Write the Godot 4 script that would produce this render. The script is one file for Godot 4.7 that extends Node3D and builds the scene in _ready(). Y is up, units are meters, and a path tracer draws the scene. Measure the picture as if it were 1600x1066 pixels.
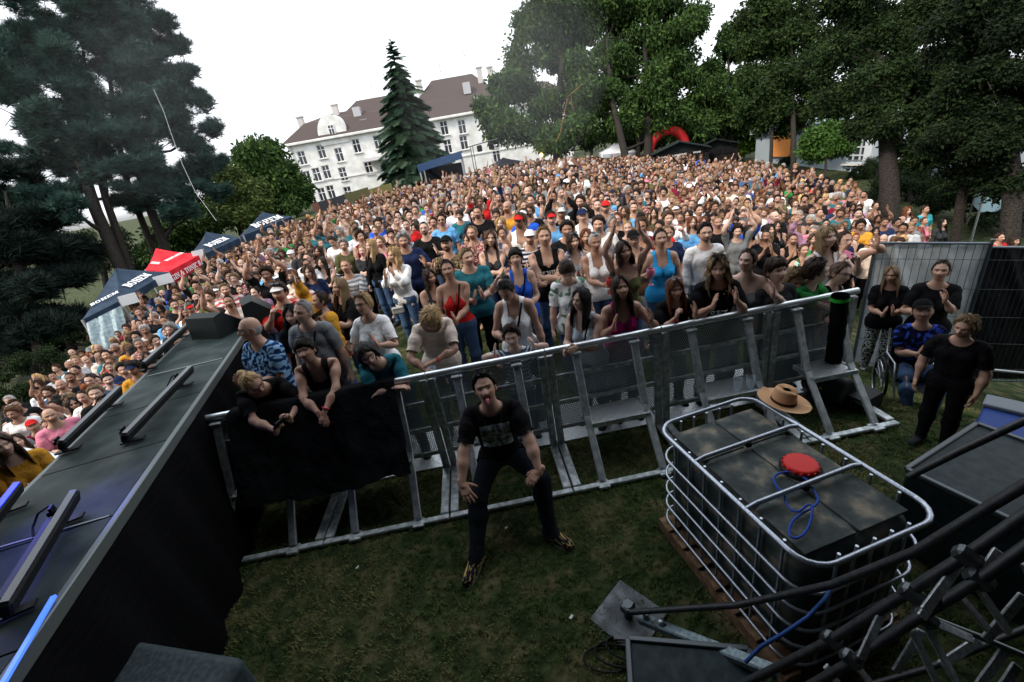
extends Node3D
# ---------------------------------------------------------------- helpers
class MB:
	var v := PackedVector3Array()
	var n := PackedVector3Array()
	var uv := PackedVector2Array()
	var c := PackedColorArray()
	var ix := PackedInt32Array()
	var tint := Color.WHITE
	func vert(p: Vector3, nn: Vector3, t := Vector2.ZERO) -> int:
		v.append(p); n.append(nn); uv.append(t); c.append(tint)
		return v.size() - 1
	func tri(a: int, b: int, d: int) -> void:
		var g := (v[b] - v[a]).cross(v[d] - v[a])
		if g.dot(n[a] + n[b] + n[d]) > 0.0:
			ix.append(a); ix.append(d); ix.append(b)
		else:
			ix.append(a); ix.append(b); ix.append(d)
	func quad4(a: int, b: int, d: int, e: int) -> void:
		tri(a, b, d); tri(a, d, e)
	func face(ps: Array, s := 1.0) -> void:
		# flat polygon fan
		var nn: Vector3 = (ps[1] - ps[0]).cross(ps[2] - ps[0]).normalized()
		var ax: Vector3 = (ps[1] - ps[0]).normalized()
		var ay := nn.cross(ax)
		var f := v.size()
		for p in ps:
			vert(p, nn, Vector2((p - ps[0]).dot(ax), (p - ps[0]).dot(ay)) * s)
		for i in range(1, ps.size() - 1):
			tri(f, f + i, f + i + 1)
	func box(at: Vector3, size: Vector3, b := Basis.IDENTITY, bev := 0.0) -> void:
		var h := size * 0.5
		var e: float = minf(bev, minf(h.x, minf(h.y, h.z)) * 0.45)
		for ax in 3:
			for sg in [-1.0, 1.0]:
				var u := (ax + 1) % 3
				var w := (ax + 2) % 3
				var ps := []
				for q in [[-1.0, -1.0], [1.0, -1.0], [1.0, 1.0], [-1.0, 1.0]]:
					var p := Vector3.ZERO
					p[ax] = sg * h[ax]; p[u] = q[0] * (h[u] - e); p[w] = q[1] * (h[w] - e)
					ps.append(at + b * p)
				if sg < 0.0: ps.reverse()
				face(ps)
		if e > 0.0:
			for ax in 3:
				var u := (ax + 1) % 3
				var w := (ax + 2) % 3
				for q in [[-1.0, -1.0], [1.0, -1.0], [1.0, 1.0], [-1.0, 1.0]]:
					var ps := []
					var nn := Vector3.ZERO
					nn[u] = q[0]; nn[w] = q[1]
					nn = (b * nn).normalized()
					for k in [[-1.0, 0], [1.0, 0], [1.0, 1], [-1.0, 1]]:
						var p := Vector3.ZERO
						p[ax] = k[0] * (h[ax] - e)
						p[u] = q[0] * (h[u] - (e if k[1] else 0.0)); p[w] = q[1] * (h[w] - (0.0 if k[1] else e))
						ps.append(at + b * p)
					var f := v.size()
					for p in ps: vert(p, nn)
					quad4(f, f + 1, f + 2, f + 3)
			for sx in [-1.0, 1.0]:
				for sy in [-1.0, 1.0]:
					for sz in [-1.0, 1.0]:
						var s := Vector3(sx, sy, sz)
						var nn := (b * s).normalized()
						var f := v.size()
						vert(at + b * (s * Vector3(h.x, h.y - e, h.z - e)), nn)
						vert(at + b * (s * Vector3(h.x - e, h.y, h.z - e)), nn)
						vert(at + b * (s * Vector3(h.x - e, h.y - e, h.z)), nn)
						tri(f, f + 1, f + 2)
	func bar(a: Vector3, d: Vector3, w: float, h: float, up := Vector3.UP, bev := 0.0) -> void:
		var z := (d - a)
		var l := z.length()
		z /= l
		var x := up.cross(z)
		x = x.normalized() if x.length() > 0.01 else Vector3.RIGHT
		box((a + d) * 0.5, Vector3(w, h, l), Basis(x, z.cross(x), z), bev)
	func tube(path: Array, rad, sides := 8, caps := true) -> void:
		var m := path.size()
		var first := v.size()
		var x := Vector3.ZERO
		var run := 0.0
		for i in m:
			var t: Vector3 = (path[mini(i + 1, m - 1)] - path[maxi(i - 1, 0)]).normalized()
			if i == 0:
				x = t.cross(Vector3.UP if absf(t.y) < 0.9 else Vector3.RIGHT).normalized()
			else:
				x = (x - t * x.dot(t)).normalized()
				run += (path[i] - path[i - 1]).length()
			var y := t.cross(x)
			var r: float = rad[i] if rad is Array else rad
			for k in sides + 1:
				var a := TAU * k / sides
				var d := x * cos(a) + y * sin(a)
				vert(path[i] + d * r, d, Vector2(float(k) / sides, run))
		for i in m - 1:
			for k in sides:
				var q := first + i * (sides + 1) + k
				quad4(q, q + 1, q + sides + 2, q + sides + 1)
		if caps:
			for e in [0, m - 1]:
				var t: Vector3 = (path[mini(e + 1, m - 1)] - path[maxi(e - 1, 0)]).normalized() * (1.0 if e else -1.0)
				var f := v.size()
				for k in sides:
					vert(v[first + e * (sides + 1) + k], t)
				for k in range(1, sides - 1):
					tri(f, f + k, f + k + 1)
	func lathe(prof: Array, seg := 16, at := Transform3D.IDENTITY) -> void:
		# prof: Vector2(radius, height) list, turned round y
		var first := v.size()
		var m := prof.size()
		for i in m:
			var t: Vector2 = prof[mini(i + 1, m - 1)] - prof[maxi(i - 1, 0)]
			var nn := Vector2(t.y, -t.x).normalized()
			for k in seg + 1:
				var a := TAU * k / seg
				vert(at * Vector3(prof[i].x * cos(a), prof[i].y, prof[i].x * sin(a)), at.basis * Vector3(nn.x * cos(a), nn.y, nn.x * sin(a)), Vector2(float(k) / seg, float(i) / m))
		for i in m - 1:
			for k in seg:
				var q := first + i * (seg + 1) + k
				quad4(q, q + 1, q + seg + 2, q + seg + 1)
	func sheet(nx: int, ny: int, f: Callable, uvs := Vector2.ONE) -> void:
		# smooth grid surface; normals from differences
		var first := v.size()
		for j in ny + 1:
			for i in nx + 1:
				var s := float(i) / nx
				var t := float(j) / ny
				var p: Vector3 = f.call(s, t)
				var du: Vector3 = f.call(minf(s + 0.01, 1.0), t) - f.call(maxf(s - 0.01, 0.0), t)
				var dv: Vector3 = f.call(s, minf(t + 0.01, 1.0)) - f.call(s, maxf(t - 0.01, 0.0))
				var nn := du.cross(dv)
				vert(p, nn.normalized() if nn.length() > 1e-12 else Vector3.UP, Vector2(s, t) * uvs)
		for j in ny:
			for i in nx:
				var q := first + j * (nx + 1) + i
				quad4(q, q + 1, q + nx + 2, q + nx + 1)
	func done() -> ArrayMesh:
		var a := []
		a.resize(Mesh.ARRAY_MAX)
		a[Mesh.ARRAY_VERTEX] = v; a[Mesh.ARRAY_NORMAL] = n; a[Mesh.ARRAY_TEX_UV] = uv; a[Mesh.ARRAY_COLOR] = c; a[Mesh.ARRAY_INDEX] = ix
		var m := ArrayMesh.new()
		m.add_surface_from_arrays(Mesh.PRIMITIVE_TRIANGLES, a)
		return m

var taken := {}
var M := {}
var rng := RandomNumberGenerator.new()

func numbered(called: String) -> String:
	var k: int = taken.get(called, 0)
	taken[called] = k + 1
	return called if k == 0 else "%s_%03d" % [called, k]

func tag(o: Node, label := "", category := "", group := "", kind := "") -> Node:
	if label: o.set_meta("label", label)
	if category: o.set_meta("category", category)
	if group: o.set_meta("group", group)
	if kind: o.set_meta("kind", kind)
	return o

func thing(called: String, label: String, category: String, at := Vector3.ZERO, turn := 0.0, group := "") -> Node3D:
	var o := Node3D.new()
	o.name = numbered(called)
	add_child(o)
	o.position = at
	o.rotation.y = turn
	tag(o, label, category, group)
	return o

func part(called: String, mesh: Mesh, m: Material, parent: Node) -> MeshInstance3D:
	var o := MeshInstance3D.new()
	o.name = called if parent != self else numbered(called)
	o.mesh = mesh
	o.material_override = m
	parent.add_child(o, true)
	return o

func lin(r: float, g: float, b: float) -> Color:
	return Color(r, g, b).linear_to_srgb()

func mat(key: String, col: Color, rough := 0.7, metal := 0.0, tex: Texture2D = null, scale := 1.0, bump: Texture2D = null, depth := 0.3, world := true) -> StandardMaterial3D:
	if M.has(key): return M[key]
	var m := StandardMaterial3D.new()
	m.resource_name = key
	m.albedo_color = col
	m.roughness = rough
	m.metallic = metal
	if metal == 0.0 and rough > 0.4: m.metallic_specular = 0.25
	if tex or bump:
		m.uv1_triplanar = true
		m.uv1_world_triplanar = world
		m.uv1_scale = Vector3.ONE * scale
		m.albedo_texture = tex
		if bump:
			m.heightmap_enabled = true
			m.heightmap_texture = bump
			m.heightmap_scale = depth
	M[key] = m
	return m

func noise_tex(key: String, freq: float, lo: Color, hi: Color, oct := 4, size := 512, mid = null, sx := 1.0) -> Texture2D:
	if M.has(key): return M[key]
	var f := FastNoiseLite.new()
	f.seed = hash(key) % 1000
	f.noise_type = FastNoiseLite.TYPE_SIMPLEX_SMOOTH
	f.frequency = freq
	f.fractal_octaves = oct
	var im := f.get_seamless_image(size, size, false, false, 0.1)
	var out := Image.create(size, size, false, Image.FORMAT_RGB8)
	var g := Gradient.new()
	g.set_color(0, lo); g.set_color(1, hi)
	if mid != null: g.add_point(0.5, mid)
	for y in size:
		for x in size:
			out.set_pixel(x, y, g.sample(clampf((im.get_pixel(int(x * sx) % size, y).r - 0.5) * 1.7 + 0.5, 0.0, 1.0)))
	M[key] = ImageTexture.create_from_image(out)
	return M[key]

# lens of the photograph (1600 x 1066 pixels) -> a line of sight
const LENS := 667.0
const EYE := Vector3(0, 2.9, 0)
var look := Basis.IDENTITY
func sight(u: float, w: float) -> Vector3:
	return look * Vector3((u - 800.0) / LENS, -(w - 533.0) / LENS, -1.0)
func deep(u: float, w: float, t: float) -> Vector3:
	return EYE + sight(u, w) * t
func level(u: float, w: float, y: float) -> Vector3:
	var d := sight(u, w)
	return EYE + d * ((y - EYE.y) / d.y)
# lawn: flat at the stage, rising to the back, falling away to both sides
const SLOPE := [[-62.0, -3.0], [-52.4, -2.56], [-49.9, -2.45], [-46.6, -2.31], [-43.8, -2.16], [-40.4, -1.63], [-36.1, -1.22], [-31.0, -0.7], [-25.6, -0.38], [-20.0, -0.15], [-11.4, 0.0], [-4.3, 0.12], [0.6, 0.17], [7.8, 0.03], [11.7, -0.11], [19.2, -0.68], [26.2, -1.23], [32.6, -1.73], [38.4, -2.17], [41.2, -2.35], [46.5, -2.85], [49.2, -3.1], [62.0, -3.5]]
func ground(x: float, z: float) -> float:
	var r := sqrt(x * x + z * z)
	if r < 5.0 or z > -0.01: return 0.0
	var az := rad_to_deg(atan2(x, -z))
	var s := 0.0
	if az <= SLOPE[0][0]: s = SLOPE[0][1]
	elif az >= SLOPE[-1][0]: s = SLOPE[-1][1]
	else:
		for i in SLOPE.size() - 1:
			if az <= SLOPE[i + 1][0]:
				s = lerpf(SLOPE[i][1], SLOPE[i + 1][1], (az - SLOPE[i][0]) / (SLOPE[i + 1][0] - SLOPE[i][0]))
				break
	if absf(az) > 62.0: s *= clampf((92.0 - absf(az)) / 30.0, 0.0, 1.0)
	return s * (1.0 - exp(-(r - 5.0) / 5.0))
func stand(u: float, w: float, h: float, from := 2.0) -> Vector3:
	# the spot on the lawn whose point h metres up is seen at that pixel
	var d := sight(u, w)
	var lo := from
	for k in 900:
		var p := EYE + d * lo
		if p.y - ground(p.x, p.z) <= h: break
		lo += 0.04
	var p := EYE + d * (lo - 0.02)
	return Vector3(p.x, ground(p.x, p.z), p.z)
# ---------------------------------------------------------------- people: one skinned body for each sex, posed by its joints
var hand_shape := {}
var head_shape := {}
var bases := {}
const SKIN := 0.84

func nets(prims: Array, lo: Vector3, hi: Vector3, cell: float, k: float) -> Array:
	# prims: [a, b, ra, rb, squash_z, bone]; returns [verts, triangles]
	var nx := int((hi.x - lo.x) / cell) + 1
	var ny := int((hi.y - lo.y) / cell) + 1
	var nz := int((hi.z - lo.z) / cell) + 1
	var f := PackedFloat32Array()
	f.resize(nx * ny * nz)
	f.fill(1.0)
	var sx := 1
	var sy := nx
	var sz := nx * ny
	for p in prims:
		var a: Vector3 = p[0]
		var b: Vector3 = p[1]
		var ra: float = p[2]
		var dr: float = p[3] - p[2]
		var q: float = p[4]
		var sc := Vector3(1, 1, q)
		a *= sc
		var ba: Vector3 = b * sc - a
		var inv := 1.0 / maxf(ba.length_squared(), 1e-9)
		var m: float = maxf(p[2], p[3]) + k + cell * 2.0
		var l: Vector3 = (p[0] as Vector3).min(p[1]) - Vector3.ONE * m
		var h: Vector3 = (p[0] as Vector3).max(p[1]) + Vector3.ONE * m
		var x0 := maxi(0, int((l.x - lo.x) / cell)); var x1 := mini(nx, int((h.x - lo.x) / cell) + 2)
		var y0 := maxi(0, int((l.y - lo.y) / cell)); var y1 := mini(ny, int((h.y - lo.y) / cell) + 2)
		var z0 := maxi(0, int((l.z - lo.z) / cell)); var z1 := mini(nz, int((h.z - lo.z) / cell) + 2)
		for z in range(z0, z1):
			for y in range(y0, y1):
				var at := z * sz + y * sy + x0
				var w := Vector3(lo.x + x0 * cell, lo.y + y * cell, (lo.z + z * cell) * q) - a
				for x in range(x0, x1):
					var t := clampf(w.dot(ba) * inv, 0.0, 1.0)
					var d := (w - ba * t).length() - ra - dr * t
					var o := f[at]
					var g := maxf(k - absf(d - o), 0.0) / k
					f[at] = minf(d, o) - g * g * k * 0.25
					at += 1
					w.x += cell
	var id := PackedInt32Array()
	id.resize(f.size())
	id.fill(-1)
	var vs := PackedVector3Array()
	var ix := PackedInt32Array()
	var off := [0, 1, sy, sy + 1, sz, sz + 1, sz + sy, sz + sy + 1]
	var lim := cell * 1.9
	for z in nz - 1:
		for y in ny - 1:
			var at := z * sz + y * sy - 1
			for x in nx - 1:
				at += 1
				if absf(f[at]) > lim: continue
				var mask := 0
				for i in 8:
					if f[at + off[i]] < 0.0: mask += 1
				if mask == 0 or mask == 8: continue
				var s := Vector3.ZERO
				var cnt := 0
				for e in EDGES:
					var fa := f[at + off[e[0]]]
					var fb := f[at + off[e[1]]]
					if (fa < 0.0) != (fb < 0.0):
						s += (CORNER[e[0]] as Vector3).lerp(CORNER[e[1]], fa / (fa - fb))
						cnt += 1
				id[at] = vs.size()
				vs.append(lo + (Vector3(x, y, z) + s / cnt) * cell)
	for z in range(1, nz - 1):
		for y in range(1, ny - 1):
			var at := z * sz + y * sy
			for x in range(1, nx - 1):
				at += 1
				var a := f[at]
				if absf(a) > lim: continue
				for ax in 3:
					var st: int = [1, sy, sz][ax]
					var b := f[at + st]
					if (a < 0.0) == (b < 0.0): continue
					var u: int = [sy, sz, 1][ax]
					var w: int = [sz, 1, sy][ax]
					var i0 := id[at]; var i1 := id[at - u]; var i2 := id[at - u - w]; var i3 := id[at - w]
					if i0 < 0 or i1 < 0 or i2 < 0 or i3 < 0: continue
					if a < 0.0:
						ix.append_array([i0, i2, i1, i0, i3, i2])
					else:
						ix.append_array([i0, i1, i2, i0, i2, i3])
	return [vs, ix]

const CORNER := [Vector3(0, 0, 0), Vector3(1, 0, 0), Vector3(0, 1, 0), Vector3(1, 1, 0), Vector3(0, 0, 1), Vector3(1, 0, 1), Vector3(0, 1, 1), Vector3(1, 1, 1)]
const EDGES := [[0, 1], [2, 3], [4, 5], [6, 7], [0, 2], [1, 3], [4, 6], [5, 7], [0, 4], [1, 5], [2, 6], [3, 7]]

func smooth_normals(v: PackedVector3Array, ix: PackedInt32Array) -> PackedVector3Array:
	var n := PackedVector3Array()
	n.resize(v.size())
	for t in range(0, ix.size(), 3):
		var a := ix[t]; var b := ix[t + 1]; var c := ix[t + 2]
		var g := (v[c] - v[a]).cross(v[b] - v[a])
		n[a] += g; n[b] += g; n[c] += g
	for i in n.size():
		n[i] = n[i].normalized()
	return n

# bones: 0 pelvis 1 belly 2 chest 3 neck 4/5 upper arm 6/7 forearm 8/9 thigh 10/11 shin 12/13 foot (even: the person's left, +x)
func joints(fem: bool) -> Dictionary:
	var s := 0.162 if fem else 0.185
	var d := Vector3(0.57, -0.82, -0.02).normalized()
	var sh := Vector3(s, 1.405, -0.012)
	var el := sh + d * 0.285
	var wr := el + (d + Vector3(0, 0, 0.06)).normalized() * 0.255
	return {"shoulder": sh, "elbow": el, "wrist": wr, "hip": Vector3(0.092, 0.92, 0), "knee": Vector3(0.105, 0.5, 0.012), "ankle": Vector3(0.112, 0.09, -0.025), "toe": Vector3(0.13, 0.03, 0.14)}

func make_base(fem: bool, cell: float, belly := 0.0) -> Dictionary:
	var j := joints(fem)
	var P := []
	var w := 0.06 if fem else 0.075
	P.append([Vector3(-w, 1.3, -0.005), Vector3(w, 1.3, -0.005), 0.112 if fem else 0.125, 0.112 if fem else 0.125, 1.18, 2])
	P.append([Vector3(-0.13 if fem else -0.15, 1.395, -0.018), Vector3(0.13 if fem else 0.15, 1.395, -0.018), 0.058, 0.058, 1.0, 2])
	var b := (0.096 if fem else 0.112) + belly * 0.6
	P.append([Vector3(-0.045, 1.1, belly), Vector3(0.045, 1.1, belly), b, b, 1.08, 1])
	P.append([Vector3(-0.045, 1.2, belly * 0.5), Vector3(0.045, 1.2, belly * 0.5), b, b, 1.1, 1])
	P.append([Vector3(-0.075, 0.95, -0.005), Vector3(0.075, 0.95, -0.005), 0.118 if fem else 0.108, 0.118 if fem else 0.108, 1.05, 0])
	P.append([Vector3(0, 1.42, -0.02), Vector3(0, 1.6, 0.012), 0.056 if fem else 0.066, 0.05 if fem else 0.058, 1.0, 3])
	for s in [1.0, -1.0]:
		var o := 0 if s > 0 else 1
		var f := Vector3(s, 1, 1)
		var k := 0.86 if fem else 1.0
		P.append([Vector3(0, 1.475, -0.025), Vector3(0.13 * s, 1.425, -0.02), 0.045, 0.045, 1.0, 2])
		if fem: P.append([Vector3(0.075 * s, 1.255, 0.075), Vector3(0.078 * s, 1.24, 0.09), 0.062, 0.06, 1.0, 2])
		else: P.append([Vector3(0.07 * s, 1.31, 0.07), Vector3(0.1 * s, 1.32, 0.06), 0.05, 0.05, 1.2, 2])
		P.append([j.shoulder * f, j.shoulder.lerp(j.elbow, 0.35) * f, 0.058 * k, 0.052 * k, 1.0, 4 + o])
		P.append([j.shoulder.lerp(j.elbow, 0.3) * f, j.elbow * f, 0.05 * k, 0.041 * k, 1.0, 4 + o])
		P.append([j.elbow * f, j.elbow.lerp(j.wrist, 0.35) * f, 0.041 * k, 0.043 * k, 1.0, 6 + o])
		P.append([j.elbow.lerp(j.wrist, 0.35) * f, j.wrist * f, 0.043 * k, 0.027 * k, 1.0, 6 + o])
		P.append([j.hip * f, j.knee * f, 0.092, 0.058, 1.0, 8 + o])
		P.append([j.knee * f, j.knee.lerp(j.ankle, 0.3) * f + Vector3(0, 0, -0.015), 0.056, 0.056, 1.0, 10 + o])
		P.append([j.knee.lerp(j.ankle, 0.3) * f + Vector3(0, 0, -0.015), j.ankle * f, 0.056, 0.037, 1.0, 10 + o])
		P.append([j.ankle * f + Vector3(0, -0.04, -0.03), j.toe * f, 0.042, 0.036, 1.0, 12 + o])
	var r := nets(P, Vector3(-0.6, -0.03, -0.22), Vector3(0.6, 1.68, 0.26), cell, 0.045)
	var vs: PackedVector3Array = r[0]
	var wt := []   # for each vertex [bone, weight, bone, weight ...]
	var arm := PackedFloat32Array()
	var leg := PackedFloat32Array()
	var down: Vector3 = (j.wrist - j.shoulder).normalized()
	var al: float = (j.wrist - j.shoulder).length()
	for p in vs:
		var sum := PackedFloat32Array()
		sum.resize(14)
		var tot := 0.0
		for q in P:
			var sc := Vector3(1, 1, q[4])
			var pa: Vector3 = (p - q[0]) * sc
			var ba: Vector3 = (q[1] - q[0]) * sc
			var t := clampf(pa.dot(ba) / maxf(ba.length_squared(), 1e-9), 0.0, 1.0)
			var d: float = (pa - ba * t).length() - lerpf(q[2], q[3], t)
			var e := exp(-maxf(d, 0.0) / 0.018)
			if e > 0.004:
				sum[q[5]] += e; tot += e
		var l := []
		for i in 14:
			if sum[i] > tot * 0.03:
				l.append(i); l.append(sum[i])
		var z := 0.0
		for i in range(1, l.size(), 2): z += l[i]
		for i in range(1, l.size(), 2): l[i] /= z
		wt.append(l)
		var o := 0 if p.x > 0 else 1
		var am := sum[4 + o] + sum[6 + o]
		arm.append((Vector3(absf(p.x), p.y, p.z) - j.shoulder).dot(down) / al if am > tot * 0.5 else -1.0)
		var lm := sum[8 + o] + sum[10 + o] + sum[12 + o]
		leg.append(lm / tot)
	var base := {"v": vs, "ix": r[1], "w": wt, "n": smooth_normals(vs, r[1]), "arm": arm, "leg": leg, "j": j, "fem": fem, "g": {}}
	return base

# a garment: the part of the skin where a scalar is positive, cut cleanly at its edge and lifted off the skin
func garment(base: Dictionary, kind: String) -> Dictionary:
	if base.g.has(kind): return base.g[kind]
	var vs: PackedVector3Array = base.v
	var s := PackedFloat32Array()
	s.resize(vs.size())
	var lift := PackedFloat32Array()
	lift.resize(vs.size())
	var nz := FastNoiseLite.new()
	nz.frequency = 5.0
	nz.seed = 7
	for i in vs.size():
		var p := vs[i]
		var am: float = base.arm[i]
		var val := 0.0
		var off := 0.011
		var fold := nz.get_noise_3d(p.x * 1.6, p.y * 0.9, p.z * 1.6) * 0.013
		match kind:
			"tee", "long", "blouse":
				var sleeve := 0.98 if kind != "tee" else 0.4
				var neck := (p - Vector3(0, 1.535, 0.02)).length() - (0.112 if kind != "blouse" else 0.14)
				val = minf(neck, p.y - 0.84)
				if am >= 0.0: val = minf(val, (sleeve - am) * 0.5)
				off = (0.013 if am < 0.0 else 0.012 + 0.012 * clampf(am / 0.4, 0.0, 1.0)) + clampf((1.15 - p.y) * 0.05, 0.0, 0.018) * float(am < 0.0) + fold
				if kind == "blouse": off += 0.012
				if kind == "long": off = 0.012 + fold
			"tank", "vest":
				var deep_y := 1.33 if p.z > 0.0 else 1.4
				var neck := maxf(absf(p.x) - 0.066, deep_y - p.y - 1.2 * maxf(0.0, 0.04 - absf(p.x)) * float(p.z > 0.0))
				var edge := 0.112 if kind == "tank" else 0.145
				if p.y < 1.36: edge += (1.36 - p.y) * 0.62
				val = minf(minf(neck, p.y - 0.86), edge - absf(p.x))
				if am > 0.12: val = -0.05
				off = 0.009 + fold * 0.5 + clampf((1.1 - p.y) * 0.04, 0.0, 0.012)
			"tube":
				val = minf(1.335 + clampf(0.06 - absf(p.x), 0.0, 0.06) * -0.4 - p.y, p.y - 0.86)
				if am > 0.12: val = -0.05
				off = 0.009 + fold * 0.4
			"halter":
				val = minf(1.43 - p.y, p.y - 0.86)
				val = minf(val, 0.045 + maxf(1.36 - p.y, 0.0) * 0.75 - absf(p.x))
				if p.z < 0.0: val = minf(val, 1.16 - p.y)
				val = minf(val, absf(p.x) - maxf((p.y - 1.2) * 0.2, -0.05))
				if am > 0.12: val = -0.05
				off = 0.009
			"trousers", "shorts":
				val = minf(0.99 - p.y, p.y - (0.075 if kind == "trousers" else 0.47))
				if am >= 0.0: val = -0.05
				off = 0.008 + fold * 0.4 + (0.004 if p.y > 0.5 else 0.009)
				if kind == "shorts": off += 0.015
			"print":
				val = minf(minf(0.118 - absf(p.x), 1.375 - p.y), p.y - 1.12)
				if p.z < 0.02 or am >= 0.0: val = -0.05
				off = 0.0165 + clampf((1.15 - p.y) * 0.05, 0.0, 0.018) + fold
			"shoes":
				val = 0.088 - p.y
				off = 0.012
		s[i] = val
		lift[i] = off
	var src := []     # [i, j, t]
	var of := {}
	var ix := PackedInt32Array()
	var bx: PackedInt32Array = base.ix
	for t in range(0, bx.size(), 3):
		var poly := []
		var any := false
		for e in 3:
			var a := bx[t + e]
			var b := bx[t + (e + 1) % 3]
			if s[a] > 0.0:
				any = true
				var ka := a * 1000003
				if not of.has(ka):
					of[ka] = src.size(); src.append([a, a, 0.0])
				poly.append(of[ka])
			if (s[a] > 0.0) != (s[b] > 0.0):
				var lo := mini(a, b)
				var hi := maxi(a, b)
				var kb := lo * 1000003 + hi + 1
				if not of.has(kb):
					of[kb] = src.size(); src.append([lo, hi, s[lo] / (s[lo] - s[hi])])
				poly.append(of[kb])
		if any and poly.size() >= 3:
			for e in range(1, poly.size() - 1):
				ix.append(poly[0]); ix.append(poly[e]); ix.append(poly[e + 1])
	base.g[kind] = {"src": src, "ix": ix, "lift": lift}
	return base.g[kind]

func turned(c: Vector3, e: Vector3) -> Transform3D:
	var b := Basis.from_euler(e * PI / 180.0, EULER_ORDER_YXZ)
	return Transform3D(b, c - b * c)

func frame(a: Vector3, d: Vector3, side: Vector3) -> Transform3D:
	var x := (d - a).normalized()
	var z := x.cross(side)
	if z.length() < 1e-4: z = x.cross(Vector3(0.3, 0.2, 1))
	z = z.normalized()
	return Transform3D(Basis(x, z.cross(x), z), a)

# two bones from a towards t; pole: where the middle joint points
func reach(a: Vector3, t: Vector3, l1: float, l2: float, pole: Vector3) -> Array:
	var d := t - a
	var l := clampf(d.length(), absf(l1 - l2) + 0.02, (l1 + l2) * 0.998)
	d = d.normalized()
	var c := (l1 * l1 + l * l - l2 * l2) / (2.0 * l1 * l)
	var p := (pole - d * pole.dot(d)).normalized()
	return [a + d * (l1 * c) + p * (l1 * sqrt(maxf(0.0, 1.0 - c * c))), a + d * l]

# pose keys: lean, side, twist (degrees), hips (offset), hip_turn (euler), head (pitch, yaw, roll), lh/rh (wrist, metres), lp/rp (elbow pole), ln/rn (palm normal), ld/rd (hand direction), lt/rt (hand shape), la/ra (ankle), lk/rk (knee pole)
func pose_bones(j: Dictionary, p: Dictionary) -> Dictionary:
	var T := []
	T.resize(14)
	var lean: float = p.get("lean", 0.0)
	var side: float = p.get("side", 0.0)
	var tw: float = p.get("twist", 0.0)
	var hips: Vector3 = p.get("hips", Vector3.ZERO)
	T[0] = Transform3D(Basis.IDENTITY, hips) * turned(Vector3(0, 0.95, 0), p.get("hip_turn", Vector3.ZERO))
	T[1] = T[0] * turned(Vector3(0, 1.02, 0), Vector3(lean * 0.5, tw * 0.5, side * 0.5))
	T[2] = T[1] * turned(Vector3(0, 1.18, 0), Vector3(lean * 0.5, tw * 0.5, side * 0.5))
	var hd: Vector3 = p.get("head", Vector3.ZERO)
	T[3] = T[2] * turned(Vector3(0, 1.46, -0.015), hd * 0.45)
	var head: Transform3D = T[3] * turned(Vector3(0, 1.56, 0.0), hd * 0.55)
	var hands := []
	for o in 2:
		var s := 1.0 if o == 0 else -1.0
		var f := Vector3(s, 1, 1)
		var k := "l" if o == 0 else "r"
		var S: Vector3 = T[2] * (j.shoulder * f)
		var tgt: Vector3 = p.get(k + "h", Vector3(0.27 * s, 0.86, 0.06))
		S += (tgt - S).normalized() * 0.03 * clampf(tgt.y - 1.2, 0.0, 0.6) + Vector3(0, 0.05 * clampf((tgt.y - 1.45) * 2.0, 0.0, 1.0), 0)
		var pole: Vector3 = p.get(k + "p", Vector3(0.55 * s, -0.8, -0.55))
		var l1: float = (j.elbow - j.shoulder).length()
		var l2: float = (j.wrist - j.elbow).length()
		var r := reach(S, tgt, l1, l2, pole)
		var rest_pole := Vector3(0, 0.0, -1)
		T[4 + o] = frame(S, r[0], pole) * frame(j.shoulder * f, j.elbow * f, rest_pole).affine_inverse()
		T[6 + o] = frame(r[0], r[1], pole) * frame(j.elbow * f, j.wrist * f, rest_pole).affine_inverse()
		var hx: Vector3 = p.get(k + "d", (r[1] - r[0]).normalized())
		hx = hx.normalized()
		var pn: Vector3 = p.get(k + "n", Vector3(-s, 0, 0))
		var hy := -(pn - hx * pn.dot(hx))
		if hy.length() < 0.05: hy = Vector3(0, 0, -1) - hx * (-hx.z)
		hy = hy.normalized()
		hands.append(Transform3D(Basis(hx, hy, hx.cross(hy)), r[1] - (r[1] - r[0]).normalized() * 0.012))
		var Hp: Vector3 = T[0] * (j.hip * f)
		var an: Vector3 = p.get(k + "a", j.ankle * f)
		var kp: Vector3 = p.get(k + "k", Vector3(0.15 * s, 0, 1))
		var q := reach(Hp, an, (j.knee - j.hip).length(), (j.ankle - j.knee).length(), kp)
		T[8 + o] = frame(Hp, q[0], kp) * frame(j.hip * f, j.knee * f, Vector3(0.1 * s, 0, 1)).affine_inverse()
		T[10 + o] = frame(q[0], q[1], kp) * frame(j.knee * f, j.ankle * f, Vector3(0.1 * s, 0, 1)).affine_inverse()
		var fy: float = p.get(k + "f", 0.0)
		T[12 + o] = Transform3D(Basis.from_euler(p.get(k + "fe", Vector3(0, deg_to_rad(fy), 0))), q[1]) * Transform3D(Basis.IDENTITY, -(j.ankle * f))
	return {"T": T, "head": head, "hands": hands}

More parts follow.
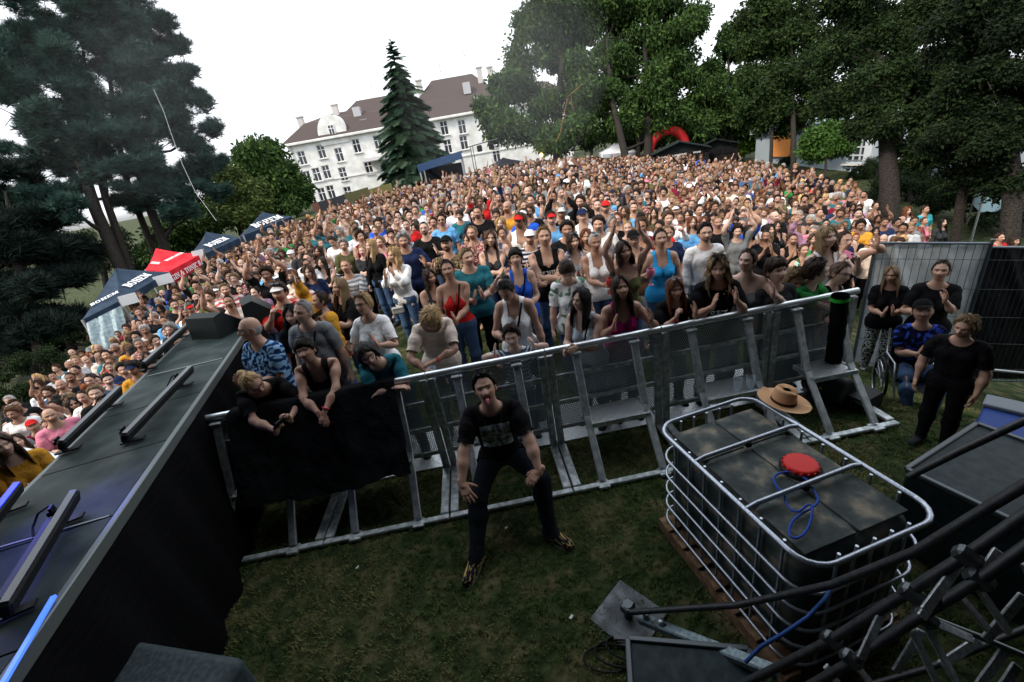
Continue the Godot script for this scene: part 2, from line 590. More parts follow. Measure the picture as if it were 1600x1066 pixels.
func hand(kind: String, cell: float) -> Array:
	var key := "%s%f" % [kind, cell]
	if hand_shape.has(key): return hand_shape[key]
	var P := []
	var zs := [0.03, 0.0105, -0.0095, -0.028]
	var ln := [0.072, 0.08, 0.075, 0.058]
	var curl: float = {"flat": 0.12, "relax": 0.5, "grip": 1.15, "spread": 0.18}[kind]
	P.append([Vector3(-0.03, 0, 0), Vector3(0.02, 0, 0), 0.026, 0.026, 1.0, 0])
	for i in 4:
		var k := Vector3(0.09 - 0.004 * absf(i - 1.3) * 2.0, 0.002, zs[i])
		P.append([Vector3(0.0, 0, zs[i] * 0.6), k, 0.015, 0.0125, 1.0, 0])
		var a := curl * 0.6
		var spread: float = (0.22 if kind == "spread" else 0.05) * (1.2 - i * 0.8)
		var at := k
		for sgm in 3:
			var l: float = ln[i] * [0.45, 0.32, 0.26][sgm]
			var d := Vector3(cos(a), -sin(a), spread * 0.9).normalized()
			var nx: Vector3 = at + d * l
			P.append([at, nx, 0.0098 - sgm * 0.0009, 0.0092 - sgm * 0.0009, 1.0, 0])
			at = nx
			a += curl
	var th := [Vector3(0.012, -0.006, 0.018), Vector3(0.04, -0.014, 0.045), Vector3(0.068, -0.02, 0.058), Vector3(0.09, -0.024, 0.06)]
	if kind == "grip": th = [Vector3(0.012, -0.006, 0.018), Vector3(0.045, -0.025, 0.04), Vector3(0.07, -0.045, 0.038), Vector3(0.085, -0.055, 0.022)]
	if kind == "spread": th = [Vector3(0.012, -0.004, 0.018), Vector3(0.035, -0.01, 0.052), Vector3(0.058, -0.012, 0.075), Vector3(0.075, -0.014, 0.09)]
	for i in 3:
		P.append([th[i], th[i + 1], 0.0155 - i * 0.0025, 0.013 - i * 0.002, 1.0, 0])
	var r := nets(P, Vector3(-0.075, -0.12, -0.075), Vector3(0.21, 0.045, 0.12), cell, 0.008)
	hand_shape[key] = r
	return r

# ---- heads: face forward +z, eyes at y 0
func skull(la: float, lo: float, h: Dictionary) -> Vector3:
	var d := Vector3(sin(lo) * cos(la), sin(la), cos(lo) * cos(la))
	var c := 0.094 if d.z > 0 else 0.103
	var q := pow(absf(d.x) / h.w, 2.3) + pow(absf(d.y) / 0.119, 2.3) + pow(absf(d.z) / c, 2.3)
	var p := d * pow(q, -1.0 / 2.3)
	var t := smoothstep(0.0, -0.115, p.y)
	p.x *= 1.0 - h.jaw * t
	p.z *= 1.0 - (0.06 if p.z > 0 else 0.42) * t
	return p

func gs(x: float, y: float, cx: float, cy: float, sx: float, sy: float) -> float:
	var a := (x - cx) / sx
	var b := (y - cy) / sy
	return exp(-(a * a + b * b) * 0.5)

func make_head(h: Dictionary, nlo: int, nla: int) -> Array:
	var v := PackedVector3Array()
	var c := PackedColorArray()
	var ix := PackedInt32Array()
	var smile: float = h.get("smile", 0.4)
	var open: float = h.get("open", 0.0)
	var beard: float = h.get("beard", 0.0)
	var brow: Color = h.get("brow", Color(0.2, 0.15, 0.12))
	var base := Color(SKIN, SKIN, SKIN)
	for j in nla + 1:
		var t := 2.0 * j / nla - 1.0
		var la := (0.58 * t + 0.42 * t * t * t) * PI * 0.5 - 0.2 * (1.0 - t * t)
		for i in nlo + 1:
			var s := 2.0 * i / nlo - 1.0
			var lo := PI * (0.42 * s + 0.58 * s * s * s)
			var p := skull(la, lo, h)
			var x := p.x
			var y := p.y
			var ax := absf(x)
			var fr := smoothstep(0.02, 0.06, p.z)
			var dz := 0.0
			var ridge := smoothstep(0.022, -0.038, y) * (1.0 - smoothstep(-0.040, -0.052, y))
			dz += h.get("nose", 1.0) * 0.03 * ridge * exp(-pow(x / (0.0085 + 0.006 * ridge), 2) * 0.7)
			dz += 0.006 * gs(ax, y, 0.016, -0.043, 0.007, 0.007)
			dz += 0.008 * gs(ax, y, 0.025, 0.024, 0.022, 0.008)
			dz -= 0.0135 * gs(ax, y, 0.031, 0.002, 0.0145, 0.011)
			dz += 0.005 * gs(ax, y, 0.031, -0.001, 0.010, 0.006)
			dz += (0.005 + 0.004 * smile) * gs(ax, y, 0.04, -0.03, 0.016, 0.014)
			var my := y - smile * 5.0 * x * x
			dz += 0.0065 * gs(x, my, 0, -0.0635, 0.02, 0.005)
			dz += 0.0075 * gs(x, my, 0, -0.0765, 0.017, 0.006)
			dz -= (0.004 + 0.012 * open) * gs(x, my, 0, -0.07 - 0.006 * open, 0.022, 0.0028 + 0.007 * open)
			dz += 0.008 * gs(x, y, 0, -0.105, 0.02, 0.013)
			dz -= 0.004 * gs(x, y, 0, -0.09, 0.02, 0.006)
			p.z += dz * fr
			var k := base
			if p.z > 0.03:
				k = k.lerp(Color(0.84, 0.74, 0.7), gs(ax, y, 0.042, -0.03, 0.018, 0.016) * 0.6 + gs(x, y, 0, -0.042, 0.012, 0.012) * 0.5)
				if beard > 0.0:
					var bm := smoothstep(-0.035, -0.06, y + ax * 0.25) * (1.0 - gs(x, my, 0, -0.07, 0.02, 0.008))
					bm = maxf(bm, gs(x, y, 0, -0.053, 0.024, 0.006))
					k = k.lerp(brow, clampf(bm * beard, 0.0, 1.0))
				var by := y - (0.0235 + 0.1 * (ax - 0.018) * (1.0 if ax < 0.04 else 0.2))
				if ax > 0.012 and ax < 0.054: k = k.lerp(brow, clampf(1.25 - absf(by) / 0.0045, 0.0, 1.0) * 0.9)
				var ex := (ax - 0.031) / 0.0165
				var ey := (y - 0.0015 + 0.002 * ex) / (0.0068 * (1.0 - 0.25 * smile))
				var er := ex * ex + ey * ey
				if er < 1.0:
					k = Color(0.95, 0.97, 1.0)
					if pow((ax - 0.031) / 0.0068, 2) + ey * ey * 0.6 < 1.0: k = Color(0.09, 0.065, 0.05)
				elif er < 2.1: k = k.lerp(Color(0.16, 0.11, 0.1), 0.8 if ey > 0.0 else 0.35)
				var lw := 0.023 + smile * 0.007
				if ax < lw:
					var lp := clampf(1.3 - absf(my + 0.07) / (0.0095 * sqrt(maxf(0.05, 1.0 - pow(ax / lw, 2))) + 0.001) * 0.9, 0.0, 1.0)
					k = k.lerp(Color(0.58, 0.27, 0.26), lp * (0.85 if beard < 0.5 else 0.5))
					if smile > 0.75 and absf(my + 0.069) < 0.0042: k = Color(1, 0.98, 0.94)
					if open > 0.3 and absf(my + 0.071 + 0.004 * open) < 0.004 + 0.005 * open: k = Color(0.2, 0.06, 0.05)
			v.append(p); c.append(k)
	for j in nla:
		for i in nlo:
			var q := j * (nlo + 1) + i
			ix.append_array([q, q + nlo + 1, q + nlo + 2, q, q + nlo + 2, q + 1])
	for s in [1.0, -1.0]:
		var f := v.size()
		for j in 7:
			for i in 9:
				var a := TAU * i / 8.0
				var b := PI * (j / 6.0 - 0.5)
				v.append(Vector3(s * (h.w - 0.001 + 0.012 * sin(a) * cos(b) * 0.8 + 0.006), -0.008 + 0.032 * sin(b), -0.008 + 0.017 * cos(a) * cos(b) - 0.010 * sin(a) * cos(b)))
				c.append(Color(0.84, 0.77, 0.74))
		for j in 6:
			for i in 8:
				var q := f + j * 9 + i
				if s > 0: ix.append_array([q, q + 9, q + 10, q, q + 10, q + 1])
				else: ix.append_array([q, q + 10, q + 9, q, q + 1, q + 10])
	# check the way the faces turn
	var t0 := ((nla / 2) * (nlo + 1) + nlo / 2)
	var g := (v[t0 + nlo + 2] - v[t0]).cross(v[t0 + nlo + 1] - v[t0])
	if g.z < 0.0:
		for t in range(0, ix.size(), 3):
			var z := ix[t + 1]; ix[t + 1] = ix[t + 2]; ix[t + 2] = z
	return [v, c, ix]

func skinned(base: Dictionary, B: Dictionary, k: Dictionary) -> PackedVector3Array:
	# posed vertices of the skin (k empty) or of a garment
	var v := PackedVector3Array()
	var vs: PackedVector3Array = base.v
	var T: Array = B.T
	if k.is_empty():
		v.resize(vs.size())
		for i in vs.size():
			var l: Array = base.w[i]
			var p := vs[i]
			var o: Vector3 = (T[l[0]] * p) * l[1]
			for q in range(2, l.size(), 2):
				o += (T[l[q]] * p) * l[q + 1]
			v[i] = o
		return v
	for s in k.src:
		var o := Vector3.ZERO
		for e in 2:
			var i: int = s[e]
			var f: float = (1.0 - s[2]) if e == 0 else s[2]
			if f <= 0.0: continue
			var l: Array = base.w[i]
			var p: Vector3 = vs[i] + base.n[i] * k.lift[i]
			for q in range(0, l.size(), 2):
				o += (T[l[q]] * p) * (l[q + 1] * f)
		v.append(o)
	return v

func arr_mesh(v: PackedVector3Array, n: PackedVector3Array, c, ix: PackedInt32Array, uv = null) -> ArrayMesh:
	var a := []
	a.resize(Mesh.ARRAY_MAX)
	a[Mesh.ARRAY_VERTEX] = v; a[Mesh.ARRAY_NORMAL] = n; a[Mesh.ARRAY_INDEX] = ix
	if c != null: a[Mesh.ARRAY_COLOR] = c
	if uv != null: a[Mesh.ARRAY_TEX_UV] = uv
	var m := ArrayMesh.new()
	m.add_surface_from_arrays(Mesh.PRIMITIVE_TRIANGLES, a)
	return m

# posed figure -> {skin: mesh, head: Transform3D, hands, B}
func figure(base: Dictionary, p: Dictionary, head: Array, hk: float, head_size := 1.0) -> Dictionary:
	var B := pose_bones(base.j, p)
	var v := skinned(base, B, {})
	var ix: PackedInt32Array = (base.ix as PackedInt32Array).duplicate()
	var n := smooth_normals(v, ix)
	var c := PackedColorArray()
	c.resize(v.size())
	c.fill(Color(SKIN, SKIN, SKIN))
	var H: Transform3D = B.head * Transform3D(Basis.IDENTITY.scaled(Vector3.ONE * head_size), Vector3(0, 1.645 + 0.1 * (head_size - 1.0), 0.028))
	var join := [[head[0], head[2], H, head[1], false]]
	for o in 2:
		var hs := hand(p.get("lt" if o == 0 else "rt", "relax"), hk)
		var X: Transform3D = B.hands[o]
		if o == 1: X = X * Transform3D(Basis(Vector3(1, 0, 0), Vector3(0, 1, 0), Vector3(0, 0, -1)), Vector3.ZERO)
		if base.fem: X = X * Transform3D(Basis.IDENTITY.scaled(Vector3.ONE * 0.9), Vector3.ZERO)
		join.append([hs[0], hs[1], X, null, o == 1])
	for jn in join:
		var jv: PackedVector3Array = (jn[2] as Transform3D) * (jn[0] as PackedVector3Array)
		var ji: PackedInt32Array = (jn[1] as PackedInt32Array).duplicate()
		if jn[4]:
			for t in range(0, ji.size(), 3):
				var z := ji[t]; ji[t] = ji[t + 1]; ji[t + 1] = z
		var f := v.size()
		n.append_array(smooth_normals(jv, ji))
		v.append_array(jv)
		if jn[3] != null: c.append_array(jn[3])
		else:
			var cc := PackedColorArray()
			cc.resize(jv.size())
			cc.fill(Color(SKIN, SKIN * 0.97, SKIN * 0.96))
			c.append_array(cc)
		for t in ji.size(): ji[t] += f
		ix.append_array(ji)
	return {"skin": arr_mesh(v, n, c, ix), "head": H, "B": B, "base": base, "wear": {}}

func wear(fig: Dictionary, kind: String) -> Mesh:
	if not fig.wear.has(kind):
		var g := garment(fig.base, kind)
		var v := skinned(fig.base, fig.B, g)
		var uv := PackedVector2Array()
		for s in g.src:
			var r: Vector3 = fig.base.v[s[0]]
			uv.append(Vector2(r.x, -r.y))
		fig.wear[kind] = arr_mesh(v, smooth_normals(v, g.ix), null, g.ix, uv)
	return fig.wear[kind]

# ---- hair, in the head's own axes
func hair_mesh(style: String) -> Mesh:
	var key := "hair_" + style
	if M.has(key): return M[key]
	var h := {"w": 0.0765, "jaw": 0.2}
	var nz := FastNoiseLite.new()
	nz.frequency = 9.0
	nz.seed = hash(style) % 97
	var v := PackedVector3Array()
	var uv := PackedVector2Array()
	var ix := PackedInt32Array()
	var long := 0.0
	var thick := 0.016
	var face := 0.95     # half width of the open face, radians
	var rough := 0.004
	var brow_y := 0.086
	var nape := -0.075
	match style:
		"short": thick = 0.021; rough = 0.006
		"crop": thick = 0.007; rough = 0.002
		"bald": thick = 0.006; rough = 0.002
		"thick": thick = 0.03; rough = 0.009; brow_y = 0.078
		"curly": thick = 0.036; rough = 0.018; brow_y = 0.076
		"fringe": thick = 0.022; brow_y = 0.034; nape = -0.085
		"bob": thick = 0.024; long = 0.07; face = 0.82; brow_y = 0.06
		"long": thick = 0.018; long = 0.34; face = 0.88
		"shoulder": thick = 0.021; long = 0.19; face = 0.85; brow_y = 0.072
		"wavy": thick = 0.026; long = 0.28; face = 0.85; rough = 0.012
		"tied", "pony", "bun": thick = 0.011; rough = 0.004; brow_y = 0.09
	var nlo := 44
	var nu := 13
	var nd := 12 if long > 0.0 else 0
	for i in nlo + 1:
		var lo := -PI + TAU * i / nlo
		var al := absf(lo)
		# lower edge of the hair in latitude
		var edge: float
		var top := asin(clampf(brow_y / 0.119, -1.0, 1.0)) * 1.02
		var ear := -0.12
		var low := asin(clampf(nape / 0.119, -1.0, 1.0))
		if al < face and long > 0.08: edge = lerpf(1.12, 0.05, smoothstep(0.0, face, al + 0.08))
		elif al < face: edge = lerpf(top + 0.1, top - 0.22, pow(al / face, 2.5)) + 0.16 * nz.get_noise_1d(lo * 4.0)
		elif al < 1.45: edge = lerpf(top - 0.22 if long < 0.08 else 0.05, ear, smoothstep(face, 1.3, al))
		elif al < 1.9: edge = lerpf(ear + 0.12, low, smoothstep(1.55, 1.9, al))
		else: edge = low
		if style == "bald" and al < 1.2: edge = 1.45
		var hang := 0.0
		if long > 0.0: hang = smoothstep(face * 0.95, face + 0.5, al)
		if hang > 0.0: edge = lerpf(edge, -0.05, hang)
		var last := Vector3.ZERO
		for k in nu + nd + 1:
			var p: Vector3
			if k <= nu:
				var t := float(k) / nu
				var start := PI * 0.5 if style != "bald" else 0.45
				if style == "bald" and al < 1.2: start = 1.5
				var la := lerpf(start, edge, t)
				p = skull(la, lo, h)
				var fade := 1.0 if hang > 0.5 else 1.0 - smoothstep(0.8, 1.0, t) * 0.95
				if style == "bald": fade *= smoothstep(0.0, 0.25, t)
				var w := nz.get_noise_3d(p.x * 6.0, p.y * 6.0, p.z * 6.0) * rough * 2.0 + nz.get_noise_3d(lo * 3.0, p.y * 2.0, 5.0) * rough
				p += p.normalized() * ((thick + w) * fade * (1.0 + 0.35 * maxf(0.0, p.y / 0.119)) - 0.002)
				last = p
			else:
				var t := float(k - nu) / nd
				var drop := long * t * hang * (0.9 + 0.2 * nz.get_noise_2d(lo * 4.0, 1.0))
				var out := 1.0 + 0.14 * sin(t * PI) * hang - (0.22 * t if style == "bob" else 0.05 * t)
				var wave := sin(t * 9.0 + lo * 3.0) * rough * 0.8 + nz.get_noise_3d(lo * 7.0, t * 3.0, 2.0) * rough * 1.6
				p = Vector3(last.x * out, last.y - drop, last.z * out) + Vector3(last.x, 0, last.z).normalized() * (wave * hang)
				if hang > 0.0 and last.z > -0.03: p.z += 0.035 * t * hang
			v.append(p)
			uv.append(Vector2(lo / TAU * 6.0, p.y * 2.0))
	var m := nu + nd + 1
	for i in nlo:
		for k in m - 1:
			var q := i * m + k
			ix.append_array([q, q + 1, q + m + 1, q, q + m + 1, q + m])
	var g := (v[(nlo / 4) * m + 6 + m] - v[(nlo / 4) * m + 6]).cross(v[(nlo / 4) * m + 7] - v[(nlo / 4) * m + 6])
	if g.dot(v[(nlo / 4) * m + 6]) < 0.0:
		for t in range(0, ix.size(), 3):
			var z := ix[t + 1]; ix[t + 1] = ix[t + 2]; ix[t + 2] = z
	var n := smooth_normals(v, ix)
	var mb := MB.new()
	var r := RandomNumberGenerator.new()
	r.seed = 31 + hash(style) % 1000
	if style != "bald":
		for e in 520 if long > 0.0 else 420:
			var i := r.randi() % nlo
			var k := 1 + r.randi() % (m - 2)
			var q := i * m + k
			var dn := (v[q + 1] - v[q - 1]).normalized()
			if r.randf() < 0.2: dn = (dn + (v[mini(q + m, v.size() - 1)] - v[q]).normalized() * r.randf_range(-1, 1)).normalized()
			var l := r.randf_range(0.02, 0.045) if long == 0.0 else r.randf_range(0.04, 0.1)
			if style == "crop": l = 0.012
			if style == "curly": dn = Vector3(r.randfn(), r.randfn(), r.randfn()).normalized()
			if v[q].z > 0.055 and v[q].y < 0.1: l *= 0.45
			var up := n[q]
			var sd := dn.cross(up).normalized() * r.randf_range(0.0025, 0.006)
			var a := v[q] - up * 0.001
			var b := a + dn * l * 0.6 + up * r.randf_range(0.002, 0.009)
			var c := a + dn * l + up * r.randf_range(-0.002, 0.012)
			var f0 := mb.v.size()
			for w in [a - sd, a + sd, b + sd * 0.7, b - sd * 0.7, c]: mb.vert(w, up, Vector2(r.randf() * 6.0, w.y * 2.0))
			mb.quad4(f0, f0 + 1, f0 + 2, f0 + 3)
			mb.tri(f0 + 3, f0 + 2, f0 + 4)
	if style == "bun": mb.lathe(blob(0.042, 0.036), 12, Transform3D(Basis(Vector3.RIGHT, 0.7), Vector3(0, 0.092, -0.098)))
	if style == "tied": mb.lathe(blob(0.034, 0.03), 12, Transform3D(Basis(Vector3.RIGHT, 1.2), Vector3(0, 0.0, -0.122)))
	if style == "pony":
		mb.tube([Vector3(0, 0.045, -0.1), Vector3(0.0, 0.055, -0.135), Vector3(0.01, 0.01, -0.155), Vector3(0.02, -0.08, -0.15), Vector3(0.03, -0.17, -0.135), Vector3(0.035, -0.25, -0.12)], [0.018, 0.024, 0.03, 0.03, 0.022, 0.006], 10)
	if mb.v.size():
		var f := v.size()
		v.append_array(mb.v); n.append_array(mb.n); uv.append_array(mb.uv)
		for t in mb.ix: ix.append(t + f)
	M[key] = arr_mesh(v, n, null, ix, uv)
	return M[key]

func blob(r: float, h: float) -> Array:
	var o := []
	for i in 9:
		var a := PI * (i / 8.0 - 0.5)
		o.append(Vector2(maxf(r * cos(a), 0.0005), h * sin(a)))
	return o

func hair_mat(key: String, col: Color) -> StandardMaterial3D:
	if M.has("hm" + key): return M["hm" + key]
	if not M.has("streak"):
		var im := Image.create(256, 64, false, Image.FORMAT_RGB8)
		var r := RandomNumberGenerator.new()
		r.seed = 5
		var row := []
		for x in 256: row.append(r.randf_range(0.45, 1.0))
		var row2 := []
		for x in 256: row2.append(r.randf_range(0.6, 1.0))
		for y in 64:
			for x in 256:
				var s := sin(y / 64.0 * TAU) * 3.0
				var a: float = row[posmod(int(x + s), 256)] * row2[posmod(int(x * 0.5 - s * 2.0), 256)]
				im.set_pixel(x, y, Color(a, a, a).linear_to_srgb())
		M["streak"] = ImageTexture.create_from_image(im)
	var m := StandardMaterial3D.new()
	m.resource_name = "hair " + key
	m.albedo_color = col
	m.albedo_texture = M["streak"]
	m.roughness = 0.5
	m.metallic_specular = 0.3
	m.heightmap_enabled = true
	m.heightmap_texture = M["streak"]
	m.heightmap_scale = 0.3
	M["hm" + key] = m
	return m

func skin_mat(t: int) -> StandardMaterial3D:
	var key := "skin%d" % t
	if M.has(key): return M[key]
	var l: Array = [[0.5, 0.315, 0.235], [0.44, 0.26, 0.185], [0.37, 0.205, 0.14], [0.54, 0.36, 0.285], [0.31, 0.165, 0.11], [0.47, 0.285, 0.215]][t]
	var m := mat(key, lin(l[0] * 1.1, l[1] * 1.1, l[2] * 1.1), 0.5)
	m.vertex_color_use_as_albedo = true
	m.metallic_specular = 0.4
	return m

func cloth_mat(key: String, col: Color, tex: Texture2D = null) -> StandardMaterial3D:
	if M.has("cl" + key): return M["cl" + key]
	var m := StandardMaterial3D.new()
	m.resource_name = "cloth " + key
	m.albedo_color = col
	m.roughness = 0.92
	m.metallic_specular = 0.15
	if tex: m.albedo_texture = tex
	m.heightmap_enabled = true
	m.uv1_scale = Vector3.ONE * (3.0 if tex == null else 1.0)
	m.heightmap_texture = noise_tex("weave", 0.03, Color(0.2, 0.2, 0.2), Color(0.8, 0.8, 0.8), 3, 256)
	m.heightmap_scale = 0.5
	M["cl" + key] = m
	return m
# ---------------------------------------------------------------- the setting
func build_light() -> void:
	look = Basis(Vector3(1, 0, 0), deg_to_rad(-24.3)) * Basis(Vector3(0, 0, 1), deg_to_rad(-10.0))
	var cam := Camera3D.new()
	cam.name = "camera"
	cam.transform = Transform3D(look, EYE)
	cam.fov = rad_to_deg(2.0 * atan(533.0 / LENS))
	cam.near = 0.05
	cam.far = 600.0
	add_child(cam)
	var e := Environment.new()
	e.background_mode = Environment.BG_SKY
	var s := ProceduralSkyMaterial.new()
	s.sky_top_color = Color(0.93, 0.96, 1.0)
	s.sky_horizon_color = Color(0.72, 0.73, 0.745)
	s.ground_horizon_color = Color(0.5, 0.5, 0.5)
	s.ground_bottom_color = Color(0.15, 0.16, 0.14)
	s.sky_curve = 0.6
	s.sky_energy_multiplier = 1.0
	e.sky = Sky.new()
	e.sky.sky_material = s
	e.background_energy_multiplier = 1.05
	e.tonemap_mode = Environment.TONE_MAPPER_LINEAR
	e.tonemap_exposure = 2.75
	e.sdfgi_enabled = true
	e.ssao_enabled = true
	e.ssil_enabled = true
	e.volumetric_fog_enabled = true
	e.volumetric_fog_density = 0.0
	var we := WorldEnvironment.new()
	we.environment = e
	add_child(we)
	var sun := DirectionalLight3D.new()
	sun.name = "sun"
	sun.light_energy = 0.5
	sun.light_color = Color(1.0, 0.95, 0.88)
	sun.light_angular_distance = 10.0
	sun.shadow_enabled = true
	sun.rotation = Vector3(deg_to_rad(-46), deg_to_rad(-62), 0)
	add_child(sun)

func build_ground() -> void:
	var mb := MB.new()
	var rs := [0.0, 1.0, 2.0, 3.0, 4.0, 5.0, 6.0, 7.0, 8.0, 10.0, 12.0, 15.0, 18.0, 22.0, 26.0, 30.0, 35.0, 42.0, 60.0, 100.0, 200.0, 400.0]
	var na := 96
	for r in rs:
		for k in na + 1:
			var a := TAU * k / na
			var x: float = sin(a) * r
			var z: float = -cos(a) * r
			mb.vert(Vector3(x, ground(x, z), z), Vector3.UP, Vector2(x, z))
	for i in rs.size() - 1:
		for k in na:
			var q := i * (na + 1) + k
			mb.quad4(q, q + 1, q + na + 2, q + na + 1)
	var t := noise_tex("lawn", 0.02, lin(0.016, 0.025, 0.008), lin(0.075, 0.065, 0.032), 5, 512, lin(0.03, 0.042, 0.014))
	tag(part("lawn", mb.done(), mat("lawn_m", Color.WHITE, 0.95, 0.0, t, 0.35, noise_tex("lawnb", 0.12, Color.BLACK, Color.WHITE, 3, 256), 2.0), self), "trodden green lawn rising towards the back", "", "", "structure")
	# grass blades near the stage
	var b := MB.new()
	rng.seed = 11
	for k in 7:
		var a := rng.randf() * TAU
		var o := Vector3(rng.randf_range(-0.02, 0.02), 0, rng.randf_range(-0.02, 0.02))
		var d := Vector3(cos(a), 0, sin(a))
		var w := Vector3(-d.z, 0, d.x) * 0.0022
		var h := rng.randf_range(0.018, 0.05)
		var bend := d * h * rng.randf_range(0.3, 1.3)
		b.tint = Color.WHITE * rng.randf_range(0.7, 1.0)
		b.face([o - w, o + w, o + w * 0.7 + Vector3(0, h * 0.6, 0) + bend * 0.4, o - w * 0.7 + Vector3(0, h * 0.6, 0) + bend * 0.4])
		b.face([o - w * 0.7 + Vector3(0, h * 0.6, 0) + bend * 0.4, o + w * 0.7 + Vector3(0, h * 0.6, 0) + bend * 0.4, o + Vector3(0, h * 0.85, 0) + bend])
	var gm := mat("blade", Color.WHITE, 0.8)
	gm.vertex_color_use_as_albedo = true
	gm.backlight_enabled = true
	gm.backlight = Color(0.3, 0.3, 0.2)
	var mm := MultiMesh.new()
	mm.transform_format = MultiMesh.TRANSFORM_3D
	mm.use_colors = true
	mm.mesh = b.done()
	var spots := []
	var nz := FastNoiseLite.new()
	nz.frequency = 0.9
	nz.seed = 3
	for k in 60000:
		var x := rng.randf_range(-3.6, 7.2)
		var z := rng.randf_range(-6.2, -1.2)
		if x > 3.0 and z > -2.4: continue
		var n := nz.get_noise_2d(x, z)
		var n2 := nz.get_noise_2d(x * 3.0 + 40.0, z * 3.0)
		if n2 < -0.25 and rng.randf() < 0.6: continue
		spots.append([x, z, n + n2 * 0.6])
	mm.instance_count = spots.size()
	for i in spots.size():
		var p: Array = spots[i]
		var s := rng.randf_range(0.6, 1.25)
		mm.set_instance_transform(i, Transform3D(Basis(Vector3.UP, rng.randf() * TAU).scaled(Vector3.ONE * s), Vector3(p[0], ground(p[0], p[1]), p[1])))
		var g := Color(0.035, 0.09, 0.014).lerp(Color(0.26, 0.24, 0.1), clampf(0.3 + p[2] * 1.1 + rng.randf_range(-0.35, 0.35), 0.0, 1.0))
		mm.set_instance_color(i, g)
	var mi := MultiMeshInstance3D.new()
	mi.name = "grass"
	mi.multimesh = mm
	mi.material_override = gm
	add_child(mi)
	tag(mi, "short green and straw coloured grass before the barrier", "grass", "", "stuff")

# a wall of the given size with rectangular openings [x, y, w, h] (centres), front at z 0, reveals going back
func pierced(w: float, h: float, holes: Array, thick: float) -> Mesh:
	var mb := MB.new()
	var xs := [0.0, w]
	var ys := [0.0, h]
	for o in holes:
		xs.append(o[0] - o[2] / 2); xs.append(o[0] + o[2] / 2)
		ys.append(o[1] - o[3] / 2); ys.append(o[1] + o[3] / 2)
	xs.sort(); ys.sort()
	for j in ys.size() - 1:
		if ys[j + 1] - ys[j] < 0.001: continue
		for i in xs.size() - 1:
			if xs[i + 1] - xs[i] < 0.001: continue
			var cx: float = (xs[i] + xs[i + 1]) / 2
			var cy: float = (ys[j] + ys[j + 1]) / 2
			var inside := false
			for o in holes:
				if absf(cx - o[0]) < o[2] / 2 and absf(cy - o[1]) < o[3] / 2: inside = true
			if not inside: mb.face([Vector3(xs[i], ys[j], 0), Vector3(xs[i + 1], ys[j], 0), Vector3(xs[i + 1], ys[j + 1], 0), Vector3(xs[i], ys[j + 1], 0)])
	for o in holes:
		var a := Vector3(o[0] - o[2] / 2, o[1] - o[3] / 2, 0)
		var b := Vector3(o[0] + o[2] / 2, o[1] + o[3] / 2, 0)
		var k := Vector3(0, 0, -thick)
		mb.face([a, a + Vector3(0, b.y - a.y, 0), a + Vector3(0, b.y - a.y, 0) + k, a + k])
		mb.face([b, b - Vector3(0, b.y - a.y, 0), b - Vector3(0, b.y - a.y, 0) + k, b + k])
		mb.face([a, a + k, a + Vector3(b.x - a.x, 0, 0) + k, a + Vector3(b.x - a.x, 0, 0)])
		mb.face([b, b + k, b - Vector3(b.x - a.x, 0, 0) + k, b - Vector3(b.x - a.x, 0, 0)])
	return mb.done()

func window(o: Node3D, x: float, y: float, w: float, h: float, frame_m: Material, cols := 2, rows := 2, back := 0.18) -> void:
	var mb := MB.new()
	var f := 0.09
	mb.box(Vector3(-w / 2 + f / 2, 0, 0), Vector3(f, h, 0.1)); mb.box(Vector3(w / 2 - f / 2, 0, 0), Vector3(f, h, 0.1))
	mb.box(Vector3(0, h / 2 - f / 2, 0.003), Vector3(w, f, 0.1)); mb.box(Vector3(0, -h / 2 + f / 2, 0.003), Vector3(w, f, 0.1))
	for c in range(1, cols): mb.box(Vector3(-w / 2 + w * c / cols, 0, 0.004), Vector3(0.09, h, 0.08))
	for r in range(1, rows): mb.box(Vector3(0, -h / 2 + h * (r + 0.25 if rows == 2 else r) / rows, 0.006), Vector3(w, 0.08, 0.08))
	var wn := part("window", mb.done(), frame_m, o)
	wn.position = Vector3(x, y, -back)
	var pb := MB.new()
	pb.box(Vector3(0, 0, -0.03), Vector3(w - 0.02, h - 0.02, 0.02))
	part("pane", pb.done(), mat("dark_pane", lin(0.03, 0.035, 0.045), 0.08), wn)
	var sb := MB.new()
	sb.box(Vector3(0, -h / 2 - 0.05, back * 0.5 + 0.06), Vector3(w + 0.24, 0.09, back + 0.22))
	part("sill", sb.done(), mat("sill_m", lin(0.6, 0.6, 0.58), 0.8), wn)

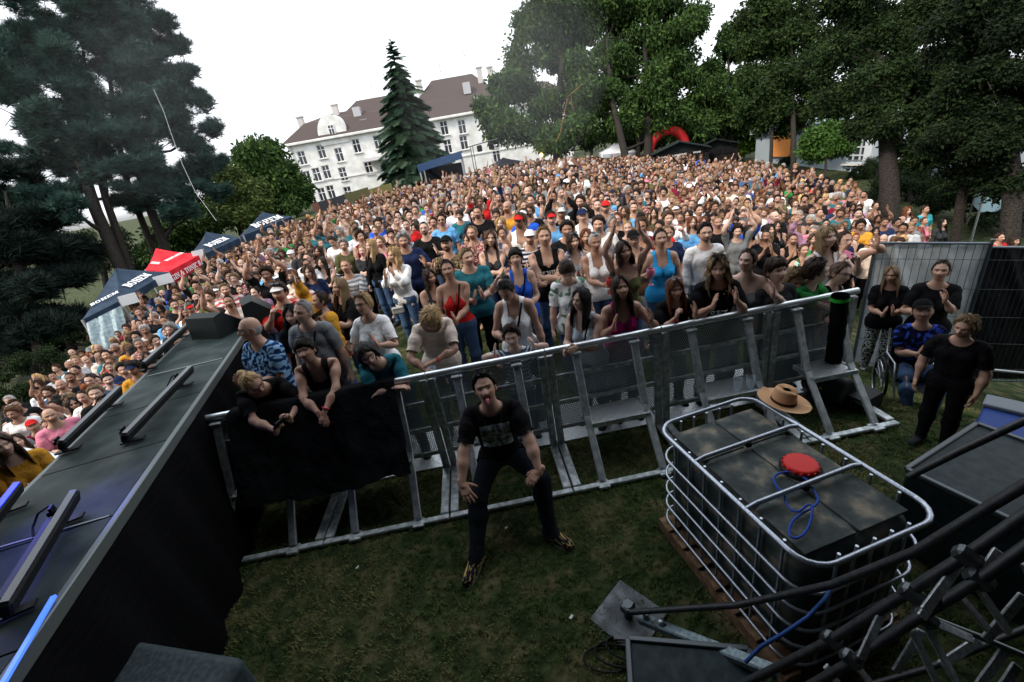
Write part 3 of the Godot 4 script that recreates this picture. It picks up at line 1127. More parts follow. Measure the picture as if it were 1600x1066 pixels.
func build_house() -> void:
	var wall_t := noise_tex("plaster", 0.01, lin(0.6, 0.59, 0.57), lin(0.76, 0.76, 0.75), 5, 512)
	var wm := mat("plaster_m", Color.WHITE, 0.9, 0.0, wall_t, 0.12)
	var fm := mat("window_frame", lin(0.75, 0.75, 0.74), 0.6)
	var roof_m := mat("roof_m", Color.WHITE, 0.8, 0.0, noise_tex("rooft", 0.05, lin(0.045, 0.035, 0.033), lin(0.085, 0.066, 0.06), 4, 256), 0.5)
	var x0 := -27.6
	var z0 := -71.0
	var gy := -1.0
	var W := 42.0
	var Hh := 9.2
	var o := thing("apartment_house", "long white three storey house with dark tiled roof behind the crowd", "house", Vector3(x0, gy, z0))
	var spots := []
	# windows by storey
	for u in [[472, 247], [502, 237], [530, 242], [557, 228], [480, 278], [495, 273], [510, 269], [536, 272], [487, 309], [503, 304], [517, 300], [544, 302], [694, 200], [722, 198], [700, 229], [725, 223], [772, 216], [776, 243], [576, 262], [590, 222]]:
		var d := sight(u[0], u[1])
		var p := EYE + d * ((z0 - EYE.z) / d.z)
		spots.append([p.x - x0, p.y - gy, 1.15, 1.9])
	var front := part("wall", pierced(W, Hh, spots, 0.35), wm, o)
	for s in spots: window(front, s[0], s[1], s[2], s[3], fm)
	var mb := MB.new()
	mb.box(Vector3(0.15, Hh / 2, -6.2), Vector3(0.3, Hh, 12.0)); mb.box(Vector3(W - 0.15, Hh / 2, -6.2), Vector3(0.3, Hh, 12.0)); mb.box(Vector3(W / 2, Hh / 2, -12.2), Vector3(W, Hh, 0.3))
	mb.box(Vector3(W / 2, Hh / 2, -0.6), Vector3(W - 0.7, Hh - 0.2, 0.2))
	part("side_wall", mb.done(), wm, o)
	mb = MB.new()
	mb.box(Vector3(W / 2, Hh - 0.1, 0.25), Vector3(W + 0.8, 0.35, 0.6), Basis.IDENTITY, 0.05)
	mb.box(Vector3(W / 2, 3.6, 0.06), Vector3(W, 0.16, 0.12))
	part("cornice", mb.done(), wm, o)
	# roof: steep lower slope, flatter top
	mb = MB.new()
	var e0 := [Vector3(-0.5, Hh + 0.1, 0.5), Vector3(W + 0.5, Hh + 0.1, 0.5), Vector3(W + 0.5, Hh + 0.1, -12.7), Vector3(-0.5, Hh + 0.1, -12.7)]
	var e1 := [Vector3(2.6, Hh + 2.5, -2.4), Vector3(W - 2.6, Hh + 2.5, -2.4), Vector3(W - 2.6, Hh + 2.5, -9.8), Vector3(2.6, Hh + 2.5, -9.8)]
	var e2 := [Vector3(6.0, Hh + 3.6, -6.1), Vector3(W - 8.0, Hh + 3.6, -6.1)]
	for k in 4: mb.face([e0[k], e0[(k + 1) % 4], e1[(k + 1) % 4], e1[k]])
	mb.face([e1[0], e1[1], e2[1], e2[0]]); mb.face([e1[2], e1[3], e2[0], e2[1]]); mb.face([e1[1], e1[2], e2[1]]); mb.face([e1[3], e1[0], e2[0]])
	# two raised ridges
	for q in [[13.0, 6.0, 4.7], [25.5, 7.0, 5.6]]:
		var a := Vector3(q[0] - q[1], Hh + 1.7, -1.6)
		var b := Vector3(q[0] + q[1], Hh + 1.7, -1.6)
		var c := Vector3(q[0] + q[1] * 0.45, Hh + q[2], -6.0)
		var d := Vector3(q[0] - q[1] * 0.45, Hh + q[2], -6.0)
		mb.face([a, b, c, d]); mb.face([b, Vector3(b.x, b.y, -10), c]); mb.face([Vector3(a.x, a.y, -10), a, d]); mb.face([Vector3(b.x, b.y, -10), Vector3(a.x, a.y, -10), d, c])
	var roof := part("roof", mb.done(), roof_m, o)
	for c in [[1.6, 2.6], [7.2, 3.4], [20.5, 4.6], [29.8, 4.9], [31.4, 4.7]]:
		mb = MB.new()
		mb.box(Vector3(c[0], Hh + c[1], -4.5), Vector3(0.8, 2.2, 0.8)); mb.box(Vector3(c[0], Hh + c[1] + 1.1, -4.5), Vector3(1.0, 0.16, 1.0))
		part("chimney", mb.done(), mat("chimney_m", lin(0.5, 0.47, 0.45), 0.9), roof)
	for c in [[13.2, 4.6, 2.8], [15.4, 4.6, 3.2], [16.3, 4.5, 2.2], [28.0, 5.4, 3.4], [24.0, 5.2, 2.6]]:
		mb = MB.new()
		mb.tube([Vector3(c[0], Hh + c[1] - 1.5, -6), Vector3(c[0], Hh + c[1] + c[2], -6)], 0.05, 5)
		for k in 3: mb.tube([Vector3(c[0] - 0.45, Hh + c[1] + c[2] - 0.3 - k * 0.45, -6), Vector3(c[0] + 0.45, Hh + c[1] + c[2] - 0.3 - k * 0.45, -6)], 0.03, 4)
		part("antenna", mb.done(), mat("antenna_m", lin(0.35, 0.35, 0.36), 0.5, 0.6), roof)
	for c in [[10.8, 3.6], [27.5, 4.3], [11.6, 1.8], [28.6, 2.2]]:
		mb = MB.new()
		mb.box(Vector3(c[0], Hh + c[1] - 0.9, -1.55 - c[1] * 0.42 + 0.5), Vector3(1.1, 1.5, 1.0))
		part("skylight", mb.done(), mat("sky_box", lin(0.4, 0.4, 0.42), 0.4), roof)
	# curved gable over the bay
	mb = MB.new()
	var gx: float = spots[2][0]
	var pts := []
	for k in 13:
		var a := PI * k / 12.0
		pts.append(Vector3(gx - cos(a) * 2.1, Hh + 0.3 + sin(a) * 2.6, 0.12))
	mb.face([Vector3(gx + 2.1, Hh - 1.0, 0.12)] + inverted(pts) + [Vector3(gx - 2.1, Hh - 1.0, 0.12)])
	for k in 12: mb.face([pts[k], pts[k + 1], pts[k + 1] + Vector3(0, 0, -3), pts[k] + Vector3(0, 0, -3)])
	var gb := part("gable", mb.done(), wm, o)
	window(gb, gx, Hh + 0.9, 0.9, 1.3, fm, 2, 2, -0.16)
	mb = MB.new()
	mb.tube([Vector3(0.5, 0, 0.12), Vector3(0.5, Hh, 0.12)], 0.07, 6)
	part("drain_pipe", mb.done(), mat("pipe_m", lin(0.4, 0.4, 0.4), 0.5), o)
	mb = MB.new()
	mb.box(Vector3(12.2, 5.3, 0.9), Vector3(3.2, 0.14, 1.8), Basis(Vector3(1, 0, 0), 0.25)); mb.box(Vector3(13.6, 2.5, 0.4), Vector3(0.5, 5.0, 0.8))
	part("porch", mb.done(), mat("porch_m", lin(0.3, 0.29, 0.3), 0.8), o)

func inverted(a: Array) -> Array:
	var b := a.duplicate()
	b.reverse()
	return b

func build_hall() -> void:
	# low modern hall on the right, seen between the trees
	var wm := mat("hall_wall", lin(0.3, 0.35, 0.4), 0.85)
	var P := deep(1178, 270, 37)
	var Q := deep(1500, 345, 23)
	P.y = -4.0
	Q.y = -4.0
	var x := (Q - P).normalized()
	var o := thing("modern_hall", "low pale hall with tall gridded windows behind the right hand trees", "building", P)
	o.basis = Basis(x, Vector3.UP, x.cross(Vector3.UP))
	var along := func(u, v):
		var d := sight(u, v)
		var n := x.cross(Vector3.UP)
		var t := (P - EYE).dot(n) / d.dot(n)
		return o.transform.affine_inverse() * (EYE + d * t)
	var L := (Q - P).length()
	var a: Vector3 = along.call(1344, 230)
	var b: Vector3 = along.call(1338, 263)
	var c: Vector3 = along.call(1386, 265)
	var e: Vector3 = along.call(1452, 285)
	var top: Vector3 = along.call(1340, 197)
	var holes := [[a.x, a.y, 1.9, 2.0], [b.x, b.y, 1.9, 1.0], [c.x, c.y, 1.5, 2.4], [e.x, e.y, 1.4, 1.2]]
	var w := part("wall", pierced(L, top.y, holes, 0.3), wm, o)
	for h in holes: window(w, h[0], h[1], h[2], h[3], mat("hall_frame", lin(0.5, 0.56, 0.62), 0.6), 4, 4, 0.12)
	var mb := MB.new()
	mb.box(Vector3(L / 2, top.y + 0.2, -3.8), Vector3(L + 0.6, 0.4, 8.4)); mb.box(Vector3(L / 2, top.y / 2, -7.8), Vector3(L, top.y, 0.3)); mb.box(Vector3(0.15, top.y / 2, -4), Vector3(0.3, top.y, 7.4)); mb.box(Vector3(L - 0.15, top.y / 2, -4), Vector3(0.3, top.y, 7.4)); mb.box(Vector3(L / 2, top.y / 2, -0.7), Vector3(L - 1, top.y - 0.3, 0.2))
	part("roof", mb.done(), mat("hall_roof", lin(0.3, 0.33, 0.36), 0.8), o)
	var pl: Vector3 = along.call(1357, 240)
	mb = MB.new()
	mb.box(Vector3(pl.x + 0.3, top.y / 2, 0.2), Vector3(0.5, top.y, 0.4))
	part("pillar", mb.done(), mat("hall_pillar", lin(0.55, 0.6, 0.66), 0.8), o)
	var oc: Vector3 = along.call(1224, 226)
	mb = MB.new()
	mb.box(Vector3(oc.x, oc.y, 0.12), Vector3(1.9, 1.7, 0.16))
	part("poster_panel", mb.done(), mat("orange_panel", lin(0.75, 0.28, 0.08), 0.7), o)

func quad_wall(mb: MB, a: Vector3, b: Vector3, c: Vector3, d: Vector3) -> void:
	mb.face([a, b, c, d])

# canopy from three seen corners (left, near, right) and its peak; the fourth corner closes the square
func gazebo(called: String, label: String, C: Array, peak: Vector3, m: Material, drop: float, texts: Array, group: String) -> Node3D:
	var back: Vector3 = C[0] + C[2] - C[1]
	var cs := [C[0], C[1], C[2], back]
	var mid: Vector3 = (C[0] + C[2]) * 0.5
	var o := thing(called, label, "tent", Vector3(mid.x, ground(mid.x, mid.z), mid.z), 0.0, group)
	var mb := MB.new()
	for k in 4:
		var a: Vector3 = cs[k] - o.position
		var b: Vector3 = cs[(k + 1) % 4] - o.position
		var pk: Vector3 = peak - o.position
		mb.sheet(6, 6, func(s, t): return a.lerp(b, s).lerp(pk, t) - Vector3(0, 0.5 * drop * t * (1.0 - t) * (1.0 + 1.2 * sin(PI * s)), 0))
	part("canopy", mb.done(), m, o)
	mb = MB.new()
	for k in 4:
		var a: Vector3 = cs[k] - o.position
		var b: Vector3 = cs[(k + 1) % 4] - o.position
		mb.sheet(8, 2, func(s, t): return a.lerp(b, s) - Vector3(0, drop * t + 0.02 * sin(s * 19.0) * t, 0))
	part("valance", mb.done(), m, o)
	for c in cs:
		mb = MB.new()
		var g := ground(c.x, c.z)
		mb.bar(Vector3(c.x, g - 0.3, c.z) - o.position, c - o.position, 0.05, 0.05, Vector3.RIGHT)
		part("leg", mb.done(), mat("tent_leg", lin(0.5, 0.5, 0.52), 0.4, 0.8), o)
	for t in texts:
		# [string, corner a, corner b, rise towards the peak, size, on the valance?]
		var a: Vector3 = cs[t[1]]
		var b: Vector3 = cs[t[2]]
		var x := (b - a).normalized()
		var up := ((peak - (a + b) * 0.5)).normalized() if not t[5] else Vector3.UP
		up = (up - x * up.dot(x)).normalized()
		var nn := x.cross(up)
		var at: Vector3 = (a + b) * 0.5 + ((peak - (a + b) * 0.5) * t[3] if not t[5] else Vector3(0, -drop * 0.6, 0))
		if nn.dot(EYE - at) < 0.0:
			x = -x; nn = -nn
		lettering(t[0], o, Transform3D(Basis(x, up, nn), at + nn * (0.05 if t[5] else 0.02 + drop * 0.02) - o.position), t[4], t[6])
	return o

func lettering(s: String, o: Node3D, at: Transform3D, size: float, m: Material, serif := true) -> MeshInstance3D:
	var t := TextMesh.new()
	var f := SystemFont.new()
	f.font_names = PackedStringArray(["Droid Serif" if serif else "Droid Sans"])
	f.font_weight = 700
	t.font = f
	t.text = s
	t.font_size = 32
	t.pixel_size = size / 32.0
	t.depth = 0.006
	t.curve_step = 4.0
	var p := part("lettering", t, m, o)
	p.transform = at
	return p

func build_tents() -> void:
	var navy := mat("navy_cloth", Color.WHITE, 0.75, 0.0, noise_tex("navy", 0.02, lin(0.012, 0.022, 0.04), lin(0.024, 0.042, 0.07), 3, 256), 0.5)
	var red := mat("red_cloth", Color.WHITE, 0.75, 0.0, noise_tex("redc", 0.02, lin(0.42, 0.012, 0.02), lin(0.55, 0.025, 0.035), 3, 256), 0.5)
	var wh := mat("white_print", lin(0.75, 0.75, 0.75), 0.8)
	gazebo("bar_tent", "navy gazebo with white lettering and plastic side sheet at far left", [deep(128, 500, 12.3), deep(187, 470, 12.8), deep(262, 425, 15.0)], deep(180, 419, 14.2), navy, 0.22, [["BOHEM", 1, 2, 0.26, 0.3, false, wh], ["BOHEM", 0, 1, 0.24, 0.2, false, wh]], "beer tents along the left edge")
	var o := gazebo("bar_tent", "red gazebo reading gin and tonic bar between navy tents", [deep(227, 421, 16.3), deep(262, 425, 15.2), deep(314, 397, 17.0)], deep(243, 388, 17.2), red, 0.42, [["GIN & TONIC BAR", 1, 2, 0.0, 0.24, true, wh], ["BEEFEATER", 1, 2, 0.35, 0.17, false, wh], ["BEEFEATER", 0, 1, 0.3, 0.13, false, wh]], "beer tents along the left edge")
	gazebo("bar_tent", "navy gazebo directly right of the red gin tent", [deep(302, 392, 18.5), deep(312, 400, 17.0), deep(374, 372, 19.5)], deep(322, 362, 19.0), navy, 0.3, [["BOHEM", 1, 2, 0.26, 0.36, false, wh]], "beer tents along the left edge")
	gazebo("bar_tent", "navy gazebo with large white lettering nearest the white house", [deep(374, 369, 21.0), deep(380, 368, 19.5), deep(457, 338, 22.0)], deep(409, 331, 21.5), navy, 0.35, [["BOHEM", 1, 2, 0.26, 0.46, false, wh]], "beer tents along the left edge")
	# plastic side sheet of the first tent
	var a := deep(134, 505, 12.35)
	var b := deep(188, 478, 12.8)
	var c := deep(205, 535, 12.8)
	var d := deep(152, 562, 12.35)
	var mb := MB.new()
	mb.sheet(10, 6, func(s, t): return a.lerp(b, s).lerp(d.lerp(c, s), t) + Vector3(0.02, 0, 0.05) * sin(s * 17.0 + t * 3.0))
	var ps := part("side_sheet", mb.done(), mat("grey_plastic", Color.WHITE, 0.35, 0.0, noise_tex("plast", 0.03, lin(0.16, 0.24, 0.26), lin(0.4, 0.48, 0.5), 4, 256), 1.2), self)
	tag(ps, "grey plastic side sheet hanging from the first navy tent", "tent wall")
	for q in [[255, 437, 14.5, 0.5, 0.32, "white paper notice hanging beside the red tent"], [201, 468, 12.7, 0.42, 0.3, "white paper notice on the front leg of the first navy tent"], [312, 402, 16.9, 0.4, 0.55, "white paper notice at the right leg of the red tent"]]:
		mb = MB.new()
		mb.box(Vector3.ZERO, Vector3(q[3], q[4], 0.012))
		var n := part("notice_board", mb.done(), mat("paper", lin(0.7, 0.7, 0.68), 0.9), self)
		n.position = deep(q[0], q[1], q[2])
		n.rotation = Vector3(0, 0.7, 0)
		tag(n, q[5], "notice")
	# gazebos at the back
	var black := mat("black_cloth", lin(0.008, 0.01, 0.014), 0.8)
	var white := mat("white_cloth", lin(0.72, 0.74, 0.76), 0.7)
	gazebo("gazebo", "small black gazebo at the back beside the spruce", [deep(764, 259, 34), deep(775, 262, 32), deep(818, 252, 34)], deep(786, 246, 34), black, 0.3, [], "gazebos at the back of the crowd")
	gazebo("gazebo", "white party tent at the back under the big lime trees", [deep(935, 239, 37), deep(943, 241, 35), deep(1000, 237, 37)], deep(962, 222, 37), white, 0.3, [], "gazebos at the back of the crowd")
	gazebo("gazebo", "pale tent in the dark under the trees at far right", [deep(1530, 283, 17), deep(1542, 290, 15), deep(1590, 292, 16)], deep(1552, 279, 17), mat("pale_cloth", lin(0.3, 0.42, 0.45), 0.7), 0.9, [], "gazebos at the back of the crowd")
	# sound desk shelter
	var s := thing("sound_booth", "dark sound desk shelter with blue canopy in front of the spruce", "booth", Vector3(-2.6, ground(-2.6, -31.5), -31.5))
	mb = MB.new()
	mb.box(Vector3(0, 2.75, 0), Vector3(3.0, 0.12, 2.4), Basis(Vector3(0, 0, 1), 0.12)); mb.box(Vector3(0, 2.55, 1.2), Vector3(3.0, 0.4, 0.06), Basis(Vector3(0, 0, 1), 0.12))
	part("canopy", mb.done(), mat("blue_canopy", lin(0.03, 0.06, 0.13), 0.6), s)
	for k in 4:
		mb = MB.new()
		mb.bar(Vector3(-1.4 + 2.8 * (k % 2), 0, -1.1 + 2.2 * (k / 2)), Vector3(-1.4 + 2.8 * (k % 2), 2.6, -1.1 + 2.2 * (k / 2)), 0.08, 0.08, Vector3.RIGHT)
		part("post", mb.done(), mat("tent_leg", lin(0.5, 0.5, 0.52), 0.4, 0.8), s)
	mb = MB.new()
	mb.box(Vector3(0, 1.2, -0.9), Vector3(2.6, 2.2, 0.3))
	part("equipment_rack", mb.done(), black, s)
	var tw := thing("lamp_tower", "thin truss lamp tower beside the sound desk shelter", "tower", Vector3(-0.5, ground(-0.5, -31.5), -31.5))
	mb = MB.new()
	for k in 4: mb.tube([Vector3(0.16 * (k % 2), 0, 0.16 * (k / 2)), Vector3(0.16 * (k % 2), 3.1, 0.16 * (k / 2))], 0.025, 5)
	mb.tube([Vector3(-0.2, 3.1, 0.08), Vector3(1.9, 3.3, 0.08)], 0.035, 5)
	part("mast", mb.done(), mat("dark_steel", lin(0.08, 0.085, 0.09), 0.5, 0.6), tw)
	for k in 2:
		mb = MB.new()
		mb.box(Vector3(0.6 + k * 0.8, 2.9, 0.1), Vector3(0.35, 0.4, 0.35), Basis.IDENTITY, 0.05)
		part("lamp_housing", mb.done(), black, tw)
	# huts
	var wood := mat("hut_wood", Color.WHITE, 0.9, 0.0, noise_tex("hutw", 0.03, lin(0.008, 0.008, 0.009), lin(0.025, 0.023, 0.022), 3, 256), 1.0)
	for k in 2:
		var at: Vector3 = [deep(1062, 246, 33), deep(1118, 247, 35)][k]
		var g := ground(at.x, at.z)
		var w: float = [4.6, 3.6][k]
		var h := thing("market_hut", ["dark wooden sales hut with menu boards at the back of the lawn", "second dark wooden hut to the right of the menu boards"][k], "hut", Vector3(at.x, g, at.z), deg_to_rad(-20), "wooden huts at the back")
		h.scale = Vector3(0.9, 0.6, 0.9)
		mb = MB.new()
		mb.box(Vector3(0, 1.25, -1.2), Vector3(w, 2.5, 2.4))
		part("wall", mb.done(), wood, h)
		mb = MB.new()
		mb.box(Vector3(-w * 0.26, 3.0, -1.2), Vector3(w * 0.62, 0.1, 3.2), Basis(Vector3(0, 0, 1), 0.45)); mb.box(Vector3(w * 0.26, 3.0, -1.2), Vector3(w * 0.62, 0.1, 3.2), Basis(Vector3(0, 0, 1), -0.45))
		mb.face([Vector3(-w / 2, 2.45, 0.02), Vector3(w / 2, 2.45, 0.02), Vector3(0, 2.45 + w * 0.24, 0.02)])
		part("roof", mb.done(), mat("hut_roof", lin(0.012, 0.016, 0.017), 0.95), h)
		for q in 3:
			mb = MB.new()
			mb.box(Vector3(-w * 0.3 + q * w * 0.3, 1.9, 0.03), Vector3(w * 0.22, 0.8, 0.04))
			var bd := part("menu_board", mb.done(), mat("board_black", lin(0.01, 0.01, 0.012), 0.6), h)
			if k == 0:
				lettering(["KAVA", "LANGOSE", "PIVO"][q], bd, Transform3D(Basis.IDENTITY, Vector3(-w * 0.3 + q * w * 0.3, 2.05, 0.06)), 0.26, wh, false)
	# inflatable arch seen above the huts
	mb = MB.new()
	var pth := []
	var ac := deep(1043, 226, 36)
	for k in 13:
		var aa := PI * k / 12.0
		pth.append(Vector3(-cos(aa) * 1.6, sin(aa) * 1.7 - 0.6, 0))
	mb.tube(pth, 0.38, 10)
	var ar := thing("inflatable_arch", "red and white inflatable arch rising behind the huts", "arch", ac)
	part("arch_tube", mb.done(), mat("arch_red", lin(0.55, 0.03, 0.03), 0.5), ar)
	mb = MB.new()
	mb.tube([Vector3(-1.9, -2.2, 0.05), Vector3(-1.62, -0.5, 0.05)], 0.42, 10); mb.tube([Vector3(1.62, -0.5, 0.05), Vector3(1.9, -2.2, 0.05)], 0.42, 10)
	part("arch_foot", mb.done(), white, ar)
	# signs before the house
	for q in [[520, 317, 26.0, 1.6, 0.55, "dark sponsor sign with pale band near the house corner", lin(0.05, 0.045, 0.05)], [557, 305, 28.0, 1.7, 0.55, "olive banner stretched before the white house", lin(0.12, 0.11, 0.05)], [595, 297, 29.0, 1.6, 0.5, "second olive banner just left of the spruce", lin(0.2, 0.17, 0.06)], [500, 322, 26.5, 0.9, 0.5, "reddish brown sign at the foot of the house corner", lin(0.2, 0.09, 0.06)]]:
		var at := deep(q[0], q[1], q[2])
		var sg := thing("banner", q[5], "banner", Vector3(at.x, ground(at.x, at.z), at.z), 0.2)
		mb = MB.new()
		mb.box(Vector3(0, at.y - sg.position.y, 0), Vector3(q[3], q[4], 0.04), Basis(Vector3(0, 0, 1), 0.1))
		part("sign_panel", mb.done(), mat("sign%d" % q[0], q[6], 0.7), sg)
		for s2 in [-0.4, 0.4]:
			mb = MB.new()
			mb.tube([Vector3(q[3] * s2, -0.2, -0.05), Vector3(q[3] * s2, at.y - sg.position.y, -0.05)], 0.03, 5)
			part("post", mb.done(), mat("tent_leg", lin(0.5, 0.5, 0.52), 0.4, 0.8), sg)
	# warm lamp far back
	var lp := thing("festoon_lamp", "small warm lamp glowing under the big tree at the back", "lamp", deep(846, 242, 36))
	mb = MB.new()
	mb.lathe(blob(0.13, 0.15), 10)
	var gm := mat("lamp_glow", lin(1.0, 0.6, 0.25), 0.5)
	gm.emission_enabled = true
	gm.emission = Color(1.0, 0.7, 0.35)
	gm.emission_energy_multiplier = 3.0
	part("bulb", mb.done(), gm, lp)
	var ol := OmniLight3D.new()
	ol.name = "festoon_lamp_light"
	ol.light_color = Color(1.0, 0.75, 0.45)
	ol.light_energy = 0.4
	ol.light_size = 0.1
	ol.omni_range = 12.0
	ol.omni_attenuation = 2.0
	ol.shadow_enabled = true
	lp.add_child(ol)

func build_smoke() -> void:
	for q in [[810, 110, 17.0, Vector3(8, 7, 3), 0.008], [230, 110, 12.0, Vector3(7, 5, 2.5), 0.004]]:
		for k in 3:
			var f := FogVolume.new()
			f.name = numbered("stage_smoke")
			f.shape = RenderingServer.FOG_VOLUME_SHAPE_ELLIPSOID
			f.size = q[3] * (0.5 + 0.3 * k)
			var m := FogMaterial.new()
			m.density = q[4]
			m.albedo = Color(0.97, 0.98, 1.0)
			f.material = m
			f.position = deep(q[0], q[1], q[2]) + Vector3(sin(k * 2.1) * 0.9, cos(k * 1.7) * 0.6, 0)
			f.rotation = Vector3(0, 0, 0.5 * sin(k * 1.3))
			add_child(f)
			tag(f, "thin white stage smoke drifting before the trees", "smoke", "drifting stage smoke", "stuff")

func build_streamers() -> void:
	var wh := mat("streamer_white", lin(0.6, 0.62, 0.6), 0.7)
	var og := mat("streamer_orange", lin(0.45, 0.16, 0.06), 0.7)
	for q in [[[[240, 140], [256, 175], [266, 205], [284, 255], [305, 300], [338, 345]], 15.0, "long pale streamer trailing down the right pine", wh], [[[909, 132], [888, 150], [881, 178], [876, 205], [869, 222]], 30.0, "orange streamer hanging in the big lime tree", og], [[[893, 150], [892, 160], [896, 170]], 30.0, "short orange streamer in the lime tree", og]]:
		var mb := MB.new()
		var p := []
		for w in q[0]: p.append(deep(w[0], w[1], q[1]))
		mb.tube(p, q[1] * 0.0003, 5)
		tag(part("streamer", mb.done(), q[3], self), q[2], "streamer", "paper streamers in the trees")
# ---------------------------------------------------------------- trees
func leaf_mat(key: String) -> StandardMaterial3D:
	var m := mat(key, Color.WHITE, 0.7)
	m.vertex_color_use_as_albedo = true
	m.metallic_specular = 0.25
	m.backlight_enabled = true
	m.backlight = Color(0.25, 0.28, 0.12)
	return m

func leaf_cluster(key: String, n: int, rad: float, leaf: float, slim := 0.55) -> Mesh:
	if M.has(key): return M[key]
	var r := RandomNumberGenerator.new()
	r.seed = hash(key) % 10007
	var mb := MB.new()
	for k in n:
		var d := Vector3(r.randfn(), r.randfn() * 0.7, r.randfn()).normalized()
		var at := d * rad * pow(r.randf(), 0.45)
		var out := (d + Vector3(r.randfn(), r.randfn() - 0.5, r.randfn()) * 0.7).normalized()
		var side := out.cross(Vector3(r.randfn(), r.randfn(), r.randfn())).normalized() * leaf * slim * 0.5
		var l := leaf * r.randf_range(0.7, 1.25)
		var g := r.randf_range(0.65, 1.0)
		mb.tint = Color(g, g, g * r.randf_range(0.8, 1.0))
		var dn := out.cross(side).normalized() * leaf * 0.12
		mb.face([at, at + out * l * 0.45 + side + dn, at + out * l])
		mb.face([at, at + out * l, at + out * l * 0.45 - side + dn])
	M[key] = mb.done()
	return M[key]

func needle_cluster(key: String, n: int, rad: float, w: float) -> Mesh:
	if M.has(key): return M[key]
	var r := RandomNumberGenerator.new()
	r.seed = hash(key) % 10007
	var mb := MB.new()
	for k in n:
		var d := Vector3(r.randfn(), absf(r.randfn()) * 0.8 - 0.15, r.randfn()).normalized()
		var side := d.cross(Vector3(r.randfn(), r.randfn(), r.randfn())).normalized() * w
		var g := r.randf_range(0.6, 1.0)
		mb.tint = Color(g, g, g)
		var a := d * rad * 0.1
		mb.face([a - side * 0.6, a + side * 0.6, d * rad * r.randf_range(0.7, 1.1)])
	M[key] = mb.done()
	return M[key]

# blobs: [u, v, pixel radius, depth]; feet: trunk polylines [u, v, depth, radius]
func tree(called: String, label: String, category: String, blobs: Array, trunks: Array, mesh: Mesh, count: int, size: float, lo: Color, hi: Color, flat := 1.0, group := "") -> Node3D:
	var f: Array = trunks[0][0]
	var foot := deep(f[0], f[1], f[2])
	foot.y = ground(foot.x, foot.z)
	var o := thing(called, label, category, foot, 0.0, group)
	var bark := mat("bark", Color.WHITE, 0.95, 0.0, noise_tex("barkt", 0.05, lin(0.012, 0.011, 0.01), lin(0.06, 0.05, 0.042), 4, 256), 1.2, noise_tex("barkb", 0.08, Color.BLACK, Color.WHITE, 3, 256), 3.0)
	var balls := []
	var total := 0.0
	for b in blobs:
		var c := deep(b[0], b[1], b[3]) - foot
		var r: float = b[2] * b[3] / LENS * (1.18 if called == "pine_tree" else 1.0)
		balls.append([c, r])
		total += r * r
	for tr in trunks:
		var path := []
		var rad := []
		for k in tr.size():
			var q: Array = tr[k]
			var p := deep(q[0], q[1], q[2]) - foot
			if k == 0: p.y = ground(p.x + foot.x, p.z + foot.z) - foot.y - 0.2
			path.append(p)
			rad.append(q[3])
		var mb := MB.new()
		mb.tube(path, rad, 10)
		part("trunk", mb.done(), bark, o)
		for k in balls.size():
			var lb := MB.new()
			if k % trunks.size() != trunks.find(tr): continue
			var c: Vector3 = balls[k][0]
			var best: Vector3 = path[-1]
			var br: float = rad[-1]
			for s in 12:
				var t := s / 11.0 * (path.size() - 1)
				var i := mini(int(t), path.size() - 2)
				var p: Vector3 = (path[i] as Vector3).lerp(path[i + 1], t - i)
				if p.y < c.y - 0.25 * (p - c).length() + 0.3 and (p - c).length() < (best - c).length():
					best = p; br = lerpf(rad[i], rad[i + 1], t - i)
			var mid := best.lerp(c, 0.5) + Vector3(0, -0.1, 0) * (c - best).length()
			lb.tube([best, mid, c], [br * 0.55, br * 0.35, 0.03], 6)
			for e in 4:
				var d: Vector3 = Vector3(rng.randfn(), rng.randfn() * 0.6, rng.randfn()).normalized() * balls[k][1] * 0.8
				lb.tube([mid.lerp(c, 0.6), c + d * 0.5 + Vector3(0, 0.2, 0), c + d], [br * 0.2, br * 0.12, 0.015], 4)
			part("limb", lb.done(), bark, o)
	var mm := MultiMesh.new()
	mm.transform_format = MultiMesh.TRANSFORM_3D
	mm.use_colors = true
	mm.mesh = mesh
	mm.instance_count = count
	var i := 0
	for k in balls.size():
		var n: int = int(count * balls[k][1] * balls[k][1] / total) if k < balls.size() - 1 else count - i
		# smaller clumps inside each ball, so that the crown is uneven
		var cl := []
		for e in 9:
			var d := Vector3(rng.randfn(), rng.randfn() * flat, rng.randfn()).normalized()
			cl.append([balls[k][0] + d * balls[k][1] * rng.randf_range(0.45, 0.9) * Vector3(1, flat, 1), balls[k][1] * rng.randf_range(0.24, 0.42)])
		for e in n:
			if i >= count: break
			var q: Array = cl[rng.randi() % 9]
			var d := Vector3(rng.randfn(), rng.randfn(), rng.randfn()).normalized()
			var p: Vector3 = q[0] + d * q[1] * pow(rng.randf(), 0.4) * Vector3(1, flat, 1)
			var s := size * rng.randf_range(0.7, 1.3)
			mm.set_instance_transform(i, Transform3D(Basis.from_euler(Vector3(rng.randf_range(-0.5, 0.5), rng.randf() * TAU, rng.randf_range(-0.5, 0.5))).scaled(Vector3.ONE * s), p))
			mm.set_instance_color(i, lo.lerp(hi, rng.randf()))
			i += 1
	var mi := MultiMeshInstance3D.new()
	mi.name = "crown"
	mi.multimesh = mm
	mi.material_override = leaf_mat("leaf")
	mi.set_meta("kind", "stuff")
	o.add_child(mi)
	return o

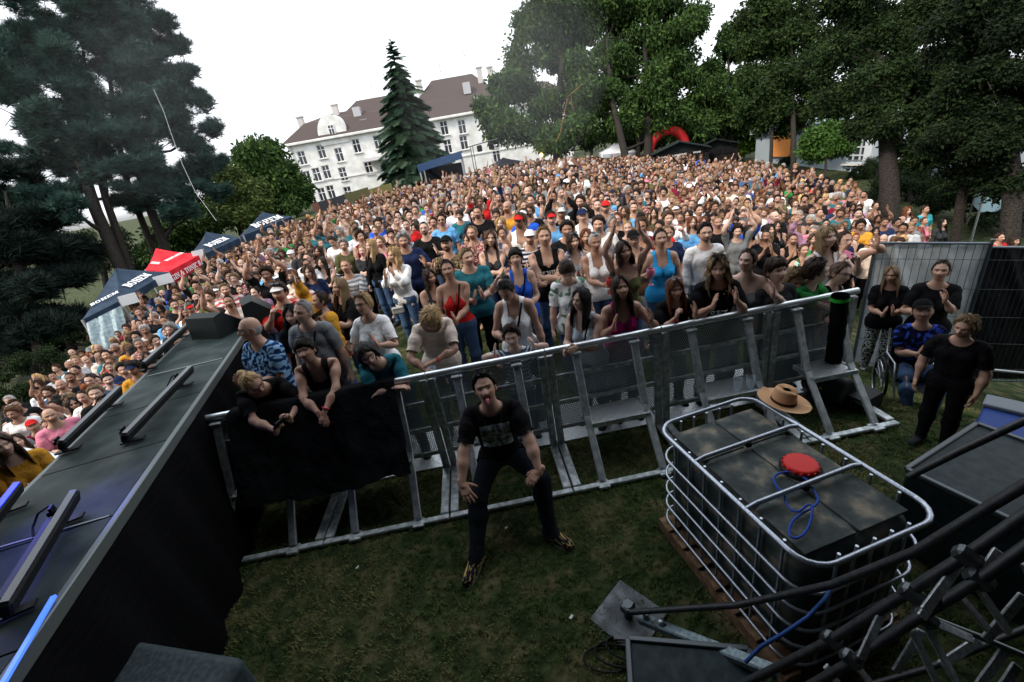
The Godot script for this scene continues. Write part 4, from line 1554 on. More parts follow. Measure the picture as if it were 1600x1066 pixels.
func build_trees() -> void:
	rng.seed = 21
	var lf := leaf_cluster("leafA", 18, 0.42, 0.19)
	var lb := leaf_cluster("leafB", 18, 0.5, 0.26)
	var nd := needle_cluster("needA", 26, 0.4, 0.024)
	var g0 := Color(0.012, 0.034, 0.009)
	var g1 := Color(0.06, 0.11, 0.026)
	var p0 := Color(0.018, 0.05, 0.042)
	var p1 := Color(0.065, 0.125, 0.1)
	var grp := "tall pines at the left"
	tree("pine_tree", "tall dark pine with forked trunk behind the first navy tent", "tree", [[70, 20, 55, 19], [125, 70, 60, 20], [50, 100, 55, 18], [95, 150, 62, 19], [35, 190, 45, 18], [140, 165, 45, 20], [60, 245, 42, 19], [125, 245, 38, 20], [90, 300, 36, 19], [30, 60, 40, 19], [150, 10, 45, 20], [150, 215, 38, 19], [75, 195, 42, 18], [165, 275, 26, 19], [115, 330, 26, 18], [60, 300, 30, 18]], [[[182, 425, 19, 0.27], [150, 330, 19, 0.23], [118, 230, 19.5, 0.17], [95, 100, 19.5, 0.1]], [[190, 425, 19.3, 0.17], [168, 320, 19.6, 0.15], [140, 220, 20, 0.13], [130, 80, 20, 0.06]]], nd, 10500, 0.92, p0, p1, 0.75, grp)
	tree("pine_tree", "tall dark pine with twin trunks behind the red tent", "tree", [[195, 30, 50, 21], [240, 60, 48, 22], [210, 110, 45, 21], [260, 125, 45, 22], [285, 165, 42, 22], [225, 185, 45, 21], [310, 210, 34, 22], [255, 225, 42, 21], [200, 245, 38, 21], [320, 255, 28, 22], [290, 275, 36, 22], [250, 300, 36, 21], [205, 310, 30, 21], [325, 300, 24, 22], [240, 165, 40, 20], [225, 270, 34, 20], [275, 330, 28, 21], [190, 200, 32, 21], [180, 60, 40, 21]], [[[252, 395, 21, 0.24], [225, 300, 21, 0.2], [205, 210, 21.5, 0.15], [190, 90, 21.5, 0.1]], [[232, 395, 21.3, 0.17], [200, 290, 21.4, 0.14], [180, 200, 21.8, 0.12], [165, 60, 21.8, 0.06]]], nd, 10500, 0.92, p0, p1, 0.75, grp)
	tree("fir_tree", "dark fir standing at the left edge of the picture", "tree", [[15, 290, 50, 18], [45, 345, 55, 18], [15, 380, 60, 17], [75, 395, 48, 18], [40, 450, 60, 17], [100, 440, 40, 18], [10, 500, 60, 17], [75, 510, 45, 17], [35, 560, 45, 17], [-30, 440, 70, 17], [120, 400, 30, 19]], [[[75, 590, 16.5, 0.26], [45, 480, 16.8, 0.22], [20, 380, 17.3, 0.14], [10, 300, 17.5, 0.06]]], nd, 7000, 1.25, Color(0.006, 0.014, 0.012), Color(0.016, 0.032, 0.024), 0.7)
	tree("deciduous_tree", "round leafy tree just left of the white house", "tree", [[425, 262, 38, 45], [400, 285, 34, 44], [445, 295, 32, 45], [410, 235, 24, 45], [435, 320, 28, 44], [390, 255, 24, 45]], [[[428, 345, 44, 0.3], [425, 290, 44.5, 0.24], [422, 250, 45, 0.12]]], lb, 1500, 1.6, g0, g1, 0.9)
	tree("bush", "pale green willowy bush behind the right hand navy tents", "bush", [[370, 300, 34, 30], [345, 320, 30, 29], [395, 315, 28, 30], [360, 275, 22, 30], [325, 340, 26, 28], [380, 335, 26, 29]], [[[368, 360, 29, 0.15], [365, 320, 29.5, 0.1], [362, 290, 30, 0.05]]], lf, 1500, 1.2, Color(0.035, 0.06, 0.015), Color(0.11, 0.15, 0.045), 0.9)
	tree("deciduous_tree", "dark tree filling the gap behind the tents at left", "tree", [[300, 345, 30, 27], [275, 365, 26, 26], [325, 355, 24, 27], [250, 385, 22, 26]], [[[300, 400, 26, 0.2], [300, 370, 26.5, 0.15], [300, 345, 27, 0.06]]], lf, 900, 1.2, g0, g1, 0.9)
	build_spruce()
	tree("lime_tree", "huge leafy tree left of the white tent at the back", "tree", [[772, 185, 32, 38], [800, 140, 42, 38], [830, 90, 48, 38], [850, 40, 55, 39], [880, 140, 55, 37], [840, 195, 40, 37], [900, 80, 55, 39], [890, 10, 60, 39], [870, 215, 32, 36], [790, 205, 26, 37], [905, 190, 40, 37], [760, 170, 22, 38]], [[[868, 246, 37, 0.45], [872, 180, 37.5, 0.38], [878, 90, 38, 0.22], [885, 20, 38.5, 0.1]]], lb, 4200, 1.15, g0, g1, 0.85, "big broadleaf trees on the right")
	tree("lime_tree", "huge leafy tree with slanting twin trunks right of the white tent", "tree", [[960, 30, 60, 37], [940, 110, 50, 37], [985, 90, 55, 38], [1030, 30, 60, 38], [1050, 90, 50, 37], [1010, 150, 48, 36], [950, 175, 42, 36], [1075, 50, 42, 38], [1065, 140, 38, 37], [1040, 185, 32, 36], [980, 0, 60, 38], [985, 190, 36, 36]], [[[983, 248, 34, 0.3], [968, 205, 34.5, 0.27], [955, 150, 35.5, 0.2], [948, 60, 36.5, 0.1]], [[1012, 246, 35, 0.38], [1012, 190, 35.5, 0.34], [1010, 110, 36.5, 0.22], [1005, 30, 37, 0.1]], [[994, 246, 35.5, 0.2], [1000, 190, 35.8, 0.17], [1015, 120, 36.5, 0.1]]], lb, 4600, 1.15, g0, g1, 0.85, "big broadleaf trees on the right")
	tree("deciduous_tree", "narrow pointed tree rising behind the dark huts", "tree", [[1138, 55, 14, 38], [1137, 80, 22, 38], [1130, 115, 32, 38], [1150, 140, 36, 38], [1110, 160, 34, 37], [1140, 180, 40, 37], [1170, 185, 34, 37], [1095, 195, 28, 36]], [[[1140, 240, 37, 0.25], [1140, 180, 37.5, 0.2], [1138, 80, 38, 0.06]]], lb, 2400, 1.1, g0, g1, 0.9, "big broadleaf trees on the right")
	tree("young_tree", "small bright green tree behind the huts", "tree", [[1075, 203, 20, 39], [1098, 208, 18, 39], [1060, 212, 14, 39], [1175, 222, 16, 38], [1155, 228, 12, 38]], [[[1082, 240, 38, 0.1], [1080, 220, 38.5, 0.08], [1080, 200, 39, 0.04]]], lf, 700, 1.3, Color(0.04, 0.085, 0.012), Color(0.1, 0.19, 0.035), 0.9)
	tree("chestnut_tree", "dark broad tree with slim trunk before the orange panel", "tree", [[1185, 30, 40, 29], [1200, 90, 48, 29], [1190, 140, 44, 28], [1240, 60, 50, 29], [1245, 125, 46, 28], [1225, 175, 36, 28], [1275, 170, 36, 27], [1180, 180, 30, 28], [1280, 100, 44, 28], [1230, 5, 46, 29]], [[[1243, 262, 26, 0.17], [1240, 215, 26.5, 0.15], [1238, 120, 28, 0.1], [1236, 40, 28.5, 0.05]], [[1206, 256, 27, 0.12], [1206, 215, 27.5, 0.1], [1208, 120, 28, 0.05]]], lf, 3600, 1.15, Color(0.008, 0.02, 0.005), Color(0.035, 0.066, 0.016), 0.85, "big broadleaf trees on the right")
	tree("young_tree", "small bright green tree before the gridded window", "tree", [[1290, 222, 22, 25], [1275, 235, 18, 25], [1310, 228, 18, 25], [1300, 205, 16, 25], [1265, 215, 14, 25]], [[[1292, 275, 24, 0.08], [1291, 245, 24.5, 0.06], [1290, 215, 25, 0.03]]], lf, 900, 0.9, Color(0.03, 0.07, 0.012), Color(0.08, 0.17, 0.035), 0.8)
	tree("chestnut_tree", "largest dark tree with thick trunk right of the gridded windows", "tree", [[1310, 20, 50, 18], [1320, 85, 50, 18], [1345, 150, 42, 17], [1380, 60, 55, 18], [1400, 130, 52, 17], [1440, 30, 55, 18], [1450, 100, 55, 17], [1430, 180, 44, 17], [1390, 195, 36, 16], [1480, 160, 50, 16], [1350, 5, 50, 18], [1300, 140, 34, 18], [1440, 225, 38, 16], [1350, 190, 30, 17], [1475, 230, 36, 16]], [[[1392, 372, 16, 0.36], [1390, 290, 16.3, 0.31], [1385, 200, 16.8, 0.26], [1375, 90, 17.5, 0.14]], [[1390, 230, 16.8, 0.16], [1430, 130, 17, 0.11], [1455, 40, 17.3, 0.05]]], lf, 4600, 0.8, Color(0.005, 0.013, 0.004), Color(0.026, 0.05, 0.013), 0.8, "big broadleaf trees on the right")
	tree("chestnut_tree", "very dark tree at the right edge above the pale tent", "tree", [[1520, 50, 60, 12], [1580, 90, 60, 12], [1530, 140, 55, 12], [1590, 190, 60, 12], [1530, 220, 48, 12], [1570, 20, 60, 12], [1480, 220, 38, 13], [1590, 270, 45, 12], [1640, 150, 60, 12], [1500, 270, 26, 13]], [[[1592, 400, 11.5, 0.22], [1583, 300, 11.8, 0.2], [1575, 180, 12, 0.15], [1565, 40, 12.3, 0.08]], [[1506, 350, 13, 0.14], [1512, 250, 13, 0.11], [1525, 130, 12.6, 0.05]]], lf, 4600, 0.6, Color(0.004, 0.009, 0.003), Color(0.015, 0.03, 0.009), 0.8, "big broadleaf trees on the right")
	var wood := Node3D.new()
	# trees closing the view beyond the lawn
	for q in [[1060, 190, 50, 50, "dark tree mass far behind the huts"], [1340, 215, 34, 44, "dark tree far behind the modern hall"], [1450, 262, 40, 24, "dark low tree beyond the fence at right"], [1545, 320, 30, 20, "dark shrub beside the pale tent at right"], [925, 205, 40, 52, "dark tree far behind the white tent"], [160, 390, 40, 27, "dark shrub behind the pine trunks"], [55, 560, 30, 15, "dark shrub at the left edge below the fir"], [10, 610, 36, 13, "dark shrub at the far left picture edge"], [110, 520, 24, 17, "dark shrub left of the first navy tent"], [1420, 285, 30, 21, "dark bush beside the thick trunk at right"], [1500, 300, 34, 18, "dark bush between two trunks at right"], [1370, 262, 22, 26, "dark bush before the hall windows"], [1590, 330, 34, 16, "dark bush at the right picture edge"], [1255, 243, 18, 33, "dark bush left of the small bright tree"], [1120, 225, 20, 44, "dark bush above the right hut"]]:
		var u: float = q[0]
		var w: float = q[1]
		var r: float = q[2]
		var t: float = q[3]
		tree("background_tree", q[4], "tree", [[u, w, r, t], [u - r * 0.9, w + r * 0.35, r * 0.7, t], [u + r * 0.9, w + r * 0.3, r * 0.7, t], [u - r * 1.6, w + r * 0.55, r * 0.5, t], [u + r * 1.6, w + r * 0.5, r * 0.5, t]], [[[u, w + r * 1.6, t, 0.2], [u, w + r * 0.6, t, 0.15], [u, w, t, 0.06]]], lb, 900, r * t / 2000.0, Color(0.006, 0.014, 0.005), Color(0.028, 0.05, 0.016), 0.8)
	wood.free()

func build_spruce() -> void:
	# whorls of drooping boughs on one stem
	var foot := deep(655, 285, 44)
	foot.y = ground(foot.x, foot.z)
	var top := deep(609, 58, 44)
	var o := thing("spruce_tree", "single tall blue green spruce in front of the white house", "tree", foot)
	var mb := MB.new()
	mb.tube([Vector3.ZERO, Vector3(top.x - foot.x, top.y - foot.y, top.z - foot.z) * 0.5, top - foot], [0.3, 0.17, 0.02], 8)
	part("trunk", mb.done(), M["bark"], o)
	# one bough: a stem with side twigs of needles
	var r := RandomNumberGenerator.new()
	r.seed = 77
	var b := MB.new()
	for k in 60:
		var t := k / 60.0
		var at := Vector3(0, -0.16 * t * t, t)
		for s in [-1.0, 1.0]:
			var l := 0.4 * (1.0 - t * 0.7) * r.randf_range(0.6, 1.1) + 0.04
			var d := Vector3(s * 0.8, -0.28 * r.randf(), 0.65).normalized()
			var g := r.randf_range(0.6, 1.0)
			b.tint = Color(g, g, g)
			for e in 2:
				var w := Vector3(0.0, 0.026, 0.026) if e == 0 else Vector3(-d.z, 0, d.x) * 0.034
				b.face([at - w, at + w, at + d * l])
	var bough := b.done()
	var H := top - foot
	var mm := MultiMesh.new()
	mm.transform_format = MultiMesh.TRANSFORM_3D
	mm.use_colors = true
	mm.mesh = bough
	var list := []
	for k in 34:
		var t := 0.04 + 0.96 * k / 34.0
		var n := int(16 - 9 * t)
		for e in n:
			list.append([t + r.randf_range(-0.012, 0.012), TAU * e / n + r.randf_range(-0.25, 0.25) + k * 0.7])
	mm.instance_count = list.size() * 2
	for i in list.size():
		var t: float = list[i][0]
		var len := (4.9 * pow(1.0 - t, 0.85) + 0.25) * r.randf_range(0.72, 1.1)
		for e in 2:
			var bs := Basis(Vector3.UP, list[i][1] + e * 0.12) * Basis(Vector3.RIGHT, r.randf_range(0.05, 0.3) - (0.35 if t > 0.85 else 0.0)) * Basis(Vector3(0, 0, 1), r.randf_range(-0.4, 0.4))
			mm.set_instance_transform(i * 2 + e, Transform3D(bs.scaled_local(Vector3.ONE * len * (1.0 if e == 0 else 0.7)), H * t))
			mm.set_instance_color(i * 2 + e, Color(0.045, 0.1, 0.068).lerp(Color(0.13, 0.2, 0.135), r.randf()))
	var mi := MultiMeshInstance3D.new()
	mi.name = "crown"
	mi.multimesh = mm
	mi.material_override = leaf_mat("leaf")
	mi.set_meta("kind", "stuff")
	o.add_child(mi)
# ---------------------------------------------------------------- barrier, stage and gear
func perforated() -> StandardMaterial3D:
	if M.has("perf"): return M["perf"]
	var im := Image.create(64, 64, false, Image.FORMAT_RGBA8)
	for y in 64:
		for x in 64:
			var ox := 8 if (y / 16) % 2 == 1 else 0
			var dx := ((x + ox) % 16) - 7.5
			var dy := (y % 16) - 7.5
			var h := dx * dx + dy * dy < 21.0
			im.set_pixel(x, y, Color(1, 1, 1, 0.0 if h else 1.0))
	var m := StandardMaterial3D.new()
	m.resource_name = "perforated steel"
	m.albedo_color = lin(0.4, 0.44, 0.44)
	m.metallic = 0.6
	m.roughness = 0.5
	m.albedo_texture = ImageTexture.create_from_image(im)
	m.transparency = BaseMaterial3D.TRANSPARENCY_ALPHA_SCISSOR
	m.alpha_scissor_threshold = 0.5
	m.uv1_scale = Vector3.ONE * (1.0 / 0.084)
	M["perf"] = m
	return m

func checker() -> StandardMaterial3D:
	if M.has("check"): return M["check"]
	var im := Image.create(64, 64, false, Image.FORMAT_RGB8)
	im.fill(Color(0.3, 0.3, 0.3))
	for k in 4:
		for t in range(-10, 11):
			var cx: int = [16, 48, 16, 48][k]
			var cy: int = [16, 16, 48, 48][k]
			var s := 1 if (k == 0 or k == 3) else -1
			for w in range(-2, 3): im.set_pixel(posmod(cx + t, 64), posmod(cy + t * s + w, 64), Color.WHITE)
	var tx := ImageTexture.create_from_image(im)
	var m := mat("check", lin(0.42, 0.45, 0.46), 0.4, 0.75, null, 9.0, tx, 0.5, false)
	m.uv1_triplanar = false
	return m

func alu() -> StandardMaterial3D:
	return mat("alu", Color.WHITE, 0.42, 0.65, noise_tex("alut", 0.03, lin(0.3, 0.34, 0.35), lin(0.62, 0.66, 0.67), 4, 256), 1.5)

func barrier_section(a: Vector3, b: Vector3, label: String, step: bool, out := 0.66, hgt := 1.12) -> Node3D:
	# a, b: rail ends at the crowd's side, on the ground; the stays reach out towards the stage
	var o := thing("crowd_barrier", label, "barrier", (a + b) * 0.5, 0.0, "steel crowd barrier sections")
	var x := (b - a)
	var L := x.length()
	x /= L
	var bs := Basis(x, Vector3.UP, x.cross(Vector3.UP))
	o.basis = bs
	var h := L / 2
	var mb := MB.new()
	mb.tube([Vector3(-h + 0.004, hgt, 0), Vector3(h - 0.004, hgt, 0)], 0.033, 14)
	part("top_rail", mb.done(), mat("rail", lin(0.62, 0.66, 0.68), 0.3, 0.75), o)
	mb = MB.new()
	mb.face([Vector3(-h + 0.03, 0.25, -0.012), Vector3(h - 0.03, 0.25, -0.012), Vector3(h - 0.03, hgt - 0.05, -0.012), Vector3(-h + 0.03, hgt - 0.05, -0.012)])
	part("mesh_panel", mb.done(), perforated(), o)
	for k in 3:
		mb = MB.new()
		mb.box(Vector3(0, 0.26 + k * 0.29, 0.014), Vector3(L - 0.14, 0.045, 0.03), Basis.IDENTITY, 0.006)
		part("cross_bar", mb.done(), alu(), o)
	for s in [-1.0, 1.0]:
		mb = MB.new()
		mb.box(Vector3(s * (h - 0.04), hgt / 2 - 0.02, 0.006), Vector3(0.07, hgt - 0.05, 0.05), Basis.IDENTITY, 0.008)
		part("post", mb.done(), alu(), o)
		mb = MB.new()
		mb.bar(Vector3(s * (h - 0.045), 0.045, 0.03), Vector3(s * (h - 0.045), 0.045, out - 0.03), 0.075, 0.03, Vector3.UP, 0.006)
		part("floor_bar", mb.done(), alu(), o)
		var px: float = s * L * 0.25
		mb = MB.new()
		mb.bar(Vector3(px, hgt - 0.07, 0.055), Vector3(px, hgt * 0.45, out * 0.42), 0.072, 0.028, Vector3(0, 0, 1), 0.006)
		mb.bar(Vector3(px, hgt * 0.45 + 0.01, out * 0.415), Vector3(px, 0.06, out - 0.02), 0.066, 0.028, Vector3(0, 0, 1), 0.006)
		mb.box(Vector3(px, hgt - 0.05, 0.035), Vector3(0.1, 0.03, 0.08), Basis.IDENTITY, 0.005)
		mb.box(Vector3(px, 0.03, out), Vector3(0.1, 0.03, 0.1), Basis.IDENTITY, 0.005)
		part("stay", mb.done(), alu(), o)
	mb = MB.new()
	mb.box(Vector3(0, 0.03, out), Vector3(L - 0.01, 0.035, 0.055), Basis.IDENTITY, 0.006)
	part("base_bar", mb.done(), alu(), o)
	mb = MB.new()
	mb.box(Vector3(0, 0.02, -0.4), Vector3(L - 0.02, 0.01, 0.7))
	part("floor_plate", mb.done(), checker(), o)
	if step:
		mb = MB.new()
		mb.box(Vector3(0.02, 0.46, 0.2), Vector3(L * 0.46, 0.012, 0.28))
		part("step_plate", mb.done(), checker(), o)
		mb = MB.new()
		mb.box(Vector3(0.02, 0.45, 0.35), Vector3(L * 0.46 + 0.04, 0.05, 0.014)); mb.bar(Vector3(0.02 + L * 0.23 + 0.01, 0.45, 0.06), Vector3(0.02 + L * 0.23 + 0.01, 0.45, 0.35), 0.014, 0.05); mb.bar(Vector3(0.02 - L * 0.23 - 0.01, 0.45, 0.06), Vector3(0.02 - L * 0.23 - 0.01, 0.45, 0.35), 0.014, 0.05)
		part("step_frame", mb.done(), alu(), o)
	return o

func rail_z(x: float) -> float:
	return -3.43 - 0.043 * (x + 2.9)

func build_barrier() -> void:
	var xs := [-3.02, -1.96, -0.84, 0.28, 1.4, 2.5, 3.36]
	var lb := ["steel barrier section at the left end beside the catwalk", "steel barrier section mostly under the black cloth", "steel barrier section under the clear cup, left of the seated person", "steel barrier section right behind the person sticking out the tongue", "steel barrier section with step plate left of the caged tank", "steel barrier section directly behind the caged tank", "steel barrier section at the right end behind the blower"]
	for i in 6:
		barrier_section(Vector3(xs[i], 0, rail_z(xs[i])), Vector3(xs[i + 1], 0, rail_z(xs[i + 1])), [lb[0], lb[1], lb[3] if i == 2 else "", lb[4], lb[5], lb[6]][i], i in [0, 1, 3, 4, 5])
	# black cloth over the rail
	var nz := FastNoiseLite.new()
	nz.frequency = 1.0
	var mb := MB.new()
	mb.sheet(60, 26, func(s, t):
		var x: float = lerpf(-2.62, -1.12, s) + 0.05 * t
		var q: float = t * 1.0
		var base := Vector3(x, 1.158, rail_z(x) - 0.06)
		if q < 0.12: return base + Vector3(0, -0.15 * (0.06 - q) if q < 0.06 else 0.0, q)
		var d: float = (q - 0.12)
		var w := 0.022 * sin(s * 21.0 + 3.0 * nz.get_noise_2d(s * 4.0, t)) * minf(1.0, d * 3.0) + 0.02 * nz.get_noise_2d(s * 9.0, t * 3.0)
		var sag := 0.04 * sin(PI * s * 2.6 + 0.6) * d
		return base + Vector3(0.02 * nz.get_noise_2d(t * 5.0, s * 3.0), -d * 0.82 - 0.01 + sag, 0.12 + d * 0.5 + w))
	var c := part("black_cloth", mb.done(), cloth_mat("drape", lin(0.006, 0.007, 0.008)), self)
	tag(c, "black cloth draped over the left part of the steel barrier", "cloth")
	# barrier on the far side of the catwalk
	for k in 2:
		var p := [deep(10, 700, 5.6), deep(75, 712, 5.2), deep(125, 720, 4.7)]
		var a: Vector3 = p[k]
		var b: Vector3 = p[k + 1]
		var y := minf(a.y, b.y) - 1.05
		barrier_section(Vector3(a.x, y, a.z), Vector3(b.x, y, b.z), ["steel barrier section far left before the leaning onlookers", "steel barrier section meeting the far side of the catwalk"][k], false, 0.7, 1.08)

func rounded_box(size: Vector3, r: float, seg := 5) -> MB:
	# box with rounded corners all round
	var mb := MB.new()
	var h := size * 0.5 - Vector3.ONE * r
	var nu := seg * 4
	var rows := []
	for j in seg * 2 + 2:
		var up := j > seg
		var la := -PI / 2 + (PI / 2) * (j if not up else j - seg - 1) / seg + (PI / 2 if up else 0.0)
		var row := []
		for i in nu + 4:
			var q := i / (seg + 1)
			var k := i % (seg + 1)
			var lo := PI / 2 * q + PI / 2 * k / seg
			var d := Vector3(cos(lo) * cos(la), sin(la), sin(lo) * cos(la))
			var cx: float = [1, -1, -1, 1][q] * h.x
			var cz: float = [1, 1, -1, -1][q] * h.z
			row.append(mb.vert(Vector3(cx, h.y if up else -h.y, cz) + d * r, d))
		rows.append(row)
	for j in rows.size() - 1:
		for i in nu + 4:
			var n := (i + 1) % (nu + 4)
			mb.quad4(rows[j][i], rows[j][n], rows[j + 1][n], rows[j + 1][i])
	for e in [0, rows.size() - 1]:
		for i in range(1, nu + 3): mb.tri(rows[e][0], rows[e][i], rows[e][i + 1])
	return mb

func ring(w: float, l: float, r: float, y: float, rad: float) -> MB:
	var path := []
	for q in 4:
		for k in 6:
			var a := PI / 2 * q + PI / 2 * k / 5.0
			path.append(Vector3([1, -1, -1, 1][q] * (w / 2 - r) + cos(a) * r, y, [1, 1, -1, -1][q] * (l / 2 - r) + sin(a) * r))
	path.append(path[0]); path.append(path[1])
	var mb := MB.new()
	mb.tube(path, rad, 8, false)
	return mb

func build_tank() -> void:
	var yaw := deg_to_rad(12)
	var o := thing("tank_container", "black plastic tank in a galvanised tube cage on a wooden pallet", "tank", Vector3(1.4, 0, -1.9), yaw)
	var W := 0.76
	var L := 1.2
	var body := rounded_box(Vector3(W - 0.08, 0.8, L - 0.1), 0.09, 6)
	var pt := noise_tex("tankt", 0.012, lin(0.012, 0.02, 0.02), lin(0.16, 0.135, 0.1), 6, 512, lin(0.032, 0.042, 0.04))
	var pm := mat("tank_plastic", Color.WHITE, 0.55, 0.0, pt, 0.7, noise_tex("tankb", 0.05, Color.BLACK, Color.WHITE, 3, 256), 0.3)
	var bd := part("tank_body", body.done(), pm, o)
	bd.position.y = 0.53
	var mb := MB.new()
	# raised panels and seams on the top
	for q in [[-0.165, -0.365, 0.31, 0.3], [0.165, -0.365, 0.31, 0.3], [-0.165, 0.36, 0.31, 0.3], [0.165, 0.36, 0.31, 0.3], [-0.165, 0.0, 0.31, 0.36], [0.165, 0.0, 0.31, 0.36]]:
		mb.box(Vector3(q[0], 0.931, q[1]), Vector3(q[2], 0.014, q[3]), Basis.IDENTITY, 0.006)
	part("top_panel", mb.done(), pm, o)
	var steel := mat("galvanised", Color.WHITE, 0.34, 0.75, noise_tex("galvt", 0.06, lin(0.2, 0.23, 0.27), lin(0.42, 0.46, 0.52), 4, 256), 5.0)
	var ys := [0.17, 0.32, 0.46, 0.6, 0.75, 0.97]
	for k in ys.size():
		part("cage_ring", ring(W + 0.02 * float(k == 5), L + 0.02 * float(k == 5), 0.13, ys[k], 0.0135 if k == 5 else 0.009).done(), steel, o)
	for k in 7:
		for s in [-1.0, 1.0]:
			mb = MB.new()
			var z := -L / 2 + 0.17 + k * (L - 0.34) / 6.0
			mb.tube([Vector3(s * (W / 2 - 0.02), 0.13, z), Vector3(s * (W / 2 - 0.02), 0.97, z)], 0.008, 7)
			part("cage_bar", mb.done(), steel, o)
	for k in 5:
		for s in [-1.0, 1.0]:
			mb = MB.new()
			var x := -W / 2 + 0.17 + k * (W - 0.34) / 4.0
			mb.tube([Vector3(x, 0.13, s * (L / 2 - 0.02)), Vector3(x, 0.97, s * (L / 2 - 0.02))], 0.008, 7)
			part("cage_bar", mb.done(), steel, o)
	for z in [-0.2, 0.21]:
		mb = MB.new()
		mb.tube([Vector3(-W / 2, 0.97, z), Vector3(-W / 2 + 0.06, 0.985, z), Vector3(W / 2 - 0.06, 0.985, z), Vector3(W / 2, 0.97, z)], 0.014, 8)
		part("cross_tube", mb.done(), steel, o)
		mb = MB.new()
		mb.box(Vector3(0.0, 0.968, z), Vector3(0.04, 0.045, 0.045), Basis.IDENTITY, 0.01)
		part("clamp", mb.done(), mat("black_plastic", lin(0.012, 0.012, 0.013), 0.5), o)
	# red screw lid
	var lid := part("lid", null, mat("lid_red", lin(0.5, 0.02, 0.018), 0.45), o)
	mb = MB.new()
	mb.lathe([Vector2(0.001, 0.056), Vector2(0.085, 0.056), Vector2(0.098, 0.052), Vector2(0.104, 0.044), Vector2(0.104, 0.0)], 32)
	for k in 16:
		var a := TAU * k / 16
		mb.box(Vector3(cos(a) * 0.105, 0.024, sin(a) * 0.105), Vector3(0.012, 0.044, 0.016), Basis(Vector3.UP, -a), 0.003)
	lid.mesh = mb.done()
	lid.position = o.transform.affine_inverse() * level(1251, 728, 0.96)
	lid.position.y = 0.938
	lid.scale = Vector3.ONE * 0.86
	mb = MB.new()
	mb.lathe([Vector2(0.125, 0.0), Vector2(0.125, 0.02), Vector2(0.108, 0.03)], 28)
	part("lid_collar", mb.done(), mat("black_plastic", lin(0.012, 0.012, 0.013), 0.5), lid)
	# pallet
	var wood := mat("pallet_wood", Color.WHITE, 0.9, 0.0, noise_tex("palw", 0.03, lin(0.1, 0.06, 0.035), lin(0.24, 0.15, 0.09), 4, 256), 1.5)
	for k in 7:
		mb = MB.new()
		mb.box(Vector3(0, 0.118, -L / 2 + 0.1 + k * (L - 0.2) / 6.0), Vector3(W + 0.06, 0.022, 0.12), Basis.IDENTITY, 0.003)
		part("plank", mb.done(), wood, o)
	for x in [-0.46, 0.0, 0.46]:
		mb = MB.new()
		mb.box(Vector3(x * W, 0.053, 0), Vector3(0.1, 0.105, L - 0.02), Basis.IDENTITY, 0.004)
		part("pallet_block", mb.done(), wood, o)
	# blue rope
	var p := []
	for q in [[1262, 752], [1248, 743], [1232, 739], [1215, 742], [1209, 750], [1214, 762], [1224, 772], [1228, 786], [1235, 798], [1248, 803], [1260, 797], [1268, 800], [1266, 818], [1258, 834], [1246, 842], [1236, 840], [1233, 828], [1240, 814], [1256, 802], [1270, 794], [1278, 784], [1272, 768], [1260, 756]]:
		var w := level(q[0], q[1], 0.955)
		p.append(w)
	var cv := []
	for i in p.size() - 1:
		for k in 3:
			var t := k / 3.0
			cv.append((p[i] as Vector3).cubic_interpolate(p[i + 1], p[maxi(i - 1, 0)], p[mini(i + 2, p.size() - 1)], t) + Vector3(0, 0.006 + 0.03 * exp(-pow((i + t - 10.5) / 1.5, 2)), 0))
	mb = MB.new()
	mb.tube(cv, 0.006, 7)
	tag(part("rope", mb.done(), mat("blue_rope", lin(0.02, 0.06, 0.3), 0.8), self), "blue rope looped on the tank top beside the red lid", "rope")
	# straw hat
	var hp := level(1224, 628, 0.99)
	var h := thing("straw_hat", "tan straw hat with brown band lying on the caged tank", "hat", Vector3(hp.x, 0.99, hp.z), 0.5)
	h.scale = Vector3.ONE * 0.85
	h.rotation.x = 0.1
	var st := mat("straw", Color.WHITE, 0.85, 0.0, noise_tex("strawt", 0.2, lin(0.38, 0.21, 0.11), lin(0.58, 0.36, 0.2), 2, 256), 6.0, noise_tex("strawb", 0.3, Color.BLACK, Color.WHITE, 2, 256), 0.15, false)
	mb = MB.new()
	mb.sheet(40, 8, func(s, t):
		var a: float = s * TAU
		var r: float = lerpf(0.085, 0.185, t)
		return Vector3(cos(a) * r * 0.96, 0.012 + 0.022 * t * t * (0.35 + absf(cos(a))) * (1.0 if cos(a) < 0.4 else -0.4), sin(a) * r * 1.08))
	part("brim", mb.done(), st, h)
	mb = MB.new()
	mb.sheet(40, 14, func(s, t):
		var a: float = s * TAU
		var r: float = 0.088 - 0.016 * t if t < 0.72 else (0.0765) * sqrt(maxf(0.0, 1.0 - pow((t - 0.72) / 0.28, 2)))
		var y: float = 0.012 + 0.105 * minf(t / 0.72, 1.0) + (0.024 * sin(clampf((t - 0.72) / 0.28, 0.0, 1.0) * PI / 2))
		var dent: float = 0.026 * smoothstep(0.62, 1.0, t) * exp(-pow(cos(a) * r / 0.022, 2)) + 0.0
		return Vector3(cos(a) * r * 0.96, y - dent, sin(a) * r * 1.08))
	part("crown", mb.done(), st, h)
	mb = MB.new()
	mb.sheet(40, 3, func(s, t):
		var a: float = s * TAU
		return Vector3(cos(a) * (0.0905 - 0.003 * t) * 0.96, 0.014 + 0.024 * t, sin(a) * (0.0905 - 0.003 * t) * 1.08))
	part("band", mb.done(), mat("hat_band", lin(0.05, 0.022, 0.014), 0.7), h)

